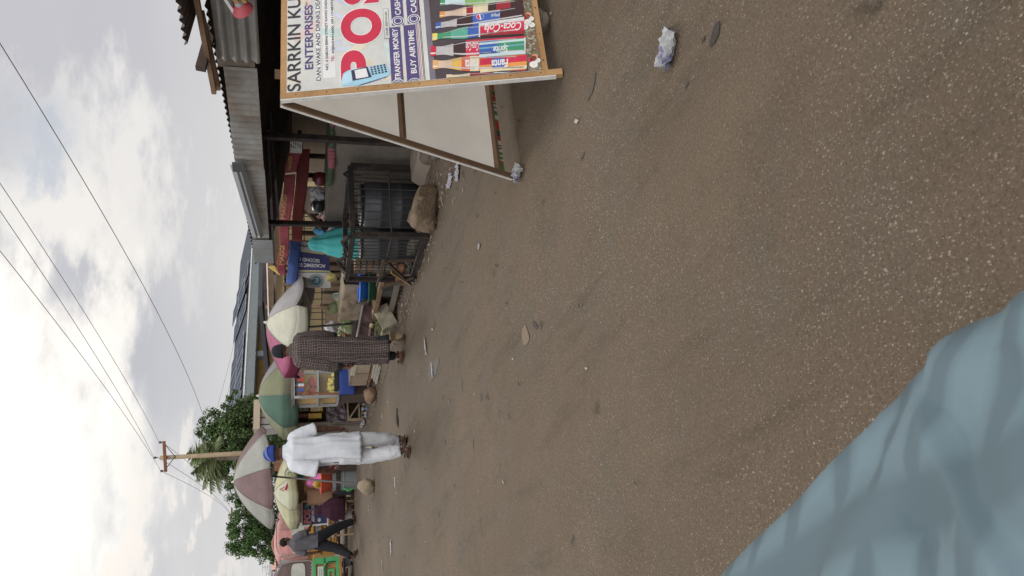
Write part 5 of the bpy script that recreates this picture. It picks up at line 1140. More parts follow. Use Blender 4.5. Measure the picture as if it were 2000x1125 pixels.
# ---- man in checked kaftan
pm=bpy.data.materials.new('checked_cloth'); pm.use_nodes=True; nt=pm.node_tree; N=nt.nodes; L=nt.links; b_=N['Principled BSDF']; b_.inputs['Roughness'].default_value=.93; b_.inputs['Specular IOR Level'].default_value=.2
uvn=N.new('ShaderNodeUVMap'); br=N.new('ShaderNodeTexBrick'); br.offset=0; br.inputs['Scale'].default_value=1; br.inputs['Brick Width'].default_value=.030; br.inputs['Row Height'].default_value=.030; br.inputs['Mortar Size'].default_value=.0027; br.inputs['Mortar Smooth'].default_value=.3
br.inputs['Color1'].default_value=(.066,.046,.040,1); br.inputs['Color2'].default_value=(.040,.030,.028,1); br.inputs['Mortar'].default_value=(.19,.16,.145,1)
wn_=N.new('ShaderNodeTexNoise'); wn_.inputs['Scale'].default_value=9; L.new(uvn.outputs[0],wn_.inputs['Vector']); wa_=N.new('ShaderNodeVectorMath'); wa_.operation='MULTIPLY_ADD'; L.new(wn_.outputs['Color'],wa_.inputs[0]); wa_.inputs[1].default_value=(.05,.035,0); L.new(uvn.outputs[0],wa_.inputs[2]); L.new(wa_.outputs[0],br.inputs['Vector']); L.new(br.outputs['Color'],b_.inputs['Base Color'])
o,HP=human('person',(3.36,9.47,0),R(3),'man in long dark checked kaftan and black cap with one heel lifted, walking away',
  dict(kL=(-.08,.06,.47),aL=(-.07,.10,.085),tL=(-.08,.27,.035),kR=(.08,.04,.48),aR=(.085,-.15,.17),tR=(.10,-.06,.03),eR=(.20,-.0,1.08),wR=(.19,.08,.85),eL=(-.215,-.0,1.05),wL=(-.225,.07,.80),dL=(.1,.15,-1),pnL=(.7,.5,0),thL=(.5,.8,0),curl=.3,head=(0,.03,1.587),face=(.05,1,-.05)),skin_r,.955)
sc=.955
garment('kaftan',[tuple(q*sc for q in r) for r in((0,.0,1.515,.068,.068),(0,-.005,1.475,.09,.082),(0,-.01,1.44,.14,.10),(0,-.01,1.395,.192,.13),(0,0,1.25,.20,.15),(0,0,1.05,.185,.15),(-.005,0,.80,.18,.15),(-.015,.0,.50,.175,.15),(-.025,-.01,.22,.17,.16))],pm,o,folds(.036,((4,.5),(7,2.1),(12,.9)),8,1.0,.7))
for p,r in(([(.10,-.01,1.41),(.155,-.01,1.375),(.185,-.01,1.2),(.195,0,1.06),(.19,.05,.95)],[.065,.088,.082,.078,.07]),([(-.10,-.01,1.41),(-.155,-.01,1.375),(-.19,-.01,1.2),(-.215,-.0,1.04),(-.22,.04,.90)],[.065,.09,.088,.085,.08])): sleeve('sleeve',[V(q)*sc for q in p],[q*sc for q in r],pm,o,seed=p[0][0]*20)
blkcl=cloth_mat('black_cuff',(.022,.022,.024)); 
for p in(((.19,.045,.965),(.188,.06,.92)),((-.22,.035,.915),(-.222,.05,.86))): sleeve('cuff',[V(q)*sc for q in p],[.078,.074],blkcl,o,seed=2)
for k_,a_ in(((-.08,.06,.47),(-.07,.10,.13)),((.08,.04,.48),(.085,-.125,.21))): sleeve('trouser_leg',[V(k_)*sc,V(a_)*sc],[.072,.056],blkcl,o,seed=4)
bc=mat('cap_black',(.016,.016,.02),.9,.2,30,.3,140)
e=MB(); Rr=[]
for k in range(9):
    t=k/8; a=t*PI/2; Rr.append((0,0,-.02+.145*math.sin(a)**.9,.09*math.cos(a*.98)**.75+.001,.108*math.cos(a*.98)**.75+.001))
e.loft(Rr,36); e.v=[HP(*(v+V((0,-.012,.02))))*sc for v in e.v]; e.build('cap',bc,o,True,True,.004)
e=MB(); e.bar(HP(-.045,-.122,.0)*sc,HP(.045,-.122,.0)*sc,.012,.022); e.build('cap_strap',bc,o,False,True)
tan=mat('slipper_tan',(.17,.125,.07),.8,.2,14,.1)
e=MB(); e.bar(V((.095,-.205,.215))*sc,V((.105,-.105,.012))*sc,.10,.022,(0,1,0)); e.bar(V((.105,-.10,.02))*sc,V((.105,-.03,.012))*sc,.10,.022,(0,0,1)); e.ball(V((.10,-.165,.12))*sc,(.047,.022,.09),14,10,Euler((-.5,0,0)).to_matrix()); e.build('slipper',tan,o,False,True)
sandal(V((-.07,.10,.085))*sc,V((-.08,.27,.035))*sc,o)
# ---- man in grey shirt striding
gs=cloth_mat('grey_shirt',(.095,.09,.10)); bt=cloth_mat('black_trousers',(.014,.014,.016))
o,HP=human('person',(2.08,18.9,0),R(-58),'man in grey shirt and black trousers striding across the road past the tricycle',
  dict(kR=(.10,.24,.50),aR=(.09,.40,.085),tR=(.09,.57,.03),kL=(-.09,-.16,.49),aL=(-.09,-.42,.14),tL=(-.09,-.30,.03),eR=(.235,.08,1.12),wR=(.20,.32,1.02),dR=(-.1,.9,-.3),eL=(-.25,-.14,1.14),wL=(-.24,-.12,.88),curl=.6,chest=(0,.02,1.29),head=(0,.06,1.59),face=(0,1,-.12)),skin)
garment('shirt',[(0,.0,1.51,.068,.068),(0,0,1.475,.09,.08),(0,0,1.44,.14,.10),(0,.0,1.395,.195,.125),(0,.01,1.28,.215,.14),(0,0,1.1,.20,.14),(0,0,.96,.205,.15),(0,0,.88,.215,.155)],gs,o,folds(.013,((5,.3),(9,1.7)),13,1.,.8))
for p,r in(([(.10,.0,1.415),(.165,.0,1.375),(.225,.03,1.27),(.245,.075,1.13)],[.065,.088,.09,.08]),([(-.10,-.0,1.415),(-.165,-.01,1.375),(-.225,-.06,1.27),(-.25,-.12,1.14)],[.065,.088,.09,.08])): sleeve('sleeve',p,r,gs,o,seed=p[0][0]*9)
for s_,k_,a_ in((1,(.10,.24,.50),(.09,.40,.085)),(-1,(-.09,-.16,.49),(-.09,-.42,.14))): sleeve('trouser_leg',[(s_*.075,0,.93),k_,V(k_).lerp(V(a_),.6),V(a_)+V((0,0,.02))],[.135,.105,.088,.08],bt,o,seed=s_)
e=MB(); e.ball((0,-.02,.042),(.084,.104,.092),20,14); e.v=[HP(*v) for v in e.v]; e.build('hair',hairm,o,True,True)
sandal((.09,.40,.085),(.09,.57,.03),o); sandal((-.09,-.42,.14),(-.09,-.30,.04),o)
# ---- girl in turquoise hijab behind the cage
tq=cloth_mat('turquoise',(.065,.36,.345)); 
gp=at(640,478,Y=8.75)
o,HP=human('person',(gp.x+.02,8.75,0),R(28),'girl in long turquoise hijab standing behind the iron cage',dict(head=(0,.05,1.60),face=(0,1,-.25),eL=(-.17,.03,1.14),wL=(-.05,.14,1.05),eR=(.17,.03,1.14),wR=(.05,.14,1.05)),skin,.70,.008)
S_=.70
def hij(a,t,k): return .012*t*(math.sin(5*a+1)+math.sin(9*a+2.5*t))
garment('hijab',[tuple(q*S_ for q in r) for r in((0,.03,1.735,.01,.01),(0,.02,1.72,.06,.07),(0,.015,1.66,.105,.125),(0,.02,1.57,.115,.13),(0,.0,1.48,.15,.145),(0,-.01,1.41,.25,.18),(0,-.03,1.2,.335,.245),(0,-.05,1.0,.365,.29),(0,-.06,.84,.385,.32))],tq,o,hij)
garment('skirt',[tuple(q*S_ for q in r) for r in((0,0,.98,.20,.17),(0,0,.6,.24,.2),(0,0,.06,.28,.25))],tq,o,folds(.02,((6,.3),(11,1.7)),4,1.,.4))
# ---- seated woman in maroon veil
mv=cloth_mat('maroon_veil',(.042,.012,.024))
wp=at(650,992,Y=19.7)
seat=dict(hL=(-.1,0,.30),hR=(.1,0,.30),kL=(-.15,.38,.46),kR=(.15,.38,.46),aL=(-.14,.34,.09),aR=(.14,.34,.09),pel=(0,0,.34),wst=(0,0,.48),chest=(0,.02,.67),nk=(0,.03,.82),head=(0,.08,.975),face=(0,1,-.2),sL=(-.18,0,.76),sR=(.18,0,.76),eL=(-.24,.06,.50),eR=(.24,.06,.50),wL=(-.12,.3,.44),wR=(.12,.3,.44),dL=(.5,.8,-.2),dR=(-.5,.8,-.2),pnL=(0,0,-1),pnR=(0,0,-1),thL=(1,0,0),thR=(-1,0,0))
o,HP=human('person',(wp.x,19.7,0),R(40),'seated woman wrapped in dark maroon veil beside the navy board',seat,skin,.83,.009)
garment('veil',[(x*.86,y*.86,(z-.22)*.84,rx*.86,ry*.86) for x,y,z,rx,ry in((0,.08,1.335,.01,.01),(0,.07,1.315,.07,.08),(0,.06,1.25,.112,.13),(0,.05,1.13,.125,.145),(0,.03,1.03,.21,.18),(0,.04,.9,.31,.26),(0,.08,.7,.35,.35),(0,.12,.50,.36,.38))],mv,o,hij)
garment('skirt',[(0,.2,.42,.29,.32),(0,.24,.25,.3,.3),(0,.27,.04,.29,.27)],cloth_mat('pale_wrap',(.35,.31,.29)),o,folds(.02,((6,.3),(11,1.7)),14,1.,.4))
m=MB(); m.box((wp.x,19.7,.20),(.45,.35,.05),Euler((0,0,R(40)))); 
for a_ in range(4): m.bar((wp.x+.15*math.cos(a_*PI/2+.8),19.7+.15*math.sin(a_*PI/2+.8),0),(wp.x+.15*math.cos(a_*PI/2+.8),19.7+.15*math.sin(a_*PI/2+.8),.19),.04,.04)
tag(m.build('stool',W_old),'low wooden stool under the woman in maroon','stool')
# ---- child in purple top and woman in pink scarf near the drum
pp=at(640,940,Y=19.9)
o,HP=human('person',(pp.x,19.75,0),R(150),'seated person in pink headscarf and purple top behind the red basin',{**seat},skin,1.0,.010)
garment('purple_top',[(x,y,z-.22,rx,ry) for x,y,z,rx,ry in((0,.03,1.08,.08,.08),(0,.03,1.0,.20,.13),(0,.02,.85,.22,.16),(0,.0,.55,.22,.2))],cloth_mat('purple',(.20,.10,.30)),o,folds(.012,((5,.3),(9,1.7)),23,1.,.6))
garment('pink_scarf',[(x,y,z-.22,rx,ry) for x,y,z,rx,ry in((0,.08,1.345,.01,.01),(0,.07,1.32,.07,.08),(0,.06,1.25,.108,.122),(0,.05,1.12,.12,.135),(0,.04,1.02,.21,.19),(0,.04,.86,.27,.24))],cloth_mat('hot_pink',(.62,.16,.36)),o,hij)
garment('skirt',[(0,.2,.44,.28,.34),(0,.26,.25,.28,.3),(0,.3,.04,.27,.27)],cloth_mat('dark_wrap',(.03,.028,.035)),o,folds(.02,((6,.3),(11,1.7)),15,1.,.4))
m=MB(); m.box((pp.x,19.75,.20),(.4,.4,.05),Euler((0,0,R(150))))
for a_ in range(4): m.bar((pp.x+.15*math.cos(a_*PI/2+.3),19.75+.15*math.sin(a_*PI/2+.3),0),(pp.x+.15*math.cos(a_*PI/2+.3),19.75+.15*math.sin(a_*PI/2+.3),.19),.04,.04)
tag(m.build('stool',W_old),'low wooden stool under the person in pink headscarf','stool')
pq=at(615,922,Y=20.2)
o,HP=human('person',(pq.x-.02,20.2,0),R(170),'person in dark robe and teal scarf standing left of the pink headscarf',dict(),skin,.80,.010)
garment('robe',[tuple(q*.8 for q in r) for r in((0,.0,1.45,.09,.08),(0,0,1.385,.21,.14),(0,0,1.1,.23,.17),(0,0,.6,.25,.2),(0,0,.06,.28,.23))],cloth_mat('black_robe',(.02,.02,.024)),o,folds(.016,((5,.3),(9,1.7)),33,1.,.6))
garment('teal_scarf',[tuple(q*.8 for q in r) for r in((0,.03,1.735,.01,.01),(0,.02,1.715,.06,.07),(0,.01,1.65,.10,.118),(0,.01,1.52,.108,.12),(0,.0,1.42,.17,.14))],cloth_mat('teal_scarf',(.05,.30,.28)),o,hij)
# ---- photographer's lap (pale blue patterned robe)
bm_=bpy.data.materials.new('blue_patterned_cloth'); bm_.use_nodes=True; nt=bm_.node_tree; N=nt.nodes; L=nt.links; b_=N['Principled BSDF']; b_.inputs['Roughness'].default_value=.85; b_.inputs['Specular IOR Level'].default_value=.2
tcn=N.new('ShaderNodeTexCoord'); mpn=N.new('ShaderNodeMapping'); mpn.inputs['Rotation'].default_value=(0,0,R(-62)); mpn.inputs['Scale'].default_value=(1.6,1.6,1.); L.new(tcn.outputs['Object'],mpn.inputs[0])
vn=N.new('ShaderNodeTexWave'); vn.wave_type='BANDS'; vn.inputs['Scale'].default_value=3.4; vn.inputs['Distortion'].default_value=1.9; vn.inputs['Detail'].default_value=.8; vn.inputs['Detail Scale'].default_value=1.6; L.new(mpn.outputs[0],vn.inputs['Vector'])
cr=N.new('ShaderNodeValToRGB'); cr.color_ramp.elements[0].position=.10; cr.color_ramp.elements[0].color=(.088,.122,.135,1); cr.color_ramp.elements[1].position=.30; cr.color_ramp.elements[1].color=(.112,.156,.172,1); e_=cr.color_ramp.elements.new(.7); e_.color=(.128,.178,.198,1)
mp2=N.new('ShaderNodeMapping'); mp2.inputs['Rotation'].default_value=(0,0,R(-8)); mp2.inputs['Location'].default_value=(.3,.1,0); L.new(tcn.outputs['Object'],mp2.inputs[0]); vn2=N.new('ShaderNodeTexWave'); vn2.inputs['Scale'].default_value=2.3; vn2.inputs['Distortion'].default_value=2.2; vn2.inputs['Detail'].default_value=.5; L.new(mp2.outputs[0],vn2.inputs['Vector']); mn=N.new('ShaderNodeMath'); mn.operation='MINIMUM'; L.new(vn.outputs['Fac'],mn.inputs[0]); L.new(vn2.outputs['Fac'],mn.inputs[1]); L.new(mn.outputs[0],cr.inputs[0])
n5=N.new('ShaderNodeTexNoise'); n5.inputs['Scale'].default_value=420; L.new(tcn.outputs['Object'],n5.inputs['Vector']); bp=N.new('ShaderNodeBump'); bp.inputs['Strength'].default_value=.15; bp.inputs['Distance'].default_value=.002; L.new(n5.outputs['Fac'],bp.inputs['Height']); L.new(bp.outputs[0],b_.inputs['Normal']); L.new(cr.outputs[0],b_.inputs['Base Color'])
E=[at(x,y,Z=.88) for x,y in((1300,1235),(1415,1122),(1560,985),(1690,845),(1712,805),(1790,728),(1812,692),(1900,632),(2010,585),(2140,520))]
Lp=[]
m=MB()
kn=E[0].lerp(E[4],.3); hp_=E[9]
cap(m,[V((kn.x-.16,kn.y+.02,.74)),V((.05,-.05,.72))],[.07,.09]); cap(m,[V((kn.x-.45,kn.y-.02,.74)),V((-.2,-.05,.72))],[.07,.09]); cap(m,[V((kn.x-.16,kn.y+.02,.74)),V((kn.x-.16,kn.y-.02,.40))],[.06,.045]); cap(m,[V((kn.x-.45,kn.y-.02,.74)),V((kn.x-.45,kn.y-.06,.40))],[.06,.045]); m.ball((-.08,-.1,.74),(.18,.12,.14)); cap(m,[V((kn.x-.16,kn.y-.02,.36)),V((kn.x-.16,kn.y+.14,.33))],[.04,.03]); cap(m,[V((kn.x-.45,kn.y-.06,.36)),V((kn.x-.45,kn.y+.1,.33))],[.04,.03])
me=bpy.data.meshes.new('person'); me.from_pydata([tuple(v) for v in m.v],[],m.f); lapo=bpy.data.objects.new('person',me); COL.objects.link(lapo)
md=lapo.modifiers.new('r','REMESH'); md.mode='VOXEL'; md.voxel_size=.012; md.use_smooth_shade=True
dg=bpy.context.evaluated_depsgraph_get(); me2=bpy.data.meshes.new_from_object(lapo.evaluated_get(dg)); lapo.modifiers.clear(); lapo.data=me2; me2.materials.clear(); me2.materials.append(skin); WM[lapo]=Matrix.Identity(4)
tag(lapo,'seated passenger lap in pale blue leaf-patterned robe at the near corner','person')
def lapf(a,c):
    k=min(len(E)-2,int(a*(len(E)-1))); f=a*(len(E)-1)-k; p=E[k].lerp(E[k+1],f); d=(E[-1]-E[0]); d.z=0; d.normalize(); inw=V((-d.y,d.x,0)); 
    if inw.dot(V((-1,-.3,0)))<0: inw=-inw
    if c<.3: # outer drape falling down
        t=1-c/.3; q=p+inw*(-.0+.05*t)+V((0,0,-.30*t)); return q+inw*(.018*t*math.sin(a*26))
    t=(c-.3)/.7; h=.03*math.sin(min(1,t*6)*PI/2)
    q=p+inw*(t*.62)+V((0,0,h-.02*t+.016*noise.noise(V((a*6,t*5,1)))+.010*noise.noise(V((a*9+t*3,t*14,7)))+.007*math.sin(t*30+a*9+3*noise.noise(V((a*3,t*3,2))))))
    return q
m=MB(); m.grid(lapf,70,60); m.build('robe',bm_,lapo,True,False,.003)
kf=empty('passenger_seat',(-.05,.1,.0),'maroon tricycle side seat and sill carrying the passenger in blue','seat')
mar=mat('maroon_paint',(.07,.012,.012),.4,.15,8,.05,spec=.5)
m=MB(); m.box((-.15,-.08,.60),(.8,.4,.08)); m.build('cushion',mar,kf); m=MB(); m.box((-.28,.35,.28),(.75,1.3,.03)); m.build('floor_plate',darkiron,kf)
ep=at(1418,1113,Z=.62); m=MB(); m.tube([(ep.x-.03,ep.y+.02,.28),(ep.x-.03,ep.y+.02,.62),(ep.x-.10,ep.y+.05,.66)],.016,10); m.build('grab_rail',mar,kf)
m=MB(); m.tube([(-.45,.3,.12),(-.45,.3,.265)],.03); m.tube([(-.1,-.1,.0),(-.1,-.1,.56)],.03); m.tube([(-.45,.6,.0),(-.45,.6,.265)],.03); m.tube([(.0,.6,.0),(.0,.6,.265)],.02); m.build('support_tubes',mar,kf)
# ================================================================ tricycle taxis
def tricycle(name,loc,rot,label,paint,panel,roofc):
    o=empty(name,(0,0,0),label,'tricycle'); Wd=1.28; A=lambda m,n,mm,sm=False,sol=0:m.build(n,mm,o,sm,True,sol)
    # local: rear faces -Y, x across
    m=MB(); 
    def body(a,c):
        x=(a-.5)*Wd; return (x,-.0-.05*math.cos((a-.5)*PI),.33+c*.62)
    m=MB(); m.box((0,.45,.62),(Wd-.02,.9,.56)); A(m,'body_shell',paint)
    fz=[(-.64,.92,.64,.98),(-.64,.68,.64,.74),(-.64,.34,.64,.40)]
    m=MB()
    for x0,z0,x1,z1 in((-.64,.90,.64,.975),(-.64,.655,.64,.72),(-.64,.345,.64,.42),(-.64,.42,-.50,.90),(.50,.42,.64,.90)): m.box(((x0+x1)/2,-.03,(z0+z1)/2),(x1-x0-.002,.06,z1-z0-.002))
    A(m,'rear_frame',paint)
    wv=MB()
    for z0,z1,x in((.72,.90,.5),(.42,.655,.5)):
        wv.grid(lambda a,c:(-x+2*x*a,-.012+.006*math.sin(a*160),z0+(z1-z0)*c),120,4)
    A(wv,'slatted_panel',panel)
    m=MB()
    for (x0,z0,x1,z1) in((-.36,.46,.36,.50),(-.36,.58,.36,.62),(-.36,.50,-.30,.58),(.30,.50,.36,.58)): m.box(((x0+x1)/2,-.035,(z0+z1)/2),(x1-x0,.03,z1-z0))
    A(m,'vent_frame',paint)
    pts=[(-.52,.44),(-.52,.60),(-.40,.69),(.40,.69),(.52,.60),(.52,.44)]
    m=MB(); m.tube([(x,-.07,z) for x,z in pts],.012,8); A(m,'black_trim',darkiron)
    m=MB(); m.box((.28,-.05,.79),(.31,.015,.13)); A(m,'number_plate',mat('plate_white',(.50,.51,.47),.6,.1,20))
    m=MB()
    for k in range(2):
        for j in range(5-k): m.box((.17+j*.05+.02*k,-.0595,.81-k*.045),(.03,.002,.022))
    A(m,'plate_marks',mat('plate_grey',(.2,.22,.2),.7))
    m=MB(); m.box((0,.0,.325),(Wd-.04,.12,.03)); m.box((0,-.02,.30),(Wd,.05,.04)); A(m,'sill',mat('orange_sill',(.46,.22,.06),.6,.2,10))
    # canopy: rounded hood, side profile extruded
    prof=[(0,1.0),(.0,1.3),(.03,1.62),(.10,1.80),(.26,1.90)]
    m=MB()
    def hood(a,c):
        ang=(a-.5)*2; k=min(len(prof)-2,int(c*(len(prof)-1))); f=c*(len(prof)-1)-k; y=prof[k][0]*(1-f)+prof[k+1][0]*f; z=prof[k][1]*(1-f)+prof[k+1][1]*f
        hw=Wd/2*(1-.16*max(0,(z-1.45)/.45)**2); zz=z-.16*max(0,(z-1.5)/.4)*abs(ang)**3.5
        return (ang*hw,y-.02*(1-ang*ang)+.012*noise.noise(V((ang*3,z*4,1))),zz)
    m.grid(hood,30,24); 
    m.grid(lambda a,c:((a-.5)*2*Wd/2*.84,.26+1.3*c,1.90-.16*abs((a-.5)*2)**3.5+.05*math.sin(c*PI)),20,10)
    for s_ in(-1,1): m.grid(lambda a,c:(s_*Wd/2*(1-.16*max(0,(1.0+.76*c-1.45)/.45)**2),.0+.35*a*(1-c*.3)+.1*c,1.0+.75*c),6,10)
    A(m,'canopy',roofc,True,.006)
    m=MB(); rr=[]
    for k in range(32):
        a=2*PI*k/32; f=lambda q,p:math.copysign(abs(q)**p,q); rr.append((.56*f(math.cos(a),.3),-.036,1.31+.165*f(math.sin(a),.4)))
    m.prism(rr,(0,.012,0)); A(m,'rear_window',mat('cloudy_plastic',(.47,.47,.40),.4,.18,5,.1,12,col2=(.36,.36,.31)))
    m=MB(); pa_=[(-.6,1.0),(-.62,1.4),(-.58,1.66),(-.5,1.80),(-.3,1.87),(.3,1.87),(.5,1.80),(.58,1.66),(.62,1.4),(.6,1.0)]; m.tube([(x,-.02+.10*max(0,z-1.5),z+.01) for x,z in pa_],.016,8); A(m,'canopy_piping',mat('piping_beige',(.28,.23,.21),.8))
    m=MB(); rs3=random.Random(9)
    for k in range(16): m.box((-.56+k*.075,-.04,1.0+.004*(k%2)),(.05,.012,.03+.02*rs3.random()))
    A(m,'fringe',mat('fringe_mix',(.25,.23,.2),.9,.9,40))
    m=MB()
    for x in(-.50,.50):
        n=26; c=V((x,.35,.205)); 
        pt=[(c.x,c.y+.155*math.cos(2*PI*k/n),c.z+.155*math.sin(2*PI*k/n)) for k in range(n+1)]; t=MB(); t.tube(pt,.05,10,False); w_=t.build('tyre',mat('rubber',(.018,.018,.018),.9,.2,20),o,True,True)
        h=MB(); h.tube([(x-.04,.35,.205),(x+.04,.35,.205)],[.11,.11],18); h.build('rim',mat('rim_grey',(.2,.2,.2),.5,.1,9,0,metal=.4),o,False,True)
    n=26; t=MB(); t.tube([(0,1.9+.155*math.cos(2*PI*k/n),.205+.155*math.sin(2*PI*k/n)) for k in range(n+1)],.05,10,False); t.build('tyre',mat('rubber',(.02,)*3),o,True,True)
    m=MB(); m.tube([(-.5,.35,.205),(.5,.35,.205)],.03,8); m.box((0,.2,.25),(.5,.3,.12)); m.tube([(-.56,-.12,.24),(.56,-.12,.24)],.025,8); m.tube([(-.4,-.1,.24),(-.4,.1,.3)],.02,6); m.tube([(.4,-.1,.24),(.4,.1,.3)],.02,6); m.tube([(.1,.1,.17),(.3,-.2,.17)],.03,8); A(m,'underframe',darkiron)
    for x in(-.5,.5): m=MB(); m.box((x,.08,.16),(.2,.01,.2)); A(m,'mud_flap',mat('flap',(.08,.08,.085),.8))
    m=MB(); m.box((0,1.5,.6),(1.0,.5,.5)); m.box((0,1.75,1.0),(.9,.06,.9)); A(m,'front_cab',paint)
    o.location=loc; o.rotation_euler=(0,0,rot); WM[o]=Matrix.Translation(V(loc))@Matrix.Rotation(rot,4,'Z'); return o
gp_=mat('paint_green',(.07,.34,.12),.45,.12,5,.03,spec=.4); bam=mat('woven_orange',(.36,.20,.075),.8,.3,40,.2)
brn=mat('canopy_brown',(.125,.088,.08),.8,.1,4,.15,14)
tp=at(690,1096,Z=0)
tricycle('auto_rickshaw',(1.20,20.35,0),R(4),'green tricycle taxi with orange slatted rear panel and brown canopy',gp_,bam,brn)
tricycle('auto_rickshaw',(2.75,22.6,0),R(8),'second orange yellow tricycle half hidden behind the striding man legs',mat('paint_amber',(.42,.20,.03),.45,.15,5,.05),mat('grey_panel',(.2,.2,.2)),mat('canopy_pinkish',(.42,.2,.18),.8))
# ================================================================ utility pole and wires
up_=empty('utility_pole',(8.42,38,0),'tall wooden utility pole with crossarm above the rose umbrella','pole')
pwod=wood('pole_wood',(.33,.245,.155),(.24,.175,.11),.5)
m=MB(); m.tube([(8.42,38,0),(8.42,38,7.35)],[.125,.095],14); m.build('shaft',pwod,up_,smooth=True)
A=V((9.15,38,7.21));B=V((7.75,38,7.05)); m=MB(); m.bar(A+V((0,-.12,0)),B+V((0,-.12,0)),.09,.13); m.build('crossarm',W_red,up_)
for p in(A.lerp(B,.03),B.lerp(A,.03),V((8.42,38.02,7.38))):
    m=MB(); m.tube([p+V((0,-.12,.02)),p+V((0,-.12,.10)),p+V((0,-.12,.13)),p+V((0,-.12,.22))],[.02,.02,.06,.045],10); m.build('insulator',mat('porcelain_dark',(.05,.035,.03),.4,spec=.5),up_)
m=MB(); m.bar((8.42,37.9,6.7),(8.95,37.88,7.12),.02,.03); m.bar((8.42,37.9,6.7),(7.9,37.88,7.04),.02,.03); m.build('brace',darkiron,up_)
wirem=mat('wire',(.10,.10,.105),.6,0,5,0)
def wire(P0,P1,sag,r,label):
    m=MB(); P0=V(P0);P1=V(P1); pts=[P0.lerp(P1,t/60)+V((0,0,-4*sag*(t/60)*(1-t/60))) for t in range(61)]; m.tube(pts,r,6); return tag(m.build('overhead_wire',wirem),label,'wire','overhead power wires')
def wire_px(pts,r,label,group=True):
    m=MB(); m.tube(pts,r,6,False); return m
ends=[(A.lerp(B,.03)+V((0,-.12,.2)),(0,358,9.15),'power wire from the right end of the crossarm'),(V((8.42,37.9,7.58)),(0,412,8.5),'power wire from the top of the pole'),(B.lerp(A,.03)+V((0,-.12,.2)),(0,490,7.85),'power wire from left end of the crossarm')]
for P0,(x,y,X),lb in ends:
    q=at(x,y,X=X); d=(q-P0); P1=P0+d*1.75; z_line=P0.z+d.z*1.0; 
    # straight chord raised a little so that the sagging wire passes through q
    sag=.45; t=1/1.75; P1.z+=4*sag*t*(1-t)/t; wire(P0,P1,sag,.0075,lb)
P0=at(405,838,Y=44); q=at(0,85,X=10.2); P1=P0+(q-P0)*1.5; sag=.9; t=1/1.5; P1.z+=4*sag*(1-t); wire(P0,P1,sag,.0095,'lower lone wire running over the broad tree')
P0=at(395,890,Y=60); q=at(478,470,X=34); wire(P0,P0+(q-P0)*1.3,.8,.010,'faint thin wire dipping toward the solar roof, upper one'); P0=at(415,880,Y=60); q=at(482,500,X=34); wire(P0,P0+(q-P0)*1.2,.6,.010,'faint thin wire close above the solar roof')
for P0,pxy,lb in((B+V((0,0,.1)),(450,1006),'wire running on from the left crossarm end to the far pole'),(V((8.42,38,7.4)),(452,1008),'wire running on from pole top past the palm'),(A+V((0,0,.1)),(455,1002),'wire running on from the right crossarm end past palm')): wire(P0,at(*pxy,Y=80),.5,.010,lb)
fp=at(452,1006,Y=80); o=empty('utility_pole',(fp.x,80,0),'small distant utility pole seen over the second leafy tree','pole'); m=MB(); m.tube([(fp.x,80,0),(fp.x,80,fp.z+.3)],.11,8); m.build('shaft',pwod,o); m=MB(); m.bar((fp.x-.7,79.9,fp.z),(fp.x+.7,79.9,fp.z),.1,.1); m.build('crossarm',W_red,o)
# ================================================================ trees
leafm=mat('leaf_green',(.072,.118,.036),.6,.45,.6,0,island=.6,spec=.25); leafm2=mat('leaf_deep',(.068,.125,.036),.6,.35,.5,0,island=.4,spec=.25); bark=wood('bark',(.13,.10,.075),(.07,.055,.04))
def tree(loc,label,H_,trunk,clumps,nleaf,ls,lm,seed,limbs=7,rad=(1.,1.,.8)):
    rs=random.Random(seed); x,y,z=loc; o=empty('leafy_tree',loc,label,'tree')
    m=MB(); m.tube([(x,y,0),(x+.1,y,trunk*.5),(x-.05,y,trunk)],[.32,.24,.2],12); m.build('trunk',bark,o,smooth=True)
    m=MB(); f=MB()
    for k,(cx,cy,cz,cr) in enumerate(clumps):
        C_=V((x+cx,y+cy,cz)); 
        if k%2==0 or cr>.8:
            s=V((x-.05,y,trunk-.1)); mid=s.lerp(C_,.5)+V((rs.uniform(-.3,.3),rs.uniform(-.3,.3),-.15)); m.tube([s,mid,C_],[.10,.065,.02],7)
            for q in range(2): e2=C_+V((rs.uniform(-1,1),rs.uniform(-1,1),rs.uniform(-.2,1)))*cr*.7; m.tube([mid.lerp(C_,.4),e2],[.035,.01],5)
        sub=[(C_+V((rs.gauss(0,1),rs.gauss(0,1),rs.gauss(0,.8)))*cr*.52,cr*rs.uniform(.28,.5)) for _ in range(9)]
        for j in range(int(nleaf*cr)):
            sc_,sr=sub[rs.randrange(9)]; d=V((rs.gauss(0,1),rs.gauss(0,1),rs.gauss(0,1))).normalized(); p=sc_+d*sr*(rs.random()**.45)
            n=(d*.7+V((rs.uniform(-1,1),rs.uniform(-1,1),rs.uniform(.0,1.4)))).normalized(); a,b2,_=frame_from(n); th=rs.random()*6.28; u=a*math.cos(th)+b2*math.sin(th); w_=n.cross(u); l=ls*rs.uniform(.6,1.3)
            f.poly([p-u*l*.5,p+w_*l*.26-u*.1*l,p+u*l*.5-n*l*.12,p-w_*l*.26-u*.1*l])
    m.build('limbs',bark,o,smooth=True); f.build('crown',lm,o)
    return o
def clump_px(pts,Y,base): # crown clumps placed where the crown stands
    r=[]
    for x,y,rr,dy in pts: p=at(x,y,Y=Y+dy); r.append((p.x-base[0],p.y-base[1],p.z,rr))
    return r
bt1=(10.2,46,0)
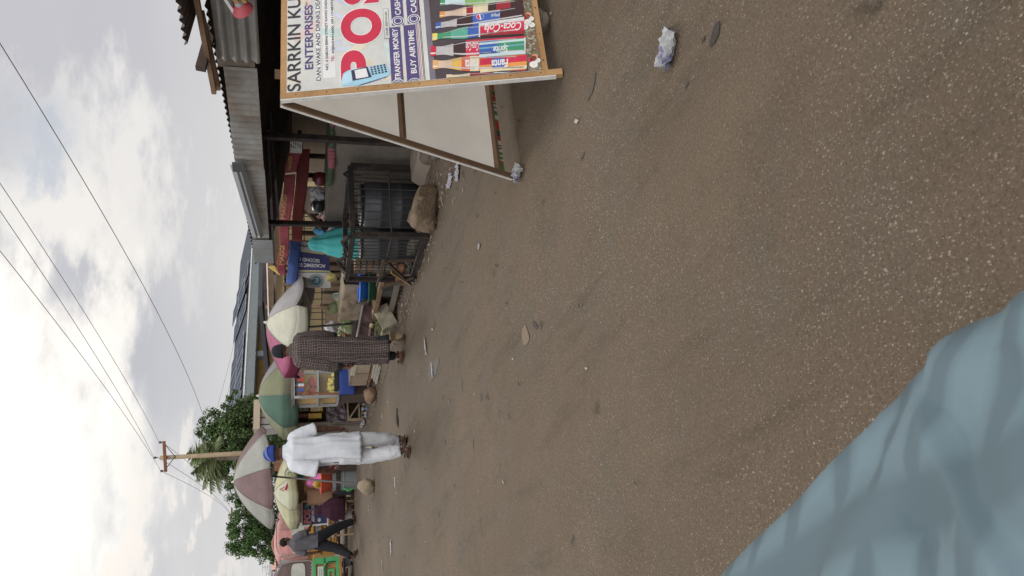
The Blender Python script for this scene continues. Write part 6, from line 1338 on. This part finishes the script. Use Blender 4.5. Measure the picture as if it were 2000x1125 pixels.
pts1=[(412,858,.85,0),(415,880,.8,1),(405,838,.7,.5),(430,820,.9,-.5),(432,850,1.0,0),(440,880,1.0,1),(445,905,.95,0),(455,830,1.0,.8),(462,860,1.1,-.6),(470,890,1.1,.4),(475,925,1.0,0),(445,800,.75,.3),(465,790,.7,.3),(485,800,.9,0),(490,830,1.0,.9),(495,870,1.1,0),(492,915,1.1,.6),(485,955,.9,.2),(462,950,.75,0),(505,800,.8,.5),(430,905,.7,.9),(520,900,1.2,1.2),(520,960,1.0,1.),(545,860,1.2,.5),(552,835,1.1,1.),(550,885,1.2,1.5),(570,860,1.2,1.2)]
tree(bt1,'broad leafy tree with bare limbs showing, rising behind the utility pole',7,2.6,clump_px(pts1,46,bt1),1600,.15,leafm,4)
bt2=(6.0,48.5,0)
pts2=[(470,990,.8,0),(478,1015,.9,.5),(470,1040,.9,0),(465,1062,.65,.3),(500,985,.9,.8),(500,1020,1.1,0),(495,1055,1.0,.5),(485,1075,.6,0),(520,1000,1.0,.6),(525,1040,1.1,0),(520,1070,.7,0),(545,1010,1.1,.8),(545,1050,1.0,.6),(505,970,.6,0),(530,1084,.45,0),(560,990,1.2,1),(560,960,1.2,1.),(545,930,1.3,.8),(550,905,1.3,1.2),(572,930,1.2,1.5),(572,980,1.2,1.5),(568,1030,1.1,1.)]
tree(bt2,'second rounded leafy tree standing left of the palm fronds',5,1.4,clump_px(pts2,48.5,bt2),1700,.15,leafm2,9)
# palm
pb_=(8.8,41.0,0); o=empty('palm_tree',pb_,'coconut palm with drooping fronds beside the utility pole','palm'); top=at(425,895,Y=41)
m=MB(); m.tube([(8.9,41,0),(8.8,41,top.z*.6),tuple(top)],[.17,.13,.12],10); m.build('trunk',bark,o,smooth=True)
frm=mat('frond',(.13,.16,.07),.6,.3,3,0,island=.35); fr_=MB(); rc=MB(); rs4=random.Random(21)
tips=[(362,888),(370,905),(372,925),(382,940),(395,958),(412,968),(430,966),(385,880),(405,940),(445,945),(400,870),(425,930),(430,850),(450,880)]
for (x,y) in tips:
    tip=at(x,y,Y=41+rs4.uniform(-1,1)); mid=top.lerp(tip,.5)+V((0,rs4.uniform(-.3,.3),.35)); 
    pts=[top*(1-t)**2+mid*(2*t*(1-t))+tip*t*t for t in[k/16 for k in range(17)]]; rc.tube(pts,[.03-.0016*k for k in range(17)],5)
    for k in range(2,17):
        for s_ in(-1,1):
            for rep in range(2):
                p=pts[k].lerp(pts[k-1],rep*.5); d=(pts[k]-pts[k-1]).normalized(); sdv=d.cross(V((0,0,1))).normalized()*s_; ln=.8*math.sin(PI*min(1,.15+k/19))*rs4.uniform(.75,1.1)
                e_=p+(sdv*.55+d*.6+V((0,0,-.5+rs4.uniform(-.15,.15)))).normalized()*ln; wv_=d*.05; fr_.poly([p-wv_,p+wv_,e_])
fr_.build('fronds',frm,o); rc.build('frond_stems',mat('frond_stem',(.14,.14,.06),.6),o)
# ================================================================ solar-roofed building
sb=empty('solar_building',(16,55,0),'long yellow building with grey fascia and solar panels along its roof','building')
EV=5.0
A=at(475.5,790,Z=EV); B=at(494.5,455,Z=EV); d=(B-A); d.z=0; Lb=d.length; d.normalize(); nrm_=V((d.y,-d.x,0))
if nrm_.y>0: nrm_=-nrm_
A=A-d*1.0; Lb+=5
def W(u,o,z): return A*1+d*u+nrm_*o+V((0,0,z-A.z))
fas=mat('fascia_grey',(.20,.225,.23),.8,.1,3,.05); yel_w=mat('wall_yellow',(.46,.355,.165),.9,.10,2,.1); colg=mat('column_grey',(.15,.165,.175),.85,.1,3)
Mb=Matrix((d,-nrm_,V((0,0,1)))).transposed()
def bx(m,u0,u1,o0,o1,z0,z1): m.box(W((u0+u1)/2,(o0+o1)/2,(z0+z1)/2),(abs(u1-u0),abs(o1-o0),abs(z1-z0)),Mb); return m
bx(MB(),0,Lb,-.1,.15,EV-.66,EV-.04).build('fascia_board',fas,sb)
bx(MB(),0,Lb,-.1,.19,EV-.037,EV+.06).build('gutter_edge',wht,sb)
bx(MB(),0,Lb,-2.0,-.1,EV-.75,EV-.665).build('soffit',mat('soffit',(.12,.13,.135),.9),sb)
bx(MB(),0,Lb,-2.15,-2.0,0,EV-.75).build('wall',yel_w,sb)
u=1.2
while u<Lb: bx(MB(),u,u+.5,-.6,-.13,0,EV-.752).build('column',colg,sb); u+=4.4
u=2.6
while u<Lb-3:
    wn=bx(MB(),u,u+1.7,-2.0,-1.94,2.2,3.9).build('shutter',mat('shutter_yellow',(.52,.39,.16),.7,.08,4),sb); bx(MB(),u+.1,u+1.6,-1.94,-1.92,2.98,3.05).build('shutter_bar',mat('bar_ochre',(.35,.24,.09),.7),wn)
    for k in range(2): bx(MB(),u+1.95+k*.42,u+2.25+k*.42,-2.0,-1.96,3.3,3.8).build('vent_pane',mat('dark_pane',(.04,.045,.05),.3),sb)
    u+=4.4
rm=mat('roof_sheet',(.085,.092,.105),1.,.1,4,.1,spec=0.)
m=MB(); RZ=EV+1.3
gA,gB=W(0,.17,EV+.07),W(Lb,.17,EV+.07); rA,rB=W(.2,-4.4,RZ),W(Lb-3.2,-4.4,RZ); hA,hB=W(0,-8.9,EV),W(Lb,-8.9,EV)
m.poly([gA,gB,rB,rA]); m.poly([gB,hB,rB]); m.poly([gA,rA,hA]); m.poly([hA,rA,rB,hB]); m.build('roof',rm,sb,solid=.02)
slope=(W(1.,-4.4,RZ)-W(1.,.17,EV+.07)).normalized(); sn=d.cross(slope).normalized(); sn=sn if sn.z>0 else -sn
pv=mat('solar_cell',(.070,.076,.094),1.,.08,2,0,spec=0.); pf=mat('panel_frame',(.26,.28,.30),1.,spec=0.)
k=0; u=1.4; Mp=Matrix((d,slope,sn)).transposed()
while u<Lb-6:
    if k not in(4,8):
        for row in range(2):
            c=W(u,.17,EV+.07)+slope*(1.25+row*2.15)+sn*(.14+(.18 if k==6 else 0))
            e=MB(); e.box(c,(1.7,2.05,.04),Mp); pn=e.build('solar_panel',pv,sb)
            e=MB()
            for sx_ in(-.85,0,.85): e.box(c+d*sx_+sn*.006,(.05,2.12,.06),Mp)
            for sy_ in(-1.06,1.06): e.box(c+slope*sy_+sn*.006,(1.63,.07,.055),Mp)
            e.build('panel_frame',pf,pn)
    u+=1.85 if k%3 else 2.1; k+=1
# ================================================================ yard wall with window bars (pale yellow) behind the stalls
yw=empty('barred_yard_wall',(8,14.6,0),'pale yellow yard wall with long barred openings behind the fruit stall','wall')
yel_p=mat('pale_yellow_wall',(.55,.44,.24),.9,.10,2,.1)
m=MB(); m.box((9.6,14.95,.90),(9.4,.12,1.45)); m.build('yellow_wall',yel_p,yw)
m=MB(); m.box((9.6,14.66,.40),(9.4,.18,.80)); m.build('mud_base',wood('mud_plank',(.27,.2,.13),(.17,.12,.08)),yw)
m=MB()
for k in range(64): x=4.95+k*.145; m.bar((x,14.6,.80),(x,14.6,1.6),.014,.014)
for z in(.86,1.2,1.57): m.bar((4.9,14.585,z),(14.3,14.585,z),.05,.03)
m.build('window_bars',mat('bar_brown',(.10,.075,.055),.7),yw)
for k in range(5): m=MB(); m.bar((5.0+k*2.2,14.56,0),(5.0+k*2.2,14.56,1.6),.10,.06); m.build('post',W_old,yw)
bs2=empty('side_building',(8.5,15.5,0),'plain pale plastered building with brown eave behind the awning','building')
m=MB(); m.box((10.0,17.5,1.0),(7.0,4,2.0)); m.build('wall',mat('cream_wall',(.56,.42,.25),.9,.08,2,.1),bs2)
m=MB(); m.box((10.0,17.2,2.05),(7.6,4.8,.08)); m.build('roof',rm,bs2); m=MB(); m.box((10.0,14.87,1.97),(7.4,.10,.10)); m.build('eave_board',W_dark,bs2)
A=at(562,455,Y=15.4);B=at(600,410,Y=15.4)
m=MB(); m.box(((A.x+B.x)/2,15.45,1.35),(.06,.05,.6)); m.build('window_frame',wht,bs2)
# stall roof between (wooden rails above the torn umbrella)
srf=empty('stall_roof',(6.4,13,0),'low plank stall roof with white rail under the solar building','roof')
for (a,b_,w_,mm) in(((518,508),(524,640),.10,W_dark),((527,510),(531,640),.12,W_old),((537,528),(537,600),.05,W_grey)):
    m=MB(); m.bar(at(*a,Y=13.4),at(*b_,Y=13.6),.04,w_,(0,0,1)); m.build('rail',mm,srf)
m=MB(); m.bar(at(521,505,Y=13.3),at(525,645,Y=13.5),.02,.02); m.build('white_rail',wht,srf)
for yv in(515,600): p=at(530,yv,Y=13.5); m=MB(); m.bar((p.x,13.5,0),(p.x,13.5,p.z+.1),.06,.06); m.build('post',W_old,srf)
m=MB(); m.grid(lambda a,c:(5.2+3.2*a,13.45+1.2*c,1.76+.06*c),6,4); m.build('roof_sheet',zrust,srf,solid=.01)
A=at(523,517,Y=10.6); m=MB(); pts=[at(524,520,Y=10.6),at(546,536,Y=10.6),at(536,519,Y=10.6)]; m.prism(pts,(0,.03,0)); tag(m.build('yellow_flap',mat('flap_yellow',(.45,.33,.08),.7)),'small yellow triangular flap below the grey zinc end','flap')
# small beige concrete block building beyond the green umbrella
ob=empty('concrete_hut',(10.2,34,0),'small grey concrete hut with beige parapet behind green umbrella','building')
A=at(497,835,Y=31);B=at(525,796,Y=31)
m=MB(); m.box(((A.x+B.x)/2+.1,31.5,A.z/2-.1),(abs(A.x-B.x)+.3,1,A.z-.2)); m.build('wall',mat('hut_grey',(.30,.28,.26),.9,.1,3,.1),ob)
m=MB(); m.box(((A.x+B.x)/2+.1,31.45,A.z-.08),(abs(A.x-B.x)+.4,1.2,.24)); m.build('parapet',mat('hut_beige',(.42,.35,.26),.9,.1,3,.1),ob)
m=MB()
for k in range(3): m.bar((A.x+.1+k*.28,30.98,A.z-.9),(A.x+.1+k*.28,30.98,A.z-.22),.03,.03)
m.build('window_bars',darkiron,ob)
# mixed wooden clutter behind the man in white's head
cb_=empty('stall_signboards',(3.9,22,0),'brown and blue timber signboards behind the blue cap','signboard')
for (x0,y0,x1,y1,mm) in((536,880,552,918,W_red),(548,905,556,926,mat('board_blue',(.1,.28,.5),.6)),(552,880,560,905,W_grey),(560,870,575,915,W_old),(575,905,592,925,mat('hedge_tan',(.24,.24,.14),.9,.4,14))):
    A=at(x0,y0,Y=22);B=at(x1,y1,Y=22); m=MB(); m.box(((A.x+B.x)/2,22+.01*x0/50,(A.z+B.z)/2),(abs(A.x-B.x),.05,abs(A.z-B.z))); m.build('board',mm,cb_)
for x_ in(3.7,4.6): m=MB(); m.bar((x_,22.1,0),(x_,22.1,2.0),.06,.06); m.build('post',W_old,cb_)
# dark tarp under green umbrella
A=at(578,722,Y=15.6);
# far white buildings with aerials
fb=empty('white_block',(5,90,0),'distant pale flat-roofed block with rooftop aerials at the road end','building')
A=at(531,1078,Y=90);B=at(531,1140,Y=90); m=MB(); m.box(((A.x+B.x)/2,94,A.z/2),(abs(A.x-B.x),8,A.z)); m.build('wall',mat('far_white',(.60,.60,.60),.9,.05,1,0),fb)
m=MB(); m.box(((A.x+B.x)/2,94,A.z+.12),(abs(A.x-B.x)+.3,8.3,.24)); m.build('parapet',mat('far_white2',(.45,.46,.47),.9),fb)
for (x,y,h) in((506,1095,0),(513,1108,0),(520,1120,0)):
    p=at(x,y,Y=91); m=MB(); m.tube([(p.x,91,A.z+.2),(p.x,91,p.z)],.03,5); 
    for k in range(3): m.tube([(p.x-.5+.1*k,91,p.z-.25*k),(p.x+.5-.1*k,91,p.z-.25*k)],.02,4)
    m.build('aerial',mat('aerial_grey',(.25,.25,.26)),fb)
fr2=empty('far_house',(8,80,0),'distant house with pinkish roof left of the second tree','house')
A=at(533,1086,Y=80);B=at(540,1104,Y=80); m=MB(); m.box(((A.x+B.x)/2+1,82,1.6),(abs(A.x-B.x)+2,3,3.2)); m.build('wall',mat('hut_grey',(.3,.28,.26)),fr2)
C=((A.x+B.x)/2+1); w2=abs(A.x-B.x)/2+1.3; m=MB(); m.prism([(C-w2,80.2,3.2),(C+w2,80.2,3.2),(C+w2,82,A.z+.2),(C-w2,82,A.z+.2)],(0,.05,.0)); m.prism([(C-w2,83.8,3.2),(C+w2,83.8,3.2),(C+w2,82.06,A.z+.2),(C-w2,82.06,A.z+.2)],(0,-.05,0)); m.build('roof',mat('roof_pink',(.42,.22,.18),.8),fr2)
# low distant greenery and walls that close the horizon
rsx=random.Random(77)
m=MB()
for k in range(15000):
    t=rsx.random(); x=-30+95*t; y=105+rsx.uniform(-4,4); z=rsx.random()**.7*(3.4+1.4*noise.noise(V((x*.15,0,0)))); p=V((x,y,z)); n=V((rsx.uniform(-1,1),-1,rsx.uniform(-.2,1))).normalized(); a,b2,_=frame_from(n); l=rsx.uniform(.12,.3); m.poly([p-a*l,p+b2*l*.6,p+a*l,p-b2*l*.6])
tag(m.build('far_greenery',leafm2),kind='stuff')
# ================================================================ litter
def paper(px_,size,label,m_,rot,seed,h=.02,name='paper_scrap',cat='litter',flatness=1.):
    p=at(*px_,Z=0); m=MB(); rs=random.Random(seed)
    def f(a,c):
        x=(a-.5)*size[0];y=(c-.5)*size[1]; wob=noise.noise(V((a*3+seed,c*3,seed)))
        e=.30*noise.noise(V((a*2.5,c*2.5,seed+5))); wob=wob*.7+.5*noise.noise(V((a*8+seed,c*8,1)))
        q=V((x*(1+e)*(1-.35*abs(c-.5)),y*(1+e),0)); q=Matrix.Rotation(rot,3,'Z')@q
        return p+q+V((0,0,.008+h*(.5+.9*wob)+h*.35*math.sin(a*13+seed)*flatness))
    m.grid(f,26,34); 
    for v in m.v: v.z=max(v.z,.005)
    return tag(m.build(name,m_,smooth=False,solid=.0015),label,cat)
pwm=mat('paper_printed',(.34,.335,.33),.8,.25,30,.1,40,col2=(.13,.13,.22),c2pos=.57,c2soft=.05); pw2=mat('paper_white',(.32,.305,.29),.8,.12,20,.1)
paper((1313,98),(.085,.15),'crumpled white paper with blue print lying on the near asphalt',pwm,R(35),3,.034)
paper((1308,62),(.014,.05),'thin dark strip at the end of the printed paper',mat('strip_dark',(.05,.045,.042)),R(-10),5,.01,'dark_strip')
paper((1018,339),(.09,.10),'crumpled tissue ball beside the foot of the sign back leg',pwm,.4,8,.04)
paper((882,352),(.07,.16),'crumpled pale plastic bag on the dirt below the shop step, nearer one',mat('bag_pale',(.33,.32,.345),.5,.2,12,.2),.3,11,.03,'plastic_bag'); paper((897,335),(.08,.16),'crumpled pale plastic bag on the dirt against the sign leg',mat('bag_pale',(.4,.4,.4)),.8,12,.03,'plastic_bag')
paper((833,676),(.05,.20),'flattened white wrapper on the road in front of checked kaftan',pw2,R(100),14,.012,'wrapper'); paper((846,722),(.04,.16),'white wrapper lying in the dark wet patch',pw2,R(95),15,.01,'wrapper')
paper((938,481),(.03,.05),'tiny white scrap on the open road by the cage block',pw2,.3,16,.01)
paper((773,942),(.05,.14),'white scrap on road left of the white trousers',pw2,R(80),17,.01); paper((765,1072),(.06,.22),'pale scrap on road in front of the tricycle',pw2,R(80),18,.012)
paper((748,1105),(.03,.16),'narrow white scrap nearest the tricycle',pw2,R(85),19,.01); paper((721,992),(.03,.1),'tiny pale scrap on road by the seated woman',pw2,R(85),20,.01); paper((787,597),(.025,.12),'small bent white scrap at kerb before the foam crate',pw2,R(0),21,.008); paper((748,812),(.03,.12),'bent white straw piece on the road behind the stick',pw2,R(20),22,.008)
p=at(777,797,Z=0);q=at(779,835,Z=0); m=MB(); m.tube([p+V((0,0,.012)),p.lerp(q,.4)+V((.01,0,.02)),p.lerp(q,.7)+V((-.015,0,.015)),q+V((0,0,.01))],[.008,.012,.02,.006],8); m.tube([p.lerp(q,.5)+V((0,0,.015)),p.lerp(q,.66)+V((.07,.03,.02))],[.008,.005],6); tag(m.build('twig',W_dark),'dark broken twig lying on road between the two walking men','twig')
def stain(px_,rx,ry,rot,col,name,lift,seed,n=40):
    p=at(*px_,Z=0); m=MB(); pts=[]
    for k in range(n):
        a=2*PI*k/n; r=1+.35*noise.noise(V((math.cos(a)*1.6+seed,math.sin(a)*1.6,seed))); q=Matrix.Rotation(rot,3,'Z')@V((rx*r*math.cos(a),ry*r*math.sin(a),0)); pts.append(p+q+V((0,0,lift)))
    m.poly(pts); return tag(m.build(name,mat('stain_'+name,col,.8,.3,30,.1,80)),kind='structure')
stain((1398,66),.022,.040,R(25),(.035,.028,.024),'flat_dark_spot',.004,1); stain((1375,77),.008,.013,R(20),(.05,.04,.03),'small_flat_dark_spot',.004,2); stain((846,722),.10,.34,R(-6),(.075,.065,.055),'wet_patch',.004,3); stain((1046,635),.02,.05,R(-40),(.04,.033,.028),'oil_spot',.004,4); stain((1027,656),.06,.07,R(-30),(.15,.105,.068),'rust_spot',.004,5); stain((1157,170),.02,.07,R(20),(.075,.058,.045),'dark_spot',.004,6); stain((1138,306),.012,.03,0,(.06,.05,.04),'dark_speck',.004,7); stain((1342,166),.007,.014,0,(.055,.045,.035),'near_speck',.004,8)  # first two are plain flat dark spots laid on the road
m=MB(); rs5=random.Random(31)
for k in range(170):
    x=3.55+rs5.gauss(.25,.16); y=rs5.uniform(5.2,9.6); l=rs5.uniform(.008,.03); p=V((x,y,.012+.05*max(0,min(1,(x-3.9)/.4)))); a=rs5.random()*6.3; d=V((math.cos(a),math.sin(a),.1)); m.bar(p-d*l,p+d*l,.006,.003)
tag(m.build('kerb_chaff',mat('chaff',(.36,.29,.19),.9,.4,30,island=.4)),kind='stuff')
m=MB(); rs6=random.Random(88)
for k in range(220):
    y=rs6.uniform(2.5,22); x=3.5-abs(rs6.gauss(0,1.6)) if k%3 else 3.6+abs(rs6.gauss(0,.25)); s=rs6.uniform(.006,.024); a=rs6.random()*6.28; p=V((x,y,.012+.05*max(0,min(1,(x-3.85)/.4)))); m.use((mat('scrap_brown',(.20,.14,.09)),mat('scrap_pale',(.34,.31,.27)),mat('scrap_dark',(.04,.035,.03)),mat('scrap_dark',(.04,.035,.03)))[k%4]); u=V((math.cos(a),math.sin(a),.2)); w_=V((-math.sin(a),math.cos(a),.1)); m.poly([p-u*s,p+w_*s*.6,p+u*s,p-w_*s*.5+V((0,0,.006))])
tag(m.build('litter_scraps',None,solid=.001),kind='stuff')
m=MB()
for k in range(1100):
    y=rs5.uniform(4.5,20); x=3.72+abs(rs5.gauss(0,.3)); r=rs5.uniform(.004,.02); m.ball((x,y,.006+.05*max(0,min(1,(x-3.85)/.4))),(r,r*1.2,r*.6),6,4,None,.3,k)
tag(m.build('kerb_gravel',mat('gravel',(.17,.14,.11),.95,.4,30,island=.35)),kind='stuff')
